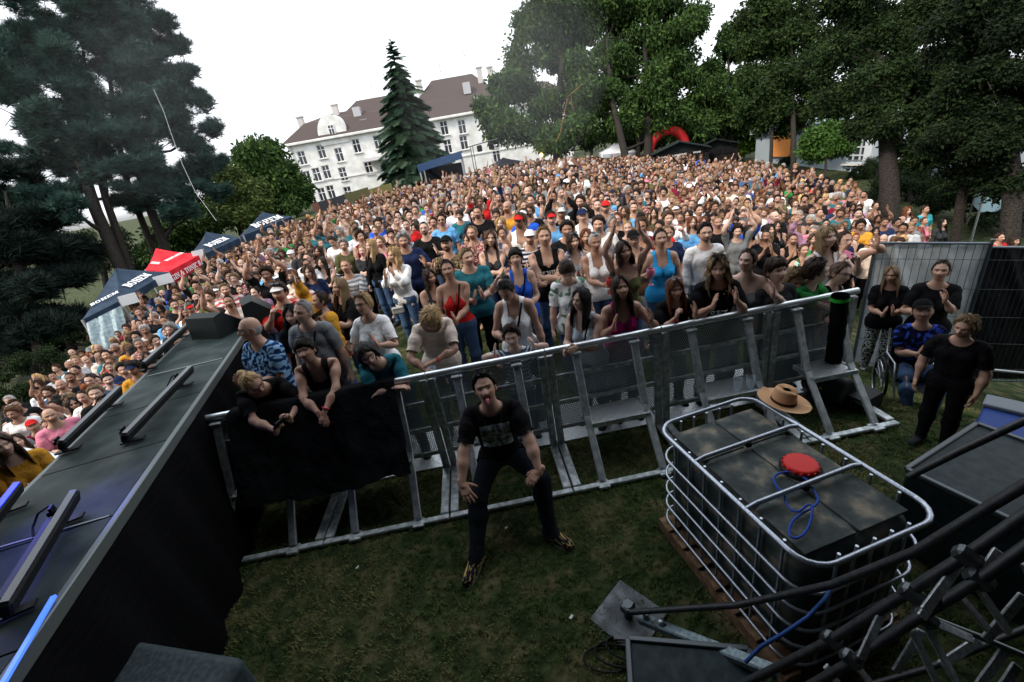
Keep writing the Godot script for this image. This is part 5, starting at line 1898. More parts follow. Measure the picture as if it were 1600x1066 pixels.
func batten(a: Vector3, b: Vector3, label: String, glow: bool) -> void:
	var d := b - a
	var L := d.length()
	var o := thing("led_batten", label, "stage light", (a + b) * 0.5, 0.0, "black light battens along the catwalk")
	d /= L
	var x := Vector3.UP.cross(d).normalized()
	o.basis = Basis(x, d.cross(x), d)
	var blk := mat("lamp_black", lin(0.012, 0.013, 0.014), 0.45)
	var mb := MB.new()
	mb.box(Vector3(0, 0.06, 0), Vector3(0.05, 0.075, L), Basis(Vector3(0, 0, 1), 0.35), 0.01)
	mb.box(Vector3(0.085, 0.02, 0), Vector3(0.05, 0.05, L * 0.7), Basis.IDENTITY, 0.01)
	part("housing", mb.done(), blk, o)
	mb = MB.new()
	mb.box(Vector3(-0.013, 0.099, 0), Vector3(0.03, 0.008, L * 0.97), Basis(Vector3(0, 0, 1), 0.35))
	var lm := mat("lens_dark", lin(0.05, 0.06, 0.07), 0.15)
	if glow:
		lm = mat("lens_blue", lin(0.02, 0.05, 0.5), 0.2)
		lm.emission_enabled = true
		lm.emission = Color(0.05, 0.15, 1.0)
		lm.emission_energy_multiplier = 0.4
	part("lens_strip", mb.done(), lm, o)
	for s in [-0.38, 0.38]:
		mb = MB.new()
		mb.box(Vector3(0.05, -0.03, s * L), Vector3(0.16, 0.012, 0.05)); mb.box(Vector3(0.07, 0.03, s * L), Vector3(0.012, 0.13, 0.05)); mb.tube([Vector3(0.05, 0.05, s * L), Vector3(0.1, 0.05, s * L)], 0.016, 8)
		part("bracket", mb.done(), blk, o)
	mb = MB.new()
	mb.tube([Vector3(0.06, 0.03, L * 0.42), Vector3(0.12, 0.06, L * 0.48), Vector3(0.19, 0.03, L * 0.5), Vector3(0.22, -0.02, L * 0.44), Vector3(0.2, -0.035, L * 0.36)], 0.006, 6)
	part("cable", mb.done(), mat("cable_black", lin(0.01, 0.01, 0.01), 0.6), o)

func build_stage() -> void:
	var dirr := Vector3(-0.258, 0, -0.966).normalized()
	var side := Vector3(-dirr.z, 0, dirr.x)   # towards the pit
	var o := thing("catwalk", "long dark plywood catwalk running from the lower left corner", "catwalk", Vector3(-3.0, 0, -3.0))
	var deck := mat("deck", Color.WHITE, 0.6, 0.0, noise_tex("deckt", 0.012, lin(0.014, 0.024, 0.023), lin(0.046, 0.062, 0.057), 6, 512), 0.45, noise_tex("deckb", 0.05, Color.BLACK, Color.WHITE, 3, 256), 0.15)
	# right edge passes through (-3.5,-3.66) at 1.6 m
	var e0 := Vector3(-1.89, 1.3, 0.3)
	var wd := 0.8
	for k in 8:
		var a := e0 + dirr * (k * 0.815)
		var mb := MB.new()
		mb.bar(a - side * wd * 0.5 + Vector3(0, -0.03, 0) + dirr * 0.003, a - side * wd * 0.5 + Vector3(0, -0.03, 0) + dirr * 0.811, wd, 0.06, Vector3.UP, 0.003)
		part("deck_panel", mb.done(), deck, o).position = -o.position
	for t in [2.45, 4.9]:
		var tp := MB.new()
		var c: Vector3 = e0 + dirr * t + Vector3(0, 0.003, 0)
		tp.bar(c - side * 0.02, c - side * (wd - 0.03) + dirr * 0.05, 0.012, 0.003)
		part("tape_strip", tp.done(), mat("tape_white", lin(0.35, 0.37, 0.36), 0.8), o).position = -o.position
	for q in [0.0, 1.0]:
		var mb := MB.new()
		var a: Vector3 = e0 - side * (wd * q) + side * (0.02 if q == 0.0 else -0.02) + Vector3(0, -0.04, 0)
		mb.bar(a, a + dirr * 6.52, 0.04, 0.08, Vector3.UP, 0.006)
		part("edge_trim", mb.done(), mat("edge_alu", lin(0.13, 0.15, 0.145), 0.5, 0.5), o).position = -o.position
	var nz := FastNoiseLite.new()
	nz.frequency = 1.0
	for q in [0.0, 1.0]:
		var mb := MB.new()
		mb.sheet(70, 6, func(s, t):
			var a: Vector3 = e0 - side * (wd * q) + side * (0.035 if q == 0.0 else -0.035) + dirr * (6.55 * s) + Vector3(0, -0.08 - 1.22 * t, 0)
			return a + side * (0.03 * sin(s * 90.0) * (0.3 + t) + 0.06 * t) * (1.0 if q == 0.0 else -1.0))
		part("skirt", mb.done(), cloth_mat("skirt", lin(0.004, 0.004, 0.0045)), o).position = -o.position
	var mbe := MB.new()
	var far := e0 + dirr * 6.55
	mbe.sheet(12, 4, func(s, t): return far - side * (wd * s) + Vector3(0, -0.02 - 1.3 * t, 0) + dirr * 0.02 * sin(s * 20.0))
	part("end_skirt", mbe.done(), cloth_mat("skirt", lin(0.004, 0.004, 0.0045)), o).position = -o.position
	batten(level(200, 697, 1.35), level(303, 585, 1.35), "black light batten on the pit edge of the catwalk, middle of frame left", false)
	batten(level(102, 708, 1.35), level(192, 618, 1.35), "black light batten on the far edge of the catwalk opposite the middle one", false)
	batten(level(228, 580, 1.35), level(297, 515, 1.35), "black light batten with pale top nearest the monitor speaker", false)
	batten(level(20, 970, 1.35), level(126, 785, 1.35), "black light batten nearest the lower left corner", false)
	batten(level(-60, 905, 1.35), level(38, 772, 1.35), "light batten glowing blue at the left edge of frame", true)
	# blue strip along the edge
	var st := MB.new()
	var s0 := level(84, 932, 1.325)
	var s1 := level(-20, 1110, 1.325)
	st.bar(s0, s1, 0.02, 0.014)
	var sm := mat("strip_blue", lin(0.1, 0.2, 0.8), 0.3)
	sm.emission_enabled = true
	sm.emission = Color(0.25, 0.45, 1.0)
	sm.emission_energy_multiplier = 0.5
	var sp := part("light_strip", st.done(), sm, self)
	tag(sp, "glowing blue light strip along the near catwalk edge", "light strip")
	var bl := AreaLight3D.new()
	bl.name = "blue_batten_light"
	bl.area_size = Vector2(1.1, 0.08)
	bl.light_color = Color(0.05, 0.12, 1.0)
	bl.light_energy = 0.14
	bl.shadow_enabled = true
	add_child(bl)
	var mid := (level(-60, 905, 1.35) + level(38, 772, 1.35)) * 0.5 + Vector3(0.06, 0.2, 0.0)
	bl.look_at_from_position(mid, mid + Vector3(0.75, -0.55, 0.5), Vector3.UP)
	# monitor wedge at the end
	wedge("monitor_speaker", "black wedge monitor speaker at the far end of the catwalk", level(343, 520, 1.3), deg_to_rad(160), Vector3(0.5, 0.3, 0.4))
	wedge("monitor_speaker", "black wedge monitor speaker behind the person in the blue patterned shirt", level(412, 500, 1.3), deg_to_rad(120), Vector3(0.5, 0.34, 0.42))
	# big cabinet below the catwalk at the lower left
	var sub := thing("subwoofer", "grey topped speaker cabinet at the lower left corner", "speaker", Vector3(-2.12, 0, -1.22), deg_to_rad(-16))
	var rb := rounded_box(Vector3(0.8, 0.76, 0.7), 0.05, 4)
	part("cabinet", rb.done(), mat("cab_grey", Color.WHITE, 0.6, 0.0, noise_tex("cabt", 0.05, lin(0.025, 0.036, 0.04), lin(0.05, 0.066, 0.07), 4, 256), 2.0), sub).position.y = 0.382
	var hb := MB.new()
	hb.box(Vector3(0, 0.38, 0.353), Vector3(0.7, 0.6, 0.01))
	part("grille", hb.done(), mat("grille_black", lin(0.01, 0.01, 0.01), 0.6), sub)
	for s in [-1.0, 1.0]:
		hb = MB.new()
		hb.box(Vector3(s * 0.403, 0.5, 0), Vector3(0.01, 0.1, 0.22), Basis.IDENTITY, 0.004)
		part("handle", hb.done(), mat("grille_black", lin(0.01, 0.01, 0.01), 0.6), sub)
	# the stage house round the camera: roof, back and side walls
	var h := thing("stage_house", "black stage roof and walls around the photographer", "stage", Vector3(0, 0, 6))
	var blk := mat("stage_black", lin(0.015, 0.015, 0.016), 0.9)
	var b := MB.new()
	b.box(Vector3(0.0, 6.0, -2.7), Vector3(22, 0.3, 13.4))
	part("roof", b.done(), blk, h)
	b = MB.new()
	b.box(Vector3(0, 2.9, 3.8), Vector3(22, 5.8, 0.3))
	part("back_wall", b.done(), blk, h)
	for s in [-1.0, 1.0]:
		b = MB.new()
		b.box(Vector3(s * 7.5, 2.9, -1.6), Vector3(0.3, 5.8, 10.4))
		part("side_wall", b.done(), blk, h)
	b = MB.new()
	b.box(Vector3(0, 0.6, 0.0), Vector3(12, 1.2, 7.0))
	part("floor", b.done(), blk, h)

func wedge(called: String, label: String, at: Vector3, yaw: float, s: Vector3) -> void:
	var o := thing(called, label, "speaker", at, yaw, "wedge monitor speakers")
	var mb := MB.new()
	var w := s.x / 2
	var p := [Vector2(-s.z / 2, 0), Vector2(s.z / 2, 0), Vector2(s.z / 2, 0.08), Vector2(-s.z * 0.1, s.y), Vector2(-s.z * 0.42, s.y * 0.92)]
	var l := []
	var r := []
	for q in p:
		l.append(Vector3(-w, q.y, q.x)); r.append(Vector3(w, q.y, q.x))
	mb.face(inverted(l)); mb.face(r)
	for k in 5: mb.face([l[k], l[(k + 1) % 5], r[(k + 1) % 5], r[k]])
	# turn all normals outward
	var c := Vector3(0, s.y * 0.4, 0)
	for i in mb.n.size():
		if mb.n[i].dot(mb.v[i] - c) < 0.0: mb.n[i] = -mb.n[i]
	var ix := mb.ix.duplicate()
	mb.ix.clear()
	for t in range(0, ix.size(), 3): mb.tri(ix[t], ix[t + 1], ix[t + 2])
	part("cabinet", mb.done(), mat("cab_black", lin(0.018, 0.022, 0.023), 0.55), o)
	mb = MB.new()
	var a := Vector3(0, 0.08, s.z / 2)
	var b := Vector3(0, s.y, -s.z * 0.1)
	var up := (b - a).normalized()
	mb.box((a + b) * 0.5 + Vector3(1, 0, 0).cross(up) * -0.006, Vector3(s.x * 0.9, (b - a).length() * 0.9, 0.012), Basis(Vector3.RIGHT, up, Vector3.RIGHT.cross(up)), 0.004)
	part("grille", mb.done(), mat("grille_grey", lin(0.03, 0.035, 0.036), 0.6, 0.3), o)

func build_right() -> void:
	var blk := mat("tube_black", Color.WHITE, 0.5, 0.2, noise_tex("tubt", 0.04, lin(0.006, 0.007, 0.008), lin(0.03, 0.034, 0.036), 4, 256), 3.0)
	var sil := mat("truss_silver", Color.WHITE, 0.4, 0.7, noise_tex("silt", 0.06, lin(0.22, 0.24, 0.25), lin(0.55, 0.58, 0.6), 4, 256), 4.0)
	# truss tower foot
	var o := thing("lighting_truss", "black lighting truss with silver braces in the lower right corner", "truss", level(1500, 1040, 0.0))
	var chords := [[[985, 957, 3.3], [1150, 946, 2.85], [1300, 914, 2.3], [1430, 862, 1.95], [1640, 735, 1.6]], [[1150, 1075, 2.4], [1300, 1000, 2.05], [1420, 925, 1.75], [1520, 862, 1.6], [1660, 765, 1.45]], [[1235, 1090, 2.1], [1330, 1035, 1.9], [1430, 968, 1.7], [1540, 900, 1.55], [1660, 815, 1.42]], [[1440, 960, 1.72], [1530, 995, 1.68], [1660, 1050, 1.62]], [[1420, 745, 2.9], [1500, 705, 2.7], [1640, 640, 2.5]], [[1310, 1085, 2.3], [1450, 1045, 2.1], [1660, 960, 1.9]]]
	for k in chords.size():
		var p := []
		for q in chords[k]: p.append(deep(q[0], q[1], q[2] * 0.8) - o.position)
		var mb := MB.new()
		mb.tube(p, [0.017, 0.017, 0.016, 0.01, 0.018, 0.012][k], 12)
		part("chord", mb.done(), blk if k != 3 else mat("truss_dull", lin(0.1, 0.12, 0.125), 0.4, 0.6), o)
	for q in [[1443, 972, 1500, 1075, 1.7], [1425, 985, 1470, 1080, 1.72], [1448, 968, 1520, 1000, 1.69], [1528, 918, 1578, 990, 1.58], [1500, 932, 1545, 985, 1.62], [1572, 1015, 1525, 1080, 1.66], [1500, 880, 1445, 955, 1.66], [1600, 880, 1640, 960, 1.5], [1325, 1025, 1370, 1080, 1.95], [1290, 1040, 1320, 1085, 2.0], [1590, 1040, 1560, 1085, 1.65], [1560, 860, 1530, 905, 1.6], [1480, 905, 1440, 965, 1.68], [1380, 955, 1345, 1030, 1.85], [1400, 1050, 1440, 985, 1.8], [1540, 1000, 1600, 930, 1.62], [1470, 1040, 1530, 1000, 1.75]]:
		var mb := MB.new()
		mb.bar(deep(q[0], q[1], q[4] * 0.8) - o.position, deep(q[2], q[3], (q[4] - 0.03) * 0.8) - o.position, 0.026, 0.01, Vector3(0.2, 0.9, 0.5), 0.003)
		part("brace", mb.done(), sil, o)
	for q in [[1445, 965, 1.7], [1425, 928, 1.74], [1530, 905, 1.57], [1512, 870, 1.6], [1330, 1030, 1.9], [1300, 1000, 2.05]]:
		var mb := MB.new()
		mb.box(deep(q[0], q[1], q[2] * 0.8) - o.position, Vector3(0.044, 0.048, 0.064), Basis.from_euler(Vector3(0.4, 0.6, 0.2)), 0.012)
		part("coupler", mb.done(), mat("coupler", lin(0.06, 0.07, 0.075), 0.4, 0.7), o)
	# base plate with spigot
	var pc := level(982, 965, 0.0)
	var bp := thing("base_plate", "square rusty steel base plate lying on the grass", "steel plate", Vector3(pc.x, 0, pc.z), deg_to_rad(40))
	var mb := MB.new()
	mb.box(Vector3(0, 0.012, 0), Vector3(0.36, 0.014, 0.36), Basis.IDENTITY, 0.003)
	part("plate", mb.done(), mat("plate_m", Color.WHITE, 0.6, 0.4, noise_tex("platet", 0.015, lin(0.03, 0.035, 0.04), lin(0.12, 0.13, 0.14), 5, 256), 1.2), bp)
	mb = MB.new()
	mb.tube([Vector3(0, 0.02, 0), Vector3(0, 0.14, 0)], 0.03, 12)
	mb.box(Vector3(0, 0.11, 0), Vector3(0.09, 0.05, 0.07), Basis.IDENTITY, 0.01)
	part("spigot", mb.done(), mat("coupler", lin(0.06, 0.07, 0.075), 0.4, 0.7), bp)
	mb = MB.new()
	mb.lathe([Vector2(0.018, 0.02), Vector2(0.018, 0.032), Vector2(0.028, 0.032), Vector2(0.028, 0.02)], 14, Transform3D(Basis.IDENTITY, Vector3(-0.12, 0, 0.1)))
	part("eye_ring", mb.done(), mat("coupler", lin(0.06, 0.07, 0.075), 0.4, 0.7), bp)
	mb = MB.new()
	var a0 := level(1000, 966, 0.13)
	var a1 := level(1215, 1052, 0.5)
	var og := thing("outrigger", "silver outrigger arm from base plate towards the truss", "metal arm", a0)
	mb.bar(Vector3.ZERO, a1 - a0, 0.06, 0.05, Vector3.UP, 0.008)
	part("arm", mb.done(), mat("arm_m", Color.WHITE, 0.45, 0.6, noise_tex("armt", 0.05, lin(0.06, 0.09, 0.1), lin(0.2, 0.25, 0.27), 4, 256), 3.0), og)
	for t in [0.06, 0.2]:
		mb = MB.new()
		mb.lathe([Vector2(0.001, 0.03), Vector2(0.02, 0.03), Vector2(0.02, 0.0)], 8, Transform3D(Basis.IDENTITY, (a1 - a0) * t + Vector3(0, 0.028, 0)))
		part("bolt", mb.done(), sil, og)
	# blue hose past the cage
	mb = MB.new()
	var hp := []
	for q in [[1165, 1035, 2.5], [1190, 1010, 2.45], [1225, 990, 2.4], [1262, 965, 2.35], [1290, 935, 2.4], [1300, 915, 2.5]]: hp.append(deep(q[0], q[1], q[2] * 0.8))
	mb.tube(hp, 0.009, 8)
	tag(part("hose", mb.done(), mat("blue_hose", lin(0.02, 0.06, 0.2), 0.5), self), "dark blue hose curving past the bottom of the cage", "hose")
	# flight cases
	for q in [[level(1085, 1075, 0.4), Vector3(0.6, 0.4, 0.4), -0.25, "dark teal flight case at the bottom edge beside the outrigger"], [level(1590, 745, 0.65), Vector3(0.8, 0.65, 0.7), 0.35, "dark flight case with teal lid at the right edge"]]:
		var c: Vector3 = q[0]
		var s: Vector3 = q[1]
		var fc := thing("flight_case", q[3], "case", Vector3(c.x, 0, c.z), q[2], "flight cases")
		mb = MB.new()
		mb.box(Vector3(0, s.y / 2, 0), s, Basis.IDENTITY, 0.012)
		part("body", mb.done(), mat("case_m", Color.WHITE, 0.5, 0.0, noise_tex("caset", 0.03, lin(0.006, 0.012, 0.014), lin(0.018, 0.03, 0.034), 4, 256), 1.5), fc)
		for e in [-1.0, 1.0]:
			mb = MB.new()
			mb.box(Vector3(e * s.x / 2, s.y, 0), Vector3(0.03, 0.03, s.z), Basis.IDENTITY, 0.005); mb.box(Vector3(0, s.y, e * s.z / 2), Vector3(s.x, 0.03, 0.03), Basis.IDENTITY, 0.005)
			part("edge_profile", mb.done(), mat("case_edge", lin(0.05, 0.06, 0.065), 0.4, 0.5), fc)
		mb = MB.new()
		mb.box(Vector3(0.1, s.y + 0.003, 0.1), Vector3(0.16, 0.008, 0.1), Basis.IDENTITY, 0.003)
		part("handle_dish", mb.done(), mat("case_edge", lin(0.05, 0.06, 0.065), 0.4, 0.5), fc)
	# blower with standing air tube
	var bc := level(1290, 622, 0.0)
	var bw := thing("tube_blower", "black fan blower carrying a tall black air tube with green ring", "blower", bc, 0.3)
	bw.scale = Vector3.ONE * 0.72
	bw.rotation.z = 0.08
	mb = MB.new()
	mb.lathe([Vector2(0.001, -0.26), Vector2(0.17, -0.26), Vector2(0.19, -0.24), Vector2(0.19, 0.24), Vector2(0.2, 0.25), Vector2(0.2, 0.29), Vector2(0.14, 0.3), Vector2(0.001, 0.28)], 28, Transform3D(Basis(Vector3(1, 0, 0), PI / 2) , Vector3(0, 0.24, 0)))
	part("fan_drum", mb.done(), mat("drum", lin(0.014, 0.02, 0.02), 0.5), bw)
	mb = MB.new()
	mb.tube([Vector3(0.0, 0.4, 0.05), Vector3(0, 0.62, 0.05)], 0.085, 16)
	for k in 3: mb.lathe([Vector2(0.086, 0.0), Vector2(0.093, 0.006), Vector2(0.086, 0.012)], 18, Transform3D(Basis.IDENTITY, Vector3(0, 0.46 + k * 0.06, 0.05)))
	part("outlet", mb.done(), mat("outlet", lin(0.02, 0.024, 0.024), 0.3, 0.3), bw)
	mb = MB.new()
	mb.sheet(24, 30, func(s, t): return Vector3(cos(s * TAU), 0, sin(s * TAU)) * (0.097 + 0.004 * sin(t * 40.0 + 2.0 * sin(s * TAU))) + Vector3(0.01 * sin(t * 3.0), 0.6 + 1.05 * t, 0.05))
	part("air_tube", mb.done(), cloth_mat("tube", lin(0.006, 0.0065, 0.007)), bw)
	mb = MB.new()
	mb.lathe([Vector2(0.1045, 1.575), Vector2(0.1055, 1.6), Vector2(0.1045, 1.622)], 24, Transform3D(Basis.IDENTITY, Vector3(0, 0, 0.05)))
	part("green_ring", mb.done(), mat("tape_green", lin(0.03, 0.4, 0.04), 0.6), bw)
	mb = MB.new()
	mb.box(Vector3(0.18, 0.2, 0.33), Vector3(0.36, 0.02, 0.36), Basis.IDENTITY, 0.004); mb.box(Vector3(0.35, 0.1, 0.33), Vector3(0.02, 0.2, 0.36)); mb.box(Vector3(0.18, 0.1, 0.5), Vector3(0.36, 0.2, 0.02)); mb.box(Vector3(0.0, 0.03, 0), Vector3(0.46, 0.03, 0.6))
	part("control_box", mb.done(), mat("ctrl", lin(0.02, 0.022, 0.024), 0.5), bw)
	mb = MB.new()
	mb.face([Vector3(-0.195, 0.27, 0.02), Vector3(-0.195, 0.27, 0.08), Vector3(-0.19, 0.325, 0.05)])
	part("warning_sticker", mb.done(), mat("sticker_yellow", lin(0.6, 0.5, 0.03), 0.6), bw)
	# fence with sheets
	var A := level(1328, 590, -1.35)
	var B := level(1482, 600, -1.5)
	var C := level(1660, 605, -1.75)
	for k in 2:
		var p: Vector3 = [A, B][k]
		var q: Vector3 = [B, C][k]
		var f := thing("site_fence", ["mesh site fence panel covered by a grey plastic sheet", "mesh site fence panel covered by black sheeting at the right edge"][k], "fence", p)
		var H: float = [2.2, 2.15][k]
		var d := q - p
		for e in [0.0, 1.0]:
			mb = MB.new()
			mb.tube([d * e + Vector3(0, -0.1, 0), d * e + Vector3(0, H + 0.06, 0)], 0.022, 8)
			part("post", mb.done(), mat("fence_steel", lin(0.12, 0.15, 0.17), 0.45, 0.6), f)
		for e in [0.04, 1.0]:
			mb = MB.new()
			mb.tube([Vector3(0, H * e, 0), d + Vector3(0, H * e, 0)], 0.018, 8)
			part("rail", mb.done(), mat("fence_steel", lin(0.12, 0.15, 0.17), 0.45, 0.6), f)
		for e in 13 if k == 0 else 22:
			mb = MB.new()
			var t: float = (e + 1.0) / (14.0 if k == 0 else 23.0)
			mb.tube([d * t + Vector3(0, 0.08, 0.025), d * t + Vector3(0, H, 0.025)], 0.0035, 5)
			part("wire", mb.done(), mat("fence_wire", lin(0.05, 0.06, 0.065), 0.45, 0.5), f)
		for e in 5:
			mb = MB.new()
			mb.tube([Vector3(0, 0.3 + e * 0.42, 0.028), d + Vector3(0, 0.3 + e * 0.42, 0.028)], 0.0035, 5)
			part("wire", mb.done(), mat("fence_wire", lin(0.05, 0.06, 0.065), 0.45, 0.5), f)
		mb = MB.new()
		var n := FastNoiseLite.new()
		n.frequency = 1.0
		mb.sheet(40, 30, func(s, t):
			var cre: float = 0.03 * exp(-pow((s - 0.15 - t * 0.7) / 0.05, 2)) + 0.02 * exp(-pow((s - 0.6 - t * 0.2) / 0.06, 2))
			return d * s + Vector3(0, H - 0.02 - t * (H - 0.12), -0.035 + cre + 0.025 * n.get_noise_2d(s * 6.0 + 9.0 * k, t * 4.0)))
		part("sheeting", mb.done(), mat("tarp_grey", Color.WHITE, 0.4, 0.0, noise_tex("tarpt", 0.02, lin(0.55, 0.6, 0.64), lin(0.68, 0.73, 0.76), 4, 256), 0.6) if k == 0 else mat("tarp_black", lin(0.006, 0.007, 0.009), 0.5), f)
	# cups on the step
	for q in [[1152, 600], [1172, 597]]:
		var cp := level(q[0], q[1] + 9, 0.466)
		mb = MB.new()
		mb.lathe([Vector2(0.03, 0.0), Vector2(0.042, 0.12), Vector2(0.044, 0.122), Vector2(0.04, 0.12), Vector2(0.029, 0.006), Vector2(0.001, 0.005)], 16)
		var c := part("plastic_cup", mb.done(), cup_mat(), self)
		c.position = cp
		tag(c, "clear plastic cup on the barrier step, left one" if q[0] == 1152 else "clear plastic cup on the barrier step, right one", "cup", "clear plastic cups")
	# blue cool box by the standing crew person
	var cb := thing("cool_box", "blue low box on the grass behind the crew person", "box", level(1575, 672, 0.1) * Vector3(1, 0, 1), 0.6)
	part("tub", rounded_box(Vector3(0.55, 0.2, 0.36), 0.03, 3).done(), mat("box_blue", lin(0.02, 0.05, 0.2), 0.6), cb).position.y = 0.1
	part("cover", rounded_box(Vector3(0.2, 0.04, 0.38), 0.015, 3).done(), mat("box_white", lin(0.16, 0.18, 0.2), 0.6), cb).position = Vector3(0.2, 0.215, 0)
	# scraps and a cable on the grass
	for q in [[792, 828, "pale scrap on the grass between the seated person and the base bar"], [880, 846, "pale scrap on the grass right of the patterned shoes"], [893, 968, "pale scrap on the grass left of the steel base plate"], [560, 890, "pale scrap on the grass before the black cloth"]]:
		mb = MB.new()
		mb.face([Vector3(-0.014, 0.012, -0.01), Vector3(0.016, 0.016, -0.008), Vector3(0.012, 0.024, 0.012), Vector3(-0.012, 0.014, 0.01)])
		var sc := part("paper_scrap", mb.done(), mat("scrap", lin(0.5, 0.5, 0.47), 0.9), self)
		sc.position = level(q[0], q[1], 0.0) + Vector3(0, 0.012, 0)
		sc.rotation.y = q[0]
		tag(sc, q[2], "litter", "pale scraps on the grass")
	mb = MB.new()
	var cpth := []
	for k in 40:
		var a := k * 0.42
		cpth.append(level(945 + 42.0 * cos(a) + k * 1.2, 1035 + 20.0 * sin(a * 1.03) - k * 0.4, 0.0) + Vector3(0, 0.012 + 0.0008 * k, 0))
	mb.tube(cpth, 0.007, 6)
	tag(part("coiled_cable", mb.done(), mat("cable_black", lin(0.01, 0.01, 0.01), 0.6), self), "black cable coiled on the grass below the base plate", "cable")
	# pale cable on the grass
	mb = MB.new()
	var wp := []
	for q in [[1440, 570], [1500, 576], [1560, 582], [1640, 590]]: wp.append(level(q[0], q[1], 0.0) + Vector3(0, 0.02, 0))
	mb.tube(wp, 0.014, 6)
	tag(part("cable", mb.done(), mat("cable_white", lin(0.5, 0.52, 0.52), 0.6), self), "white cable lying across the grass at right", "cable")

func cup_mat() -> StandardMaterial3D:
	if M.has("cupm"): return M["cupm"]
	var m := mat("cupm", Color(0.85, 0.9, 0.95, 0.25), 0.1)
	m.transparency = BaseMaterial3D.TRANSPARENCY_ALPHA
	return m
# ---------------------------------------------------------------- the crowd
const POSES := {
	"down": {},
	"clap": {"lh": Vector3(0.045, 1.19, 0.33), "rh": Vector3(-0.05, 1.16, 0.34), "ld": Vector3(-0.12, 0.95, 0.3), "rd": Vector3(0.14, 0.9, 0.35), "lt": "flat", "rt": "flat"},
	"clap_wide": {"lh": Vector3(0.17, 1.27, 0.31), "rh": Vector3(-0.16, 1.23, 0.32), "ld": Vector3(-0.1, 0.95, 0.25), "rd": Vector3(0.1, 0.9, 0.3), "lt": "spread", "rt": "spread", "ln": Vector3(-1, 0, 0.4), "rn": Vector3(1, 0, 0.4)},
	"clap_high": {"lh": Vector3(0.06, 1.42, 0.29), "rh": Vector3(-0.07, 1.4, 0.3), "ld": Vector3(-0.12, 0.95, 0.15), "rd": Vector3(0.14, 0.9, 0.2), "lt": "flat", "rt": "spread"},
	"overhead": {"lh": Vector3(0.14, 1.93, 0.12), "rh": Vector3(-0.16, 1.95, 0.12), "lp": Vector3(1, 0.1, 0.3), "rp": Vector3(-1, 0.1, 0.3), "lt": "flat", "rt": "spread", "ld": Vector3(-0.15, 1, 0.1), "rd": Vector3(0.15, 1, 0.1)},
	"cross": {"lh": Vector3(-0.13, 1.13, 0.25), "rh": Vector3(0.12, 1.17, 0.26), "ld": Vector3(-1, 0.2, -0.1), "rd": Vector3(1, 0.25, -0.1), "lp": Vector3(0.8, -0.6, 0.1), "rp": Vector3(-0.8, -0.6, 0.1), "ln": Vector3(0, 0, -1), "rn": Vector3(0, 0, -1)},
	"phone": {"rh": Vector3(-0.1, 1.46, 0.36), "lh": Vector3(0.1, 1.44, 0.36), "rd": Vector3(0.35, 0.9, 0.1), "ld": Vector3(-0.35, 0.9, 0.1), "rt": "grip", "lt": "grip"},
	"raise": {"rh": Vector3(-0.3, 1.92, 0.1), "rp": Vector3(-1, 0, 0.1), "rt": "spread", "rn": Vector3(0, 0, 1), "rd": Vector3(-0.1, 1, 0)},
	"cup": {"rh": Vector3(-0.13, 1.2, 0.3), "rt": "grip", "rn": Vector3(1, 0, 0), "rd": Vector3(0.4, 0.2, 0.9)},
	"rail": {"lean": 20.0, "lh": Vector3(-0.07, 1.15, 0.45), "rh": Vector3(0.1, 1.17, 0.48), "ld": Vector3(-1, -0.05, 0.15), "rd": Vector3(1, -0.05, 0.15), "lp": Vector3(1, -0.25, -0.1), "rp": Vector3(-1, -0.25, -0.1), "ln": Vector3(0, -1, 0), "rn": Vector3(0, -1, 0)},
}
const SAYS := {"down": "with arms down", "clap": "clapping at chest height", "clap_wide": "opening both hands", "clap_high": "clapping before the face", "overhead": "clapping overhead", "cross": "with folded arms", "phone": "filming", "raise": "waving", "cup": "with one bent arm", "rail": "leaning forward"}
const HAIR := {"black": [0.012, 0.009, 0.008], "dark": [0.035, 0.02, 0.013], "brown": [0.085, 0.047, 0.026], "blond": [0.4, 0.26, 0.12], "ash": [0.22, 0.145, 0.075], "grey": [0.28, 0.27, 0.26], "auburn": [0.14, 0.045, 0.018], "white": [0.5, 0.49, 0.47]}
const DYE := {"black": [0.008, 0.008, 0.009], "white": [0.72, 0.72, 0.72], "cream": [0.62, 0.52, 0.44], "navy": [0.014, 0.022, 0.06], "grey": [0.16, 0.17, 0.175], "light grey": [0.38, 0.39, 0.4], "red": [0.5, 0.02, 0.02], "wine": [0.15, 0.01, 0.025], "sky blue": [0.12, 0.33, 0.6], "royal blue": [0.02, 0.09, 0.5], "teal": [0.02, 0.12, 0.15], "turquoise": [0.05, 0.36, 0.42], "green": [0.03, 0.2, 0.05], "olive": [0.08, 0.08, 0.035], "mustard": [0.5, 0.24, 0.03], "orange": [0.6, 0.17, 0.03], "pink": [0.62, 0.2, 0.28], "magenta": [0.28, 0.015, 0.12], "mauve": [0.3, 0.17, 0.26], "lilac": [0.4, 0.32, 0.5], "mint": [0.35, 0.55, 0.45], "brown": [0.1, 0.055, 0.03], "denim blue": [0.05, 0.09, 0.17], "charcoal": [0.03, 0.032, 0.035]}
var placed := []    # spots of the people built one by one
var heads := []
var generic := {}
var used_labels := {}

func dye(c: String) -> StandardMaterial3D:
	var l: Array = DYE[c]
	return cloth_mat(c, lin(l[0], l[1], l[2]))
func hairdye(c: String) -> StandardMaterial3D:
	var l: Array = HAIR[c]
	return hair_mat(c, lin(minf(l[0] * 1.5, 1), minf(l[1] * 1.5, 1), minf(l[2] * 1.5, 1)))
func browof(c: String) -> Color:
	var l: Array = HAIR[c]
	return Color(clampf(l[0] * 1.1 + 0.1, 0, 0.6), clampf(l[1] * 1.1 + 0.07, 0, 0.5), clampf(l[2] + 0.05, 0, 0.4))

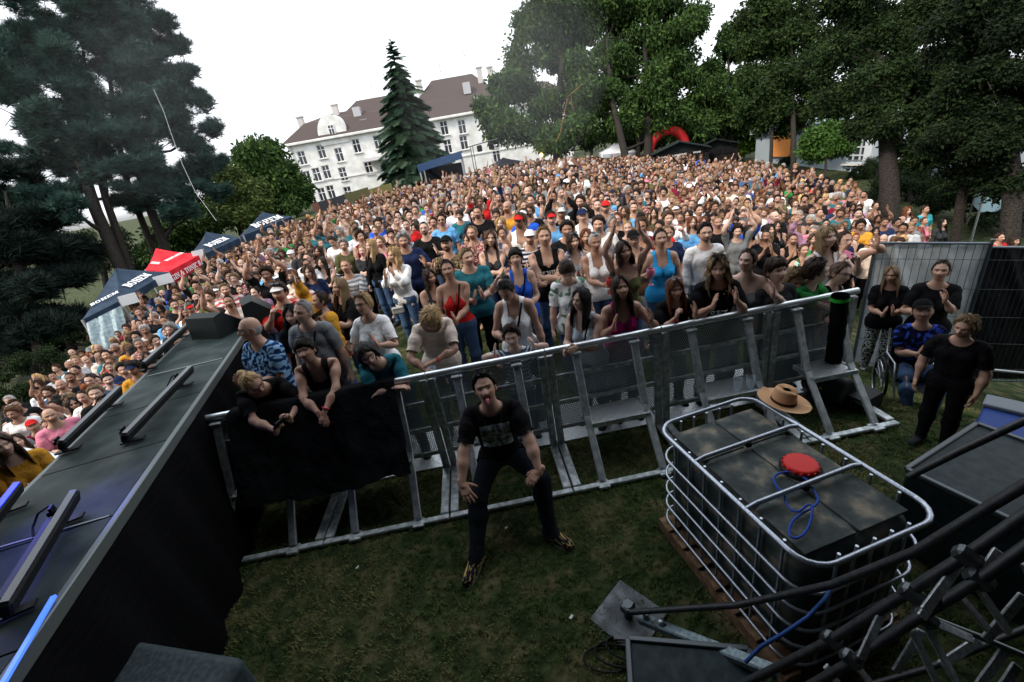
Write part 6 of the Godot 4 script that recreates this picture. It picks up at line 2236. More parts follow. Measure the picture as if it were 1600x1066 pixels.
func face_of(sp: Dictionary, nlo: int, nla: int) -> Array:
	var fem: bool = sp.get("fem", false)
	var h := {"w": 0.0735 if fem else 0.078, "jaw": 0.27 if fem else 0.19, "nose": 0.85 if fem else 1.05, "smile": sp.get("smile", 0.35), "beard": sp.get("beard", 0.0), "open": sp.get("open", 0.0), "brow": browof(sp.get("hc", "dark"))}
	if sp.get("child", false): h.jaw = 0.2; h.nose = 0.7
	h.w += sp.get("wide", 0.0)
	return make_head(h, nlo, nla)

func glasses_mesh(dark: bool) -> Mesh:
	var key := "glasses%d" % int(dark)
	if M.has(key): return M[key]
	var mb := MB.new()
	for s in [-1.0, 1.0]:
		var p := []
		for k in 13:
			var a := TAU * k / 12.0
			p.append(Vector3(s * 0.033 + cos(a) * 0.026, sin(a) * 0.019, 0.101 - absf(cos(a) * 0.026 * s + s * 0.033) * 0.25))
		mb.tube(p, 0.0024, 5, false)
		if dark: mb.face(p.slice(0, 12))
		mb.tube([Vector3(s * 0.059, 0.006, 0.087), Vector3(s * 0.079, 0.004, 0.0), Vector3(s * 0.079, -0.008, -0.02)], 0.0022, 5)
	mb.tube([Vector3(-0.008, 0.003, 0.1), Vector3(0.008, 0.003, 0.1)], 0.0024, 5)
	M[key] = mb.done()
	return M[key]

func cap_mesh() -> Mesh:
	if M.has("cap"): return M["cap"]
	var mb := MB.new()
	mb.sheet(28, 10, func(s, t):
		var p := skull(lerpf(0.42, PI / 2, t), (s - 0.5) * TAU, {"w": 0.0765, "jaw": 0.2})
		return p + p.normalized() * 0.016)
	mb.sheet(16, 5, func(s, t):
		var a: float = (s - 0.5) * 2.3
		return Vector3(sin(a) * (0.09 - 0.005 * t), 0.052 + 0.014 * cos(a) - 0.02 * t, cos(a) * 0.1 + 0.085 * t * cos(a)))
	M["cap"] = mb.done()
	return M["cap"]

func dress(o: Node3D, f: Dictionary, sp: Dictionary) -> void:
	part("body", f.skin, skin_mat(sp.get("skin", 0)), o)
	var tm: Material = sp.tm if sp.has("tm") else dye(sp.get("tc", "black"))
	part("top", wear(f, sp.get("top", "tee")), tm, o)
	part("trousers", wear(f, sp.get("bot", "trousers")), sp.bm if sp.has("bm") else dye(sp.get("bc", "denim blue")), o)
	if sp.get("hair", "short") != "none":
		part("hair", hair_mesh(sp.get("hair", "short")), hairdye(sp.get("hc", "dark")), o).transform = f.head
	if sp.has("u"): part("shoes", wear(f, "shoes"), dye("charcoal"), o)
	if sp.has("specs"): part("glasses", glasses_mesh(false), mat("frame_black", lin(0.01, 0.01, 0.01), 0.3), o).transform = f.head
	if sp.has("shades"):
		var g := part("sunglasses", glasses_mesh(true), mat("shade_black", lin(0.015, 0.015, 0.018), 0.1), o)
		g.transform = f.head * (Transform3D(Basis(Vector3.RIGHT, -0.75), Vector3(0, 0.078, 0.022)) if sp.shades == "up" else Transform3D.IDENTITY)
	if sp.has("cap"): part("cap", cap_mesh(), dye(sp.cap), o).transform = f.head
	if sp.has("band"):
		for k in sp.band:
			var mb := MB.new()
			var p := []
			for e in 13: p.append(Vector3(-0.035, 0.03 * cos(TAU * e / 12.0), 0.031 * sin(TAU * e / 12.0)))
			mb.tube(p, 0.006, 6, false)
			part("wristband", mb.done(), mat("band_red", lin(0.55, 0.02, 0.05), 0.6), o).transform = f.B.hands[k]
	if sp.has("strap"):
		var a: Transform3D = f.B.T[2]
		var s: float = sp.strap
		var mb := MB.new()
		var pts := []
		for q in [[0.085, 1.455, -0.04], [0.09, 1.46, 0.02], [0.08, 1.4, 0.098], [0.06, 1.32, 0.145], [0.02, 1.2, 0.14], [-0.05, 1.08, 0.125], [-0.1, 1.0, 0.1]]:
			pts.append((a if q[1] > 1.15 else f.B.T[1] as Transform3D) * Vector3(q[0] * s, q[1], q[2]))
		mb.tube(pts, 0.011, 6)
		part("strap", mb.done(), dye("black"), o)

func foot_spot(sp: Dictionary, hl: Vector3, k: float, yaw: float) -> Vector3:
	var g := stand(sp.u, sp.v, hl.y * k, sp.get("t0", 2.0))
	var off := Basis(Vector3.UP, yaw) * Vector3(hl.x, 0, hl.z) * k
	return Vector3(g.x - off.x, ground(g.x - off.x, g.z - off.z), g.z - off.z)

func person(sp: Dictionary) -> Node3D:
	var fem: bool = sp.get("fem", false)
	var p: Dictionary = (POSES[sp.get("pose", "down")] as Dictionary).duplicate()
	p.merge(sp.get("pz", {}), true)
	var hd: Vector3 = p.get("head", Vector3.ZERO)
	if not sp.get("pz", {}).has("head"): hd = Vector3(-2, 0, 0)
	p["head"] = hd - Vector3(float(p.get("lean", 0.0)) * 0.9 + sp.get("up", 14.0), 0, 0)
	var base: Dictionary = bases["fine" if fem else "fine_m"]
	if sp.get("belly", 0.0) > 0.0: base = bases["stout"]
	var f := figure(base, p, face_of(sp, 52, 48), 0.0065, sp.get("hs", 1.18 if sp.get("child", false) else 0.97))
	var k: float = sp.get("k", 0.96 if fem else 1.02)
	var yaw := deg_to_rad(sp.get("yaw", 0.0))
	var at: Vector3 = sp.at if sp.has("at") else foot_spot(sp, f.head.origin, k, yaw)
	if not sp.has("at") and not sp.has("free"):
		for i in 12:
			if at.z < rail_z(at.x) - 0.27 or at.x > 3.5 or at.x < -3.1: break
			k *= 0.975
			at = foot_spot(sp, f.head.origin, k, yaw)
	if sp.has("t"):
		var hw := deep(sp.u, sp.v, sp.t)
		var gy := ground(hw.x, hw.z)
		k = clampf((hw.y - gy) / f.head.origin.y, 0.6, 1.12)
		at = hw - Basis(Vector3.UP, yaw) * f.head.origin * k
		at.y = ground(at.x, at.z)
	placed.append(Vector2(at.x, at.z))
	heads.append([sp.u, sp.v, Vector2(at.x, at.z).length()])
	var o := thing("person", sp.label, "person", at, yaw, sp.get("group", "onlookers at the barrier"))
	used_labels[sp.label] = true
	o.scale = Vector3.ONE * k
	dress(o, f, sp)
	if sp.has("hold"): hold(o, f, sp)
	if sp.has("after"): sp.after.call(o, f)
	return o

func hold(o: Node3D, f: Dictionary, sp: Dictionary) -> void:
	# things in the hand stay things of their own
	for h in sp.hold:
		# [kind, hand 0/1, label, colour]
		var X: Transform3D = o.transform * (f.B.hands[h[1]] as Transform3D)
		var b := X.basis.orthonormalized()
		var s := 1.0 if h[1] == 0 else -1.0
		var at := X.origin + b.x * 0.085 - b.y * 0.035
		var mb := MB.new()
		if h[0] == "phone":
			var t := thing("phone", h[2], "phone", at + b.x * 0.04)
			t.basis = Basis(b.x, b.y, b.z)
			part("case", rounded_box(Vector3(0.075, 0.009, 0.15), 0.004, 2).done(), dye(h[3]), t)
			mb.box(Vector3(0, -0.006, 0), Vector3(0.068, 0.002, 0.142))
			part("screen", mb.done(), mat("phone_glass", lin(0.01, 0.011, 0.013), 0.1), t)
			mb = MB.new()
			mb.box(Vector3(0.02, 0.006, 0.055), Vector3(0.022, 0.003, 0.024), Basis.IDENTITY, 0.001)
			part("camera_bump", mb.done(), mat("phone_glass", lin(0.01, 0.011, 0.013), 0.1), t)
		elif h[0] == "cup":
			var t := thing("drinking_cup", h[2], "cup", at + Vector3(0, -0.05, 0))
			mb.lathe([Vector2(0.001, 0.002), Vector2(0.03, 0.0), Vector2(0.043, 0.125), Vector2(0.041, 0.125), Vector2(0.029, 0.006)], 16)
			part("beaker", mb.done(), cup_mat() if h[3] == "clear" else dye(h[3]), t)
			mb = MB.new()
			mb.lathe([Vector2(0.0435, 0.12), Vector2(0.046, 0.124), Vector2(0.0435, 0.128)], 16)
			part("rim", mb.done(), cup_mat() if h[3] == "clear" else dye(h[3]), t)
		elif h[0] == "goblet":
			var t := thing("drinking_goblet", h[2], "goblet", at + Vector3(0, -0.03, 0))
			mb.lathe([Vector2(0.001, -0.09), Vector2(0.034, -0.09), Vector2(0.03, -0.084), Vector2(0.007, -0.078), Vector2(0.007, -0.01), Vector2(0.03, 0.01), Vector2(0.052, 0.05), Vector2(0.05, 0.1), Vector2(0.044, 0.118), Vector2(0.04, 0.118)], 18)
			part("bowl", mb.done(), mat("goblet_" + h[3], lin(DYE[h[3]][0], DYE[h[3]][1], DYE[h[3]][2]), 0.3), t)

func figures_for_crowd() -> void:
	for fem in [false, true]:
		var base: Dictionary = bases["rough" if fem else "rough_m"]
		for pn in ["down", "clap", "clap_wide", "clap_high", "overhead", "cross", "phone", "raise", "cup"]:
			var v := 0
			for yw in ([-16.0, 12.0] if pn in ["down", "clap"] else [-8.0]):
				var p: Dictionary = (POSES[pn] as Dictionary).duplicate()
				p["head"] = Vector3(-8, yw, yw * 0.3)
				p["twist"] = yw * 0.3
				var beard := 0.55 if (not fem and v == 0 and pn != "overhead") else 0.0
				generic["%s%d%d" % [pn, int(fem), v]] = figure(base, p, face_of({"fem": fem, "smile": 0.2 + 0.3 * v, "beard": beard, "hc": "dark"}, 40, 36), 0.0095, 0.91)
				v += 1

const FAR := [[-54.0, 12.5], [-52.4, 13.7], [-46.6, 17.0], [-43.8, 17.8], [-40.4, 18.6], [-36.1, 19.1], [-31.0, 19.5], [-25.6, 21.1], [-20.0, 23.9], [-11.4, 26.3], [-4.3, 28.1], [0.6, 29.2], [11.7, 29.7], [19.2, 30.5], [26.2, 30.6], [32.6, 28.4], [38.4, 24.5], [41.2, 23.0], [43.5, 21.0], [44.5, 9.0]]
const ZONE := [[60, 640, "at the far left barrier"], [170, 590, "left of the catwalk"], [250, 500, "before the first navy tent"], [330, 440, "before the red tent"], [330, 520, "behind the catwalk end"], [430, 390, "before the second navy tent"], [470, 440, "behind the grey polo"], [520, 350, "below the house corner"], [580, 390, "left of the white blouse"], [640, 320, "below the spruce"], [700, 340, "in front of the sound booth"], [780, 300, "below the black gazebo"], [800, 370, "behind the blue halter top"], [880, 290, "below the left lime tree"], [900, 350, "behind the dark singlet"], [980, 290, "below the white tent"], [1000, 350, "behind the blue singlet"], [1080, 290, "below the dark huts"], [1100, 340, "behind the off-white shirt"], [1180, 300, "left of the slim trunk"], [1200, 350, "behind the right hand group"], [1280, 310, "below the orange panel"], [1330, 350, "close to the grey fence"], [1400, 330, "beside the thick trunk"]]

func seen(p: Vector3) -> Vector2:
	var c := look.inverse() * (p - EYE)
	if c.z > -0.1: return Vector2(-999, -999)
	return Vector2(800.0 + LENS * c.x / -c.z, 533.0 - LENS * c.y / -c.z)

func pick(r: RandomNumberGenerator, list: Array):
	return list[r.randi() % list.size()]

func crowd() -> void:
	var r := RandomNumberGenerator.new()
	r.seed = 404
	var spots := []
	var dirr := Vector2(-0.258, -0.966)
	var e0 := Vector2(-1.89, 0.3) - Vector2(0.966, -0.258) * 0.4
	var rad := 3.9
	while rad < 31.0:
		var step := 0.5 + 0.002 * rad
		var az := -54.0 + r.randf()
		while az < 46.0:
			var a := deg_to_rad(az + r.randf_range(-0.3, 0.3) * rad_to_deg(step / rad))
			var q := rad + r.randf_range(-0.16, 0.16)
			var p := Vector2(sin(a) * q, -cos(a) * q)
			az += rad_to_deg(step / rad) * (1.0 if az < 44.0 else 2.5)
			var lim := 0.0
			for i in FAR.size() - 1:
				if az >= FAR[i][0] and az < FAR[i + 1][0]: lim = lerpf(FAR[i][1], FAR[i + 1][1], (az - FAR[i][0]) / (FAR[i + 1][0] - FAR[i][0]))
			if az >= 44.5: lim = 18.0 if q > 11.5 else 0.0
			if q > lim + r.randf_range(-0.8, 0.4): continue
			if p.x > -3.3 and p.x < 3.8 and p.y > rail_z(p.x) - 0.95: continue
			if p.x >= 3.3 and q < 5.4: continue
			var d := p - e0
			var al := d.dot(dirr)
			var ac := d.dot(Vector2(0.966, -0.258))
			if al < 7.4 and absf(ac) < 0.78: continue
			if ac < 0.0 and p.x < -3.0 and q < 6.1 and seen(Vector3(p.x, ground(p.x, p.y) + 1.5, p.y)).y > 720.0: continue
			if ac >= 0.0 and p.x < -3.0 and q < 4.2: continue
			var near := false
			for w in placed:
				if (w - p).length() < 0.4: near = true; break
			if near: continue
			var s := seen(Vector3(p.x, ground(p.x, p.y) + 1.6, p.y))
			if s.x < -40.0 or s.x > 1640.0: continue
			for w in heads:
				if q < w[2] and q < 9.0 and absf(s.x - w[0]) < 28.0 and s.y - w[1] > -16.0 and s.y - w[1] < 66.0: near = true
			if near: continue
			spots.append([q, p, s])
		rad += 0.53 if rad < 9.0 else 0.58
	spots.sort_custom(func(a, b): return a[0] < b[0])
	print("crowd ", spots.size(), " singles ", placed.size())
	var most := 292 - placed.size()
	var dark := ["black", "black", "black", "black", "black", "black", "black", "charcoal", "charcoal", "navy", "navy", "white", "white", "white", "white", "white", "light grey", "grey", "grey", "red", "wine", "sky blue", "royal blue", "teal", "teal", "green", "olive", "olive", "mustard", "pink", "mauve", "brown", "cream", "denim blue", "denim blue", "black", "black", "black", "charcoal", "charcoal", "navy", "white", "white"]
	var poses := ["down", "down", "down", "clap", "clap", "clap", "clap_wide", "clap_wide", "clap_high", "clap_high", "overhead", "cross", "cross", "phone", "raise", "cup", "cup"]
	var garb := {"tee": "T-shirt", "tank": "tank top", "long": "long sleeves", "vest": "vest", "tube": "strapless top", "blouse": "loose blouse"}
	var far := {}
	for i in spots.size():
		var sp: Array = spots[i]
		var fem: bool = r.randf() < 0.55
		var pn: String = pick(r, poses)
		if pn in ["overhead", "raise"] and (sp[0] < 7.5 or (i >= most and r.randf() < 0.5)): pn = "clap"
		var vr: int = r.randi() % 2 if pn in ["down", "clap"] else 0
		var top: String = pick(r, ["tee", "tee", "tee", "tank", "tank", "tube", "blouse"] if fem else ["tee", "tee", "tee", "tee", "tee", "vest", "long"])
		var tc: String = pick(r, dark)
		var hs: String = pick(r, ["long", "long", "shoulder", "wavy", "bob", "tied", "pony", "bun", "fringe"] if fem else ["short", "short", "short", "crop", "thick", "thick", "curly", "bald", "crop"])
		var hc: String = pick(r, ["black", "black", "dark", "dark", "dark", "brown", "brown", "blond", "ash", "auburn"] if fem else ["black", "dark", "dark", "brown", "ash", "grey"])
		var k: float = (r.randf_range(0.9, 0.99) if fem else r.randf_range(0.97, 1.07))
		var key := "%s%d%d" % [pn, int(fem), vr]
		var pos := Vector3(sp[1].x, ground(sp[1].x, sp[1].y), sp[1].y)
		var yaw := atan2(-sp[1].x * 0.8, -sp[1].y) + r.randf_range(-0.35, 0.35)
		var skin := r.randi() % 6
		if i < most:
			var zn := ""
			var best := 1e9
			for z in ZONE:
				var dd: float = Vector2(z[0], z[1]).distance_to(sp[2])
				if dd < best: best = dd; zn = z[2]
			var label := ""
			for tries in 40:
				label = "person in %s %s %s %s" % [tc, garb[top], SAYS[pn], zn]
				if not used_labels.has(label): break
				tc = pick(r, DYE.keys())
				top = pick(r, ["tee", "tank", "tube", "blouse"] if fem else ["tee", "vest", "long"])
			used_labels[label] = true
			var o := thing("person", label, "person", pos, yaw, "crowd on the lawn")
			var girth := r.randf_range(0.92, 1.13)
			o.scale = Vector3(k * girth, k, k * girth)
			var d := {"top": top, "tc": tc, "hair": hs, "hc": hc, "skin": skin, "bc": pick(r, ["denim blue", "black", "black", "navy", "light grey"])}
			if r.randf() < 0.16:
				var pt := r.randi() % 5
				d["tm"] = [striped("st1", lin(0.6, 0.6, 0.6), lin(0.02, 0.025, 0.06), 18.0), printed("pt1", lin(0.02, 0.02, 0.025), lin(0.4, 0.4, 0.4), 0.03, 2.0, 0.62), striped("st2", lin(0.5, 0.1, 0.1), lin(0.6, 0.58, 0.55), 14.0), printed("pt2", lin(0.5, 0.5, 0.48), lin(0.1, 0.15, 0.3), 0.04, 2.2, 0.6), printed("pt3", lin(0.2, 0.05, 0.06), lin(0.5, 0.35, 0.3), 0.04, 2.2, 0.55)][pt]
				var old := label
				label = "person in %s %s %s %s" % [["navy striped", "black printed", "red striped", "blue patterned", "wine patterned"][pt], garb[top], SAYS[pn], zn]
				if used_labels.has(label):
					label = old
					d.erase("tm")
				used_labels[label] = true
				o.set_meta("label", label)
			if r.randf() < 0.12: d["shades"] = "up"
			if r.randf() < 0.12: d["specs"] = true
			if not fem and r.randf() < 0.14: d["cap"] = pick(r, ["black", "navy", "white", "red"])
			dress(o, generic[key], d)
		else:
			if not fem and top == "long": top = "tee"
			var tr := Transform3D(Basis(Vector3.UP, yaw).scaled(Vector3(k * r.randf_range(0.94, 1.1), k, k * 1.02)), pos)
			var tone: Color = M["skin%d" % skin].albedo_color.srgb_to_linear() if M.has("skin%d" % skin) else Color(0.5, 0.3, 0.2)
			var tl: Array = DYE[tc]
			var hl: Array = HAIR[hc]
			add_far(far, key + "|skin", generic[key].skin, tr, tone * r.randf_range(0.6, 1.0))
			add_far(far, key + "|" + top, wear(generic[key], top), tr, Color(tl[0], tl[1], tl[2]))
			add_far(far, key + "|trousers", wear(generic[key], "trousers"), tr, Color(0.02, 0.025, 0.05) if r.randf() < 0.6 else Color(0.2, 0.2, 0.22))
			add_far(far, "hair|" + hs, hair_mesh(hs), tr * (generic[key].head as Transform3D), Color(hl[0] * 1.5, hl[1] * 1.5, hl[2] * 1.5))
	var c := Node3D.new()
	c.name = "distant_crowd"
	add_child(c)
	tag(c, "dense crowd of onlookers filling the back of the lawn", "crowd", "", "stuff")
	var sm := mat("far_skin", Color.WHITE, 0.55)
	sm.vertex_color_use_as_albedo = true
	var cm := mat("far_cloth", Color.WHITE, 0.9)
	cm.vertex_color_use_as_albedo = true
	for q in far:
		var l: Array = far[q]
		var mm := MultiMesh.new()
		mm.transform_format = MultiMesh.TRANSFORM_3D
		mm.use_colors = true
		mm.mesh = l[0]
		mm.instance_count = l[1].size()
		for i in l[1].size():
			mm.set_instance_transform(i, l[1][i])
			mm.set_instance_color(i, l[2][i])
		var mi := MultiMeshInstance3D.new()
		mi.name = "onlooker_" + ("skin" if q.ends_with("|skin") else "hair" if q.begins_with("hair") else "clothing")
		mi.multimesh = mm
		mi.material_override = sm if q.ends_with("|skin") else cm
		mi.set_meta("kind", "stuff")
		c.add_child(mi, true)

func add_far(far: Dictionary, key: String, m: Mesh, t: Transform3D, c: Color) -> void:
	if not far.has(key): far[key] = [m, [], []]
	far[key][1].append(t)
	far[key][2].append(c)
# ---------------------------------------------------------------- people one can tell apart
func pattern_tex(key: String, a: Color, b: Color, freq: float, cut := 0.5) -> Texture2D:
	if M.has(key): return M[key]
	var f := FastNoiseLite.new()
	f.seed = hash(key) % 500
	f.frequency = freq
	f.fractal_octaves = 2
	var im := f.get_seamless_image(256, 256, false, false, 0.1)
	var out := Image.create(256, 256, false, Image.FORMAT_RGB8)
	for y in 256:
		for x in 256:
			out.set_pixel(x, y, a.lerp(b, smoothstep(cut - 0.04, cut + 0.04, im.get_pixel(x, y).r)))
	M[key] = ImageTexture.create_from_image(out)
	return M[key]

func printed(key: String, a: Color, b: Color, freq: float, rep: float, cut := 0.5) -> StandardMaterial3D:
	var m := cloth_mat(key, Color.WHITE, pattern_tex(key + "_t", a, b, freq, cut))
	m.uv1_scale = Vector3.ONE * rep
	return m

func striped(key: String, a: Color, b: Color, rep: float) -> StandardMaterial3D:
	if not M.has(key + "_s"):
		var im := Image.create(8, 8, false, Image.FORMAT_RGB8)
		for x in 8:
			for y in 8: im.set_pixel(x, y, a if y < 4 else b)
		M[key + "_s"] = ImageTexture.create_from_image(im)
	var m := cloth_mat(key, Color.WHITE, M[key + "_s"])
	m.uv1_scale = Vector3.ONE * rep
	return m

func chest_text(s: String, size: float, y := 1.22) -> Callable:
	return func(o, f):
		var X: Transform3D = f.B.T[2]
		lettering(s, o, X * Transform3D(Basis(Vector3.RIGHT, 0.05), Vector3(0, y, 0.168 if f.base.fem else 0.155)), size, mat("shirt_print", lin(0.6, 0.6, 0.6), 0.9))

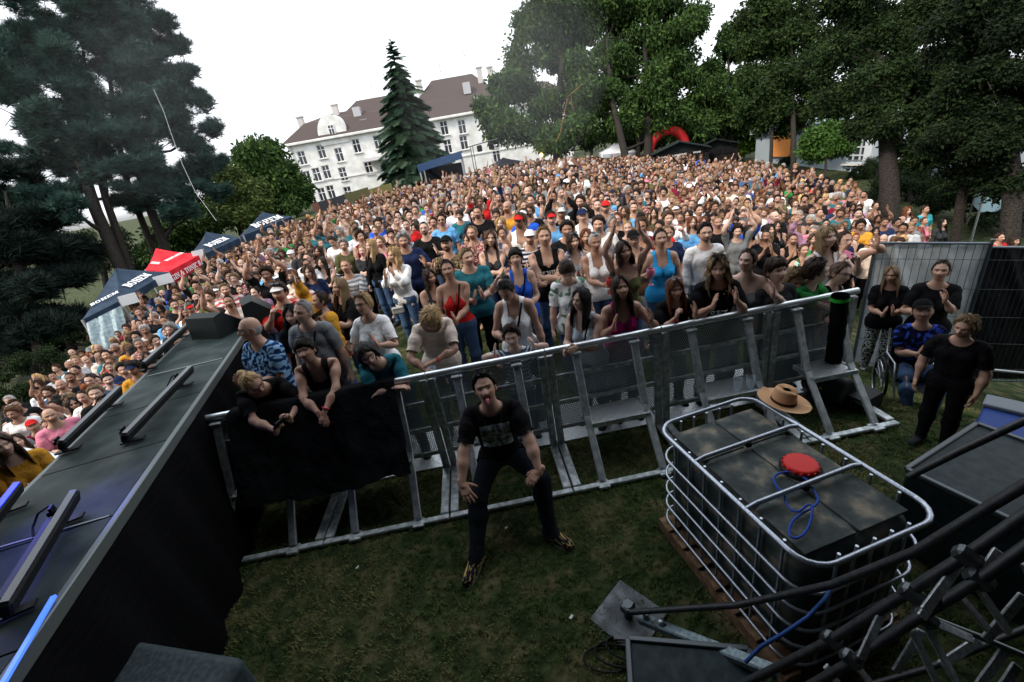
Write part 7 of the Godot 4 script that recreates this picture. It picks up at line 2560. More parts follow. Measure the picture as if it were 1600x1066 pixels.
func front() -> void:
	bases["fine_m"] = make_base(false, 0.0175)
	bases["fine"] = make_base(true, 0.0175)
	bases["stout"] = make_base(false, 0.0175, 0.05)
	bases["rough_m"] = make_base(false, 0.024)
	bases["rough"] = make_base(true, 0.024)
	var V := func(x, y, z): return Vector3(x, y, z)
	var L := [
	# first row, from the left
	{"up": 0.0, "u": 396, "v": 600, "fem": true, "k": 0.95, "yaw": 30.0, "pose": "rail", "pz": {"lean": 52.0, "head": Vector3(18, 22, 10), "rh": Vector3(0.0, 1.05, 0.66), "lh": Vector3(0.12, 1.1, 0.64), "rd": Vector3(0.3, 0.9, 0.3), "ld": Vector3(-0.2, 0.9, 0.3), "rt": "grip", "lt": "grip"}, "top": "tee", "tc": "black", "hair": "bun", "hc": "blond", "skin": 1, "specs": true, "hold": [["phone", 1, "black phone held over the barrier by the person with a bun", "black"]], "label": "person in black T-shirt bending over the left barrier end holding a phone"},
	{"u": 391, "v": 515, "k": 1.02, "yaw": -25.0, "pose": "clap", "pz": {"lean": 8.0, "head": Vector3(4, -25, 0)}, "top": "tee", "tm": printed("leafshirt", lin(0.01, 0.03, 0.09), lin(0.2, 0.36, 0.55), 0.03, 2.6, 0.52), "hair": "bald", "hc": "grey", "skin": 1, "specs": true, "belly": 0.03, "band": [1], "label": "person in blue patterned shirt and glasses clapping beside the catwalk"},
	{"u": 478, "v": 548, "fem": true, "k": 0.97, "yaw": 12.0, "pose": "rail", "pz": {"lean": 40.0, "head": Vector3(-8, -8, 12), "rh": Vector3(-0.02, 1.06, 0.6), "lh": Vector3(0.02, 1.08, 0.62), "ld": Vector3(-0.5, -0.7, 0.4), "rd": Vector3(0.4, -0.8, 0.4), "lt": "relax", "rt": "relax"}, "top": "tank", "tc": "black", "hair": "fringe", "hc": "black", "skin": 2, "smile": 0.85, "band": [0], "label": "person in black tank top resting both forearms on the black cloth"},
	{"u": 575, "v": 556, "fem": true, "k": 0.96, "yaw": 8.0, "pose": "rail", "pz": {"lean": 48.0, "side": 6.0, "head": Vector3(12, 20, 12)}, "top": "tee", "tc": "teal", "hair": "bob", "hc": "black", "skin": 0, "specs": true, "smile": 0.9, "band": [0], "label": "person in dark teal T-shirt leaning with folded arms on the barrier"},
	{"up": 0.0, "u": 673, "v": 497, "fem": true, "k": 0.98, "yaw": 10.0, "pose": "rail", "pz": {"lean": 30.0, "head": Vector3(34, -14, -8), "rh": Vector3(-0.15, 1.08, 0.5), "rd": Vector3(0.2, -0.2, 1), "rt": "grip", "rn": Vector3(1, 0, 0)}, "top": "tee", "tc": "cream", "hair": "bob", "hc": "blond", "skin": 2, "specs": true, "band": [0], "hold": [["cup", 1, "clear plastic cup held over the barrier by the person in cream", "clear"]], "label": "person in cream T-shirt looking down with a cup at the barrier"},
	{"u": 800, "v": 528, "k": 0.72, "child": true, "pose": "overhead", "pz": {"lh": Vector3(0.24, 1.6, 0.26), "rh": Vector3(-0.27, 1.58, 0.28), "lt": "relax", "rt": "spread", "head": Vector3(6, -8, 4)}, "top": "tee", "tm": striped("boystripe", lin(0.6, 0.66, 0.7), lin(0.07, 0.1, 0.18), 14.0), "hair": "thick", "hc": "dark", "skin": 3, "band": [1], "label": "child in striped shirt raising both hands behind the rail"},
	{"u": 908, "v": 468, "fem": true, "k": 0.97, "yaw": -38.0, "pose": "clap", "pz": {"lean": 14.0, "head": Vector3(0, -16, 0), "lh": Vector3(0.05, 1.24, 0.42), "rh": Vector3(-0.03, 1.21, 0.44), "ld": Vector3(-0.1, 0.1, 1), "rd": Vector3(0.1, 0.1, 1)}, "top": "tank", "tc": "mint", "tm": cloth_mat("pale_blue", lin(0.5, 0.6, 0.66)), "hair": "long", "hc": "black", "skin": 0, "smile": 0.1, "strap": 1.0, "label": "person in pale blue camisole turned left with hands together over the rail"},
	{"u": 970, "v": 450, "fem": true, "k": 0.97, "pose": "clap_wide", "pz": {"lean": 14.0, "head": Vector3(-8, 0, 0), "lh": Vector3(0.2, 1.36, 0.36), "rh": Vector3(-0.17, 1.36, 0.37)}, "top": "tank", "tc": "magenta", "hair": "long", "hc": "dark", "skin": 2, "smile": 0.8, "band": [1], "label": "person in magenta top with long loose hair clapping at the rail"},
	{"u": 1055, "v": 453, "fem": true, "k": 0.95, "pose": "clap_high", "pz": {"lean": 20.0, "head": Vector3(4, -4, 4), "lh": Vector3(0.1, 1.42, 0.42), "rh": Vector3(-0.1, 1.41, 0.42), "lt": "flat", "rt": "grip"}, "top": "tee", "tc": "black", "hair": "long", "hc": "auburn", "skin": 1, "shades": "up", "band": [1], "after": chest_text("CHINASKI", 0.085), "label": "person in lettered black T-shirt holding hands before the mouth"},
	{"u": 1122, "v": 420, "fem": true, "k": 0.98, "yaw": -14.0, "pose": "clap", "pz": {"lean": 20.0, "head": Vector3(6, -10, 5), "lh": Vector3(0.1, 1.38, 0.4), "rh": Vector3(-0.1, 1.34, 0.42)}, "top": "tee", "tc": "black", "hair": "wavy", "hc": "ash", "skin": 1, "smile": 0.9, "shades": "up", "after": chest_text("SKI", 0.1), "label": "person in lettered black T-shirt with sunglasses pushed up clapping"},
	{"u": 1168, "v": 408, "fem": true, "k": 0.97, "yaw": -30.0, "pose": "clap_wide", "pz": {"lean": 10.0, "head": Vector3(-2, -28, 0), "lh": Vector3(0.24, 1.38, 0.34), "rh": Vector3(-0.2, 1.32, 0.36)}, "top": "tube", "tc": "grey", "hair": "tied", "hc": "dark", "skin": 3, "smile": 0.2, "label": "person in grey strapless top turned left with open hands"},
	{"t": 4.15, "u": 1213, "v": 424, "k": 0.76, "child": true, "pose": "down", "top": "tee", "tc": "charcoal", "hair": "fringe", "hc": "dark", "skin": 3, "label": "child in dark shirt peeping over the right part of the rail"},
	{"u": 1242, "v": 436, "k": 0.74, "child": true, "yaw": -10.0, "pose": "clap_wide", "pz": {"lean": 14.0, "head": Vector3(14, 6, 0), "lh": Vector3(0.3, 1.3, 0.3)}, "top": "tee", "tc": "black", "hair": "curly", "hc": "ash", "skin": 1, "label": "child in black shirt clapping over the rail near the green ring"},
	{"t": 4.2, "u": 1276, "v": 424, "k": 0.76, "child": true, "yaw": 25.0, "pose": "rail", "pz": {"head": Vector3(10, 30, 0)}, "top": "tee", "tc": "green", "hair": "thick", "hc": "dark", "skin": 3, "label": "child in bright green shirt looking right at the rail"},
	{"t": 4.3, "u": 1311, "v": 430, "k": 0.74, "child": true, "fem": true, "yaw": 20.0, "pose": "down", "pz": {"head": Vector3(14, 0, -20)}, "top": "vest", "tc": "black", "hair": "tied", "hc": "brown", "skin": 3, "specs": true, "label": "child in black sleeveless shirt and glasses tilting the head at the barrier end"},
	# second row
	{"u": 474, "v": 488, "k": 1.02, "yaw": -8.0, "pose": "down", "pz": {"head": Vector3(4, -12, -10), "lean": 10.0}, "top": "tee", "tc": "grey", "hair": "crop", "hc": "grey", "skin": 0, "smile": 0.85, "belly": 0.05, "strap": 1.0, "label": "person in grey polo shirt with dark shoulder strap smiling"},
	{"u": 568, "v": 476, "fem": true, "k": 0.97, "yaw": -12.0, "pose": "clap_wide", "pz": {"head": Vector3(2, -12, 6)}, "top": "tee", "tc": "white", "hair": "short", "hc": "blond", "skin": 1, "specs": true, "shades": "up", "band": [1], "label": "person in white T-shirt and glasses clapping behind the teal shirt"},
	{"u": 700, "v": 422, "fem": true, "k": 1.0, "pose": "clap", "pz": {"lh": Vector3(-0.02, 1.1, 0.34), "rh": Vector3(-0.14, 1.08, 0.32), "head": Vector3(-4, 0, 4)}, "top": "halter", "tc": "red", "hair": "pony", "hc": "dark", "skin": 2, "smile": 1.0, "strap": 1.0, "label": "person in red halter top smiling with hands together"},
	{"up": 0.0, "u": 792, "v": 455, "fem": true, "k": 0.98, "yaw": -12.0, "pose": "cup", "pz": {"head": Vector3(26, -16, 8)}, "top": "tank", "tc": "white", "hair": "bun", "hc": "black", "skin": 1, "smile": 0.7, "strap": 1.0, "label": "person in white tank top with black strap looking down"},
	{"up": 0.0, "u": 886, "v": 424, "fem": true, "k": 0.95, "pose": "down", "pz": {"head": Vector3(24, -6, 4)}, "top": "tee", "tm": printed("treetee", lin(0.68, 0.68, 0.66), lin(0.12, 0.2, 0.13), 0.022, 1.6, 0.66), "hair": "fringe", "hc": "dark", "skin": 0, "label": "person in white printed T-shirt looking down between the rail groups"},
	{"u": 615, "v": 400, "fem": true, "k": 1.0, "yaw": -14.0, "pose": "clap_high", "pz": {"head": Vector3(0, -14, 0)}, "top": "long", "tc": "white", "bc": "denim blue", "hair": "wavy", "hc": "blond", "skin": 0, "label": "person in white blouse and jeans clapping with a small bag at the hip"},
	{"u": 531, "v": 450, "fem": true, "k": 0.98, "yaw": -35.0, "pose": "phone", "pz": {"rh": Vector3(-0.02, 1.36, 0.46), "lh": Vector3(0.12, 1.3, 0.42)}, "top": "tee", "tc": "black", "hair": "long", "hc": "ash", "skin": 1, "hold": [["phone", 1, "dark phone raised by the person in black left of the white T-shirt", "black"]], "label": "person in black T-shirt filming to the left with outstretched arms"},
	{"u": 500, "v": 470, "fem": true, "k": 0.95, "yaw": -50.0, "pose": "raise", "top": "blouse", "tc": "mustard", "hair": "tied", "hc": "dark", "skin": 1, "label": "person in mustard yellow top raising an arm behind the grey polo"},
	{"u": 400, "v": 458, "fem": true, "k": 0.95, "yaw": 5.0, "pose": "cross", "pz": {"head": Vector3(2, -18, 0)}, "top": "tee", "tc": "mauve", "hair": "tied", "hc": "black", "skin": 3, "label": "person in mauve T-shirt behind the second monitor speaker"},
	{"u": 541, "v": 417, "k": 0.98, "pose": "clap", "top": "tee", "tm": striped("greystripe", lin(0.4, 0.41, 0.43), lin(0.14, 0.15, 0.17), 16.0), "hair": "crop", "hc": "ash", "skin": 2, "label": "person in grey striped T-shirt clapping above the filming onlooker"},
	{"u": 580, "v": 385, "fem": true, "k": 0.99, "yaw": -25.0, "pose": "down", "pz": {"head": Vector3(0, -20, 0)}, "top": "long", "tc": "black", "hair": "long", "hc": "blond", "skin": 3, "label": "person in black long sleeves with straight fair hair left of the white blouse"},
	{"up": 0.0, "u": 520, "v": 378, "k": 1.0, "pose": "down", "top": "tee", "tc": "white", "hair": "short", "hc": "dark", "skin": 2, "pz": {"head": Vector3(16, -10, 8)}, "label": "person in white T-shirt looking down below the house corner"},
	{"u": 663, "v": 358, "k": 1.05, "pose": "clap_wide", "top": "tee", "tc": "black", "hair": "crop", "hc": "dark", "beard": 0.9, "specs": true, "skin": 0, "label": "person in black T-shirt with glasses and beard clapping below the spruce"},
	{"u": 690, "v": 345, "k": 1.02, "pose": "down", "top": "tee", "tc": "sky blue", "hair": "short", "hc": "black", "shades": "on", "skin": 2, "label": "person in sky blue T-shirt and dark glasses below the spruce"},
	{"u": 698, "v": 382, "k": 1.03, "yaw": -8.0, "pose": "clap_high", "pz": {"lh": Vector3(0.1, 1.36, 0.36), "rh": Vector3(-0.18, 1.38, 0.34), "lt": "spread", "rt": "spread"}, "top": "tee", "tm": printed("camo", lin(0.03, 0.028, 0.02), lin(0.2, 0.14, 0.08), 0.05, 2.0), "hair": "crop", "hc": "black", "beard": 1.0, "cap": "black", "skin": 1, "label": "person in camouflage shirt and black cap with open hands"},
	{"u": 766, "v": 374, "fem": true, "k": 0.99, "pose": "cross", "pz": {"head": Vector3(-6, 8, -8)}, "top": "tank", "tc": "charcoal", "hair": "shoulder", "hc": "brown", "specs": true, "skin": 0, "smile": 0.7, "label": "person in dark tank top and glasses behind the red halter"},
	{"u": 806, "v": 404, "fem": true, "k": 0.98, "yaw": -6.0, "pose": "phone", "pz": {"rh": Vector3(-0.26, 1.5, 0.38), "lh": Vector3(0.08, 1.05, 0.25), "rd": Vector3(0.5, 0.8, 0.1)}, "top": "tank", "tc": "royal blue", "hair": "fringe", "hc": "black", "skin": 0, "smile": 0.6, "strap": 1.0, "hold": [["phone", 1, "olive phone held up by the person in royal blue top", "olive"]], "label": "person in royal blue tank top filming with a raised phone"},
	{"u": 850, "v": 371, "k": 1.06, "pose": "cross", "top": "vest", "tc": "black", "hair": "short", "hc": "ash", "skin": 1, "smile": 0.4, "after": chest_text("BE WILD", 0.06, 1.24), "label": "person in black sleeveless shirt with folded arms and faded print"},
	{"u": 930, "v": 379, "fem": true, "k": 0.99, "pose": "cup", "pz": {"rh": Vector3(0.0, 1.15, 0.36), "lh": Vector3(0.1, 1.08, 0.3), "head": Vector3(10, 0, 0)}, "top": "tank", "tc": "white", "hair": "crop", "hc": "white", "shades": "up", "skin": 2, "smile": 0.7, "hold": [["goblet", 1, "red plastic goblet held before the white tank top", "red"]], "label": "person in white tank top with cropped hair holding a red goblet"},
	{"u": 975, "v": 394, "fem": true, "k": 0.96, "pose": "overhead", "pz": {"head": Vector3(-2, 4, 4)}, "top": "tube", "tc": "olive", "hair": "shoulder", "hc": "dark", "skin": 1, "smile": 0.1, "label": "person in olive strapless top clapping high overhead"},
	{"u": 1032, "v": 374, "fem": true, "k": 1.0, "yaw": -8.0, "pose": "cup", "pz": {"rh": Vector3(-0.27, 1.3, 0.3)}, "top": "tank", "tm": cloth_mat("bright_blue", lin(0.03, 0.3, 0.62)), "hair": "tied", "hc": "dark", "skin": 1, "smile": 0.1, "hold": [["goblet", 1, "pink plastic goblet held beside the bright blue singlet", "pink"]], "label": "person in bright blue singlet with dark edging holding a pink goblet"},
	{"u": 1102, "v": 365, "k": 1.04, "yaw": -6.0, "pose": "down", "pz": {"head": Vector3(2, -6, 0)}, "top": "long", "tc": "light grey", "tm": cloth_mat("offwhite", lin(0.6, 0.6, 0.61)), "hair": "short", "hc": "black", "beard": 0.8, "specs": true, "skin": 0, "smile": 0.5, "label": "person in off-white long sleeved shirt and glasses with dark beard"},
	{"u": 1092, "v": 330, "k": 1.04, "pose": "clap", "top": "tee", "tc": "black", "hair": "short", "hc": "dark", "skin": 1, "label": "person in black T-shirt directly behind the off-white long sleeves"},
	{"u": 1160, "v": 328, "fem": true, "k": 1.0, "pose": "clap", "top": "tee", "tc": "black", "hair": "tied", "hc": "ash", "skin": 3, "label": "person in black T-shirt with tied hair clapping right of the off-white shirt"},
	{"u": 1170, "v": 362, "fem": true, "k": 0.96, "pose": "clap_high", "top": "tank", "tc": "charcoal", "hair": "long", "hc": "black", "skin": 2, "label": "person in charcoal top with long dark hair clapping above the grey strapless top"},
	{"u": 1203, "v": 360, "fem": true, "k": 0.96, "pose": "down", "top": "tee", "tc": "black", "hair": "wavy", "hc": "black", "skin": 0, "label": "person in black shirt with wide dark hair right of the charcoal top"},
	{"u": 1234, "v": 344, "fem": true, "k": 0.97, "yaw": -10.0, "pose": "clap_wide", "top": "tee", "tc": "white", "hair": "wavy", "hc": "dark", "skin": 1, "smile": 0.8, "label": "person in white T-shirt with curly hair clapping at right"},
	{"u": 1280, "v": 334, "k": 1.02, "pose": "clap_wide", "top": "tee", "tm": printed("greentee", lin(0.03, 0.07, 0.06), lin(0.09, 0.14, 0.12), 0.02, 1.0), "hair": "crop", "hc": "dark", "skin": 1, "label": "person in dark green patterned T-shirt clapping at right"},
	{"u": 1256, "v": 392, "fem": true, "k": 0.94, "yaw": -12.0, "pose": "phone", "pz": {"rh": Vector3(-0.34, 1.4, 0.34), "lh": Vector3(0.2, 1.0, 0.2)}, "top": "vest", "tc": "olive", "hair": "tied", "hc": "brown", "skin": 1, "hold": [["phone", 1, "mint green phone held sideways near the right end of the crowd", "mint"]], "label": "person in olive vest reaching out a mint green phone"},
	{"t": 5.4, "u": 1292, "v": 372, "fem": true, "k": 0.95, "pose": "phone", "top": "tank", "tc": "white", "hair": "shoulder", "hc": "ash", "skin": 3, "hold": [["phone", 1, "pale pink phone hiding a face near the grey fence", "pink"]], "label": "person in white tank top filming with a pink phone near the fence"},
	{"t": 6.0, "u": 1323, "v": 352, "fem": true, "k": 0.97, "pose": "overhead", "pz": {"lh": Vector3(0.2, 1.62, 0.25), "rh": Vector3(-0.22, 1.6, 0.25)}, "top": "tank", "tc": "black", "hair": "tied", "hc": "dark", "skin": 1, "label": "person in black tank top with both hands spread beside the fence post"},
	{"t": 7.4, "u": 1321, "v": 318, "k": 1.08, "pose": "down", "top": "tee", "tc": "navy", "hair": "bald", "hc": "dark", "skin": 2, "belly": 0.05, "label": "large person in navy T-shirt above the fence post"},
	# beyond the catwalk
	{"t0": 3.9, "u": 214, "v": 574, "fem": true, "k": 0.98, "yaw": 40.0, "free": true, "pose": "down", "pz": {"head": Vector3(4, -6, 0)}, "top": "tank", "tc": "light grey", "hair": "long", "hc": "black", "skin": 3, "smile": 0.8, "label": "person in light grey top with long black hair just beyond the catwalk"},
	{"t0": 4.3, "u": 188, "v": 598, "k": 0.98, "yaw": 35.0, "free": true, "pose": "down", "pz": {"head": Vector3(16, 10, 0)}, "top": "tee", "tc": "olive", "cap": "navy", "hair": "crop", "hc": "dark", "skin": 1, "label": "person in olive shirt and navy cap beyond the catwalk"},
	{"t0": 5.0, "u": 166, "v": 556, "k": 1.03, "yaw": 35.0, "free": true, "pose": "phone", "top": "tee", "tc": "teal", "hair": "short", "hc": "dark", "beard": 0.6, "skin": 1, "hold": [["phone", 1, "black phone raised by the person in teal beyond the catwalk", "black"]], "label": "person in teal T-shirt filming beyond the catwalk"},
	{"t0": 6.2, "u": 152, "v": 616, "k": 0.98, "yaw": 45.0, "free": true, "pose": "rail", "top": "tee", "tc": "charcoal", "hair": "short", "hc": "black", "skin": 2, "label": "person in charcoal T-shirt leaning at the far side of the catwalk"},
	{"t0": 6.2, "u": 116, "v": 632, "fem": true, "k": 0.98, "yaw": 45.0, "free": true, "pose": "clap", "top": "tank", "tc": "black", "hair": "long", "hc": "black", "shades": "on", "skin": 2, "label": "person in black top and dark glasses clapping beyond the catwalk"},
	{"t0": 6.2, "u": 76, "v": 652, "fem": true, "k": 0.95, "yaw": 50.0, "free": true, "pose": "rail", "top": "tee", "tc": "magenta", "hair": "shoulder", "hc": "brown", "skin": 1, "label": "person in magenta shirt leaning on the far left barrier"},
	{"t0": 6.2, "u": 50, "v": 664, "k": 0.97, "yaw": 50.0, "free": true, "pose": "rail", "top": "tee", "tc": "wine", "cap": "red", "hair": "crop", "hc": "dark", "skin": 1, "label": "person in wine red shirt and red cap leaning on the far left barrier"},
	{"t0": 6.2, "u": 28, "v": 690, "fem": true, "k": 0.95, "yaw": 50.0, "free": true, "pose": "down", "top": "tank", "tc": "black", "hair": "long", "hc": "dark", "skin": 3, "label": "person in black top standing at the left picture edge"},
	# right hand side, before and behind the fence
	{"t": 5.8, "t0": 6.0, "u": 1393, "v": 430, "fem": true, "k": 1.0, "yaw": -38.0, "free": true, "group": "crew and guests by the fence", "pose": "clap", "pz": {"head": Vector3(2, -14, 6)}, "top": "tee", "tc": "black", "bm": printed("zebra", lin(0.02, 0.02, 0.022), lin(0.42, 0.46, 0.46), 0.05, 2.4), "hair": "long", "hc": "ash", "specs": true, "skin": 1, "smile": 0.6, "label": "person in black T-shirt and zebra patterned trousers clapping before the grey sheet"},
	{"t": 5.4, "t0": 5.8, "u": 1470, "v": 424, "fem": true, "k": 1.0, "yaw": -40.0, "free": true, "group": "crew and guests by the fence", "pose": "clap_wide", "pz": {"head": Vector3(-2, -10, 0), "lh": Vector3(0.05, 1.4, 0.28)}, "top": "tee", "tc": "black", "bc": "navy", "hair": "tied", "hc": "dark", "skin": 1, "label": "person in black T-shirt clapping before the black sheeting"},
	{"t0": 4.3, "u": 1432, "v": 524, "k": 0.78, "child": true, "yaw": -30.0, "free": true, "group": "crew and guests by the fence", "pose": "clap", "pz": {"hips": Vector3(0, -0.36, 0), "lean": -6.0, "lh": Vector3(0.04, 0.9, 0.3), "rh": Vector3(-0.06, 0.88, 0.3), "head": Vector3(-6, -8, 6), "la": Vector3(0.13, 0.16, 0.5), "ra": Vector3(-0.11, 0.16, 0.5)}, "top": "tee", "tm": printed("galaxy", lin(0.006, 0.008, 0.03), lin(0.03, 0.07, 0.4), 0.03, 1.4, 0.56), "bc": "denim blue", "cap": "black", "hair": "crop", "hc": "dark", "skin": 1, "after": wheelchair, "label": "child in blue galaxy shirt and black cap sitting in a wheelchair"},
	{"t": 3.2, "u": 1508, "v": 512, "t0": 3.3, "k": 0.9, "yaw": -62.0, "free": true, "group": "crew and guests by the fence", "pose": "down", "pz": {"head": Vector3(12, -8, -4), "lean": 8.0, "rh": Vector3(-0.26, 0.9, 0.12), "lh": Vector3(0.26, 0.9, 0.15)}, "top": "tee", "tc": "black", "bc": "black", "hair": "thick", "hc": "ash", "beard": 0.85, "skin": 1, "smile": 0.0, "label": "bearded crew person in black T-shirt standing at the right"},
	{"t0": 8.0, "u": 1368, "v": 322, "fem": true, "k": 0.97, "free": true, "pose": "down", "top": "tank", "tc": "brown", "hair": "tied", "hc": "dark", "skin": 1, "group": "people behind the fence", "label": "person in brown patterned top just behind the fence corner"},
	{"t0": 8.0, "u": 1418, "v": 330, "fem": true, "k": 0.97, "free": true, "pose": "down", "top": "long", "tc": "white", "hair": "wavy", "hc": "auburn", "skin": 3, "group": "people behind the fence", "label": "person in white blouse with red hair behind the fence"},
	{"t0": 8.5, "u": 1446, "v": 328, "k": 1.03, "free": true, "pose": "down", "top": "tee", "tc": "turquoise", "hair": "short", "hc": "dark", "skin": 1, "group": "people behind the fence", "label": "person in turquoise T-shirt behind the fence"},
	{"t0": 8.0, "u": 1444, "v": 346, "fem": true, "k": 0.95, "free": true, "pose": "down", "top": "tank", "tc": "pink", "hair": "tied", "hc": "brown", "skin": 1, "group": "people behind the fence", "label": "person in pink top in front of the turquoise T-shirt behind the fence"},
	{"t0": 7.5, "u": 1473, "v": 348, "fem": true, "k": 0.97, "free": true, "pose": "down", "top": "long", "tc": "charcoal", "hair": "long", "hc": "black", "skin": 3, "group": "people behind the fence", "label": "person in charcoal jacket above the black sheeting"},
	{"t0": 8.0, "u": 1562, "v": 372, "k": 0.97, "free": true, "pose": "down", "top": "tee", "tc": "red", "hair": "short", "hc": "dark", "skin": 1, "group": "people behind the fence", "label": "person in red shirt far right above the black sheeting"},
	{"t0": 8.0, "u": 1585, "v": 378, "fem": true, "k": 0.95, "free": true, "pose": "down", "top": "tee", "tc": "white", "hair": "bob", "hc": "dark", "skin": 1, "group": "people behind the fence", "label": "person in white shirt at the right picture edge behind the fence"},
	]
	for sp in L: person(sp)
	waist_bag()
	main_person()

func waist_bag() -> void:
	var p := stand(624, 478, 1.0)
	var o := thing("waist_bag", "small silver grey waist bag worn over the jeans", "bag", deep(622, 485, (look.inverse() * (p - EYE)).z * -1.0 - 0.1) + Vector3(0, 0.0, 0), 0.1)
	part("pouch", rounded_box(Vector3(0.19, 0.12, 0.06), 0.025, 4).done(), mat("bag_silver", lin(0.3, 0.31, 0.3), 0.5), o)
	var mb := MB.new()
	mb.tube([Vector3(-0.08, 0.03, 0.032), Vector3(0.08, 0.03, 0.032)], 0.003, 5)
	part("zip", mb.done(), mat("zip_m", lin(0.08, 0.08, 0.08), 0.5, 0.5), o)

func wheelchair(o: Node3D, _f: Dictionary) -> void:
	var k := o.scale.x
	var w := thing("wheelchair", "black wheelchair carrying the child in the galaxy shirt", "wheelchair", o.position, o.rotation.y)
	w.scale = Vector3.ONE * k
	var blk := mat("chair_black", lin(0.012, 0.012, 0.013), 0.5)
	var st := mat("chair_steel", lin(0.4, 0.43, 0.45), 0.3, 0.8)
	var mb := MB.new()
	mb.box(Vector3(0, 0.47, 0.05), Vector3(0.42, 0.05, 0.42), Basis.IDENTITY, 0.015)
	part("seat", mb.done(), blk, w)
	mb = MB.new()
	mb.box(Vector3(0, 0.75, -0.17), Vector3(0.42, 0.5, 0.04), Basis(Vector3.RIGHT, -0.12), 0.015)
	part("backrest", mb.done(), blk, w)
	for s in [-1.0, 1.0]:
		mb = MB.new()
		var p := []
		for e in 25: p.append(Vector3(s * 0.28, 0.31 + 0.29 * cos(TAU * e / 24.0), -0.06 + 0.29 * sin(TAU * e / 24.0)))
		mb.tube(p, 0.018, 8, false)
		var wh := part("wheel", mb.done(), blk, w)
		mb = MB.new()
		for e in 12: mb.tube([Vector3(s * 0.28, 0.31, -0.06), Vector3(s * 0.28, 0.31 + 0.28 * cos(TAU * e / 12.0), -0.06 + 0.28 * sin(TAU * e / 12.0))], 0.003, 4)
		p = []
		for e in 25: p.append(Vector3(s * 0.31, 0.31 + 0.25 * cos(TAU * e / 24.0), -0.06 + 0.25 * sin(TAU * e / 24.0)))
		mb.tube(p, 0.008, 6, false)
		part("rim", mb.done(), st, wh)
		mb = MB.new()
		mb.tube([Vector3(s * 0.24, 0.98, -0.24), Vector3(s * 0.24, 0.66, -0.16), Vector3(s * 0.24, 0.68, 0.2), Vector3(s * 0.23, 0.46, 0.27), Vector3(s * 0.2, 0.16, 0.42)], 0.013, 7)
		part("side_frame", mb.done(), st, w)
		mb = MB.new()
		mb.box(Vector3(s * 0.12, 0.1, 0.5), Vector3(0.16, 0.015, 0.2), Basis(Vector3.RIGHT, 0.2), 0.004)
		part("footrest", mb.done(), blk, w)
		mb = MB.new()
		p = []
		for e in 13: p.append(Vector3(s * 0.2, 0.08 + 0.07 * cos(TAU * e / 12.0), 0.32 + 0.07 * sin(TAU * e / 12.0)))
		mb.tube(p, 0.012, 6, false)
		part("caster", mb.done(), blk, w)

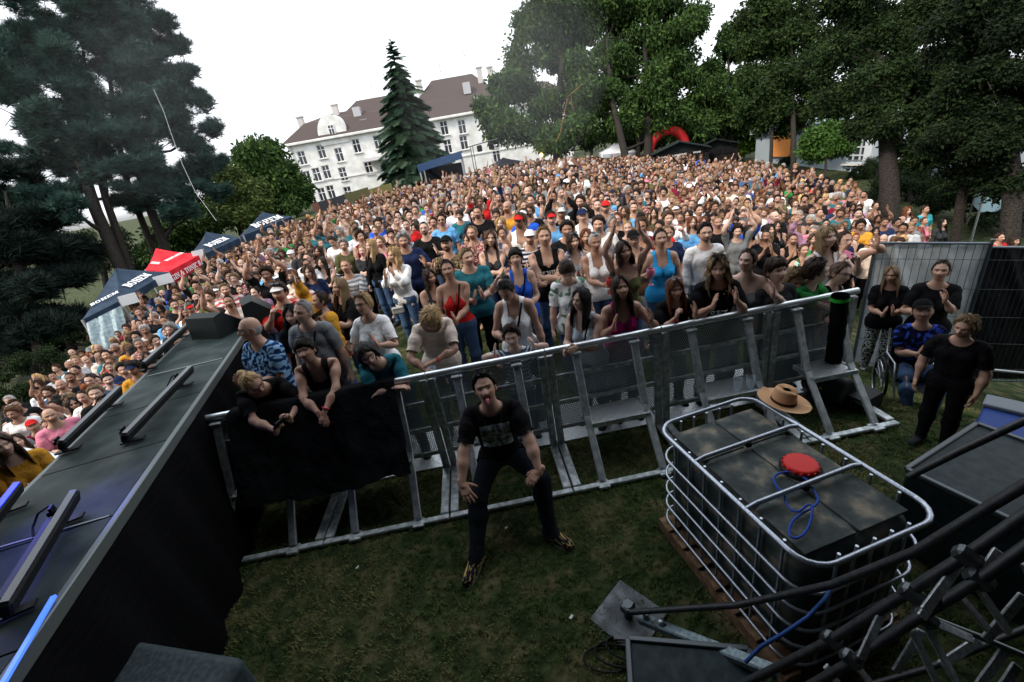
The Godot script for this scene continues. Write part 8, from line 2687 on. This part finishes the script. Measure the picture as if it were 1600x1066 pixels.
func main_person() -> void:
	# the person sitting against the barrier, tongue out
	var sp := {"hc": "black", "smile": 0.0, "open": 0.9, "wide": 0.0}
	bases["main"] = make_base(false, 0.014)
	var pz := {"hips": Vector3(0, -0.44, -0.06), "lean": 16.0, "head": Vector3(-42, 2, 6), "lh": Vector3(0.3, 0.58, 0.4), "rh": Vector3(-0.33, 0.56, 0.42), "lp": Vector3(1, 0.25, -0.7), "rp": Vector3(-1, 0.25, -0.7), "ld": Vector3(-0.75, -0.45, 0.4), "rd": Vector3(0.35, -0.6, 0.6), "ln": Vector3(-0.2, -0.9, -0.3), "rn": Vector3(0.1, -0.8, -0.5), "lt": "relax", "rt": "spread", "la": Vector3(0.3, 0.09, 0.5), "ra": Vector3(-0.3, 0.09, 0.62), "lk": Vector3(0.75, 0.6, 1), "rk": Vector3(-0.65, 0.6, 1), "lf": 38.0, "rf": -22.0}
	var f := figure(bases["main"], pz, face_of(sp, 72, 66), 0.005)
	var k := 1.0
	var head := level(758, 607, f.head.origin.y * k)
	var at := Vector3(head.x, 0, head.z) - Vector3(f.head.origin.x, 0, f.head.origin.z) * k
	var o := thing("person", "person in black photo print T-shirt sticking out the tongue before the barrier", "person", at)
	o.scale = Vector3.ONE * k
	#print("main ", at, f.head.origin)
	placed.append(Vector2(at.x, at.z))
	dress(o, f, {"skin": 1, "top": "tee", "tc": "black", "bot": "trousers", "bm": cloth_mat("blackjeans", lin(0.008, 0.01, 0.014)), "hair": "short", "hc": "black"})
	# photo print: pale patches on dark
	var im := Image.create(96, 96, false, Image.FORMAT_RGB8)
	var n := FastNoiseLite.new()
	n.frequency = 0.03
	n.seed = 9
	for y in 96:
		for x in 96:
			var v := 0.62 + 1.1 * n.get_noise_2d(x, y) + 0.25 * n.get_noise_2d(x * 4.0, y * 4.0)
			v = clampf(v, 0.0, 1.0) * (1.0 if x < 30 or x > 70 else 0.75)
			im.set_pixel(x, y, lin(0.03, 0.045, 0.05).lerp(lin(0.75, 0.85, 0.88), v))
	var pm := StandardMaterial3D.new()
	pm.resource_name = "shirt photo"
	pm.albedo_texture = ImageTexture.create_from_image(im)
	pm.uv1_scale = Vector3(4.6, 4.6, 1)
	pm.roughness = 0.8
	part("shirt_print", wear(f, "print"), pm, o)
	part("shoe_pair", wear(f, "shoes"), printed("sneaker", lin(0.012, 0.013, 0.018), lin(0.42, 0.3, 0.1), 0.05, 5.0, 0.62), o)
	for s in [-1.0, 1.0]:
		var mb := MB.new()
		var T: Transform3D = f.B.T[12 if s > 0 else 13]
		mb.sheet(18, 2, func(a, t):
			var q: float = a * TAU
			return T * Vector3(s * 0.122 + cos(q) * 0.054 + s * 0.008, -0.012 + 0.026 * t, 0.04 + sin(q) * 0.165))
		part("sole", mb.done(), mat("sole_white", lin(0.4, 0.41, 0.4), 0.7), o)
	var H: Transform3D = f.head
	var tb := MB.new()
	tb.sheet(10, 10, func(s, t):
		var a: float = s * TAU
		var w: float = 0.0135 * (1.0 - 0.25 * t) * (1.0 if t < 0.85 else sqrt(maxf(0.02, 1.0 - pow((t - 0.85) / 0.15, 2))))
		return H * (Vector3(cos(a) * w, -0.077 - 0.042 * t * t - 0.006 * t, 0.078 + 0.05 * sqrt(t) - 0.016 * t * t) + Vector3(0, sin(a) * 0.004 * (1.0 - t), sin(a) * 0.005)))
	part("tongue", tb.done(), mat("tongue", lin(0.5, 0.16, 0.17), 0.35), o)
	var nb := MB.new()
	var X: Transform3D = f.B.T[2]
	var pts := []
	for e in 21:
		var a := PI * (e / 20.0) 
		pts.append(X * Vector3(cos(a) * 0.075, 1.475 - sin(a) * 0.15, 0.045 + sin(a) * 0.105))
	nb.tube(pts, 0.0014, 5)
	part("necklace", nb.done(), mat("chain", lin(0.45, 0.36, 0.18), 0.3, 0.9), o)
func _ready() -> void:
	build_light()
	build_ground()
	build_house()
	build_hall()
	build_trees()
	build_tents()
	build_barrier()
	build_stage()
	build_tank()
	build_right()
	build_streamers()
	build_smoke()
	front()
	print("front ", Time.get_ticks_msec())
	figures_for_crowd()
	crowd()
	print("all ", Time.get_ticks_msec())
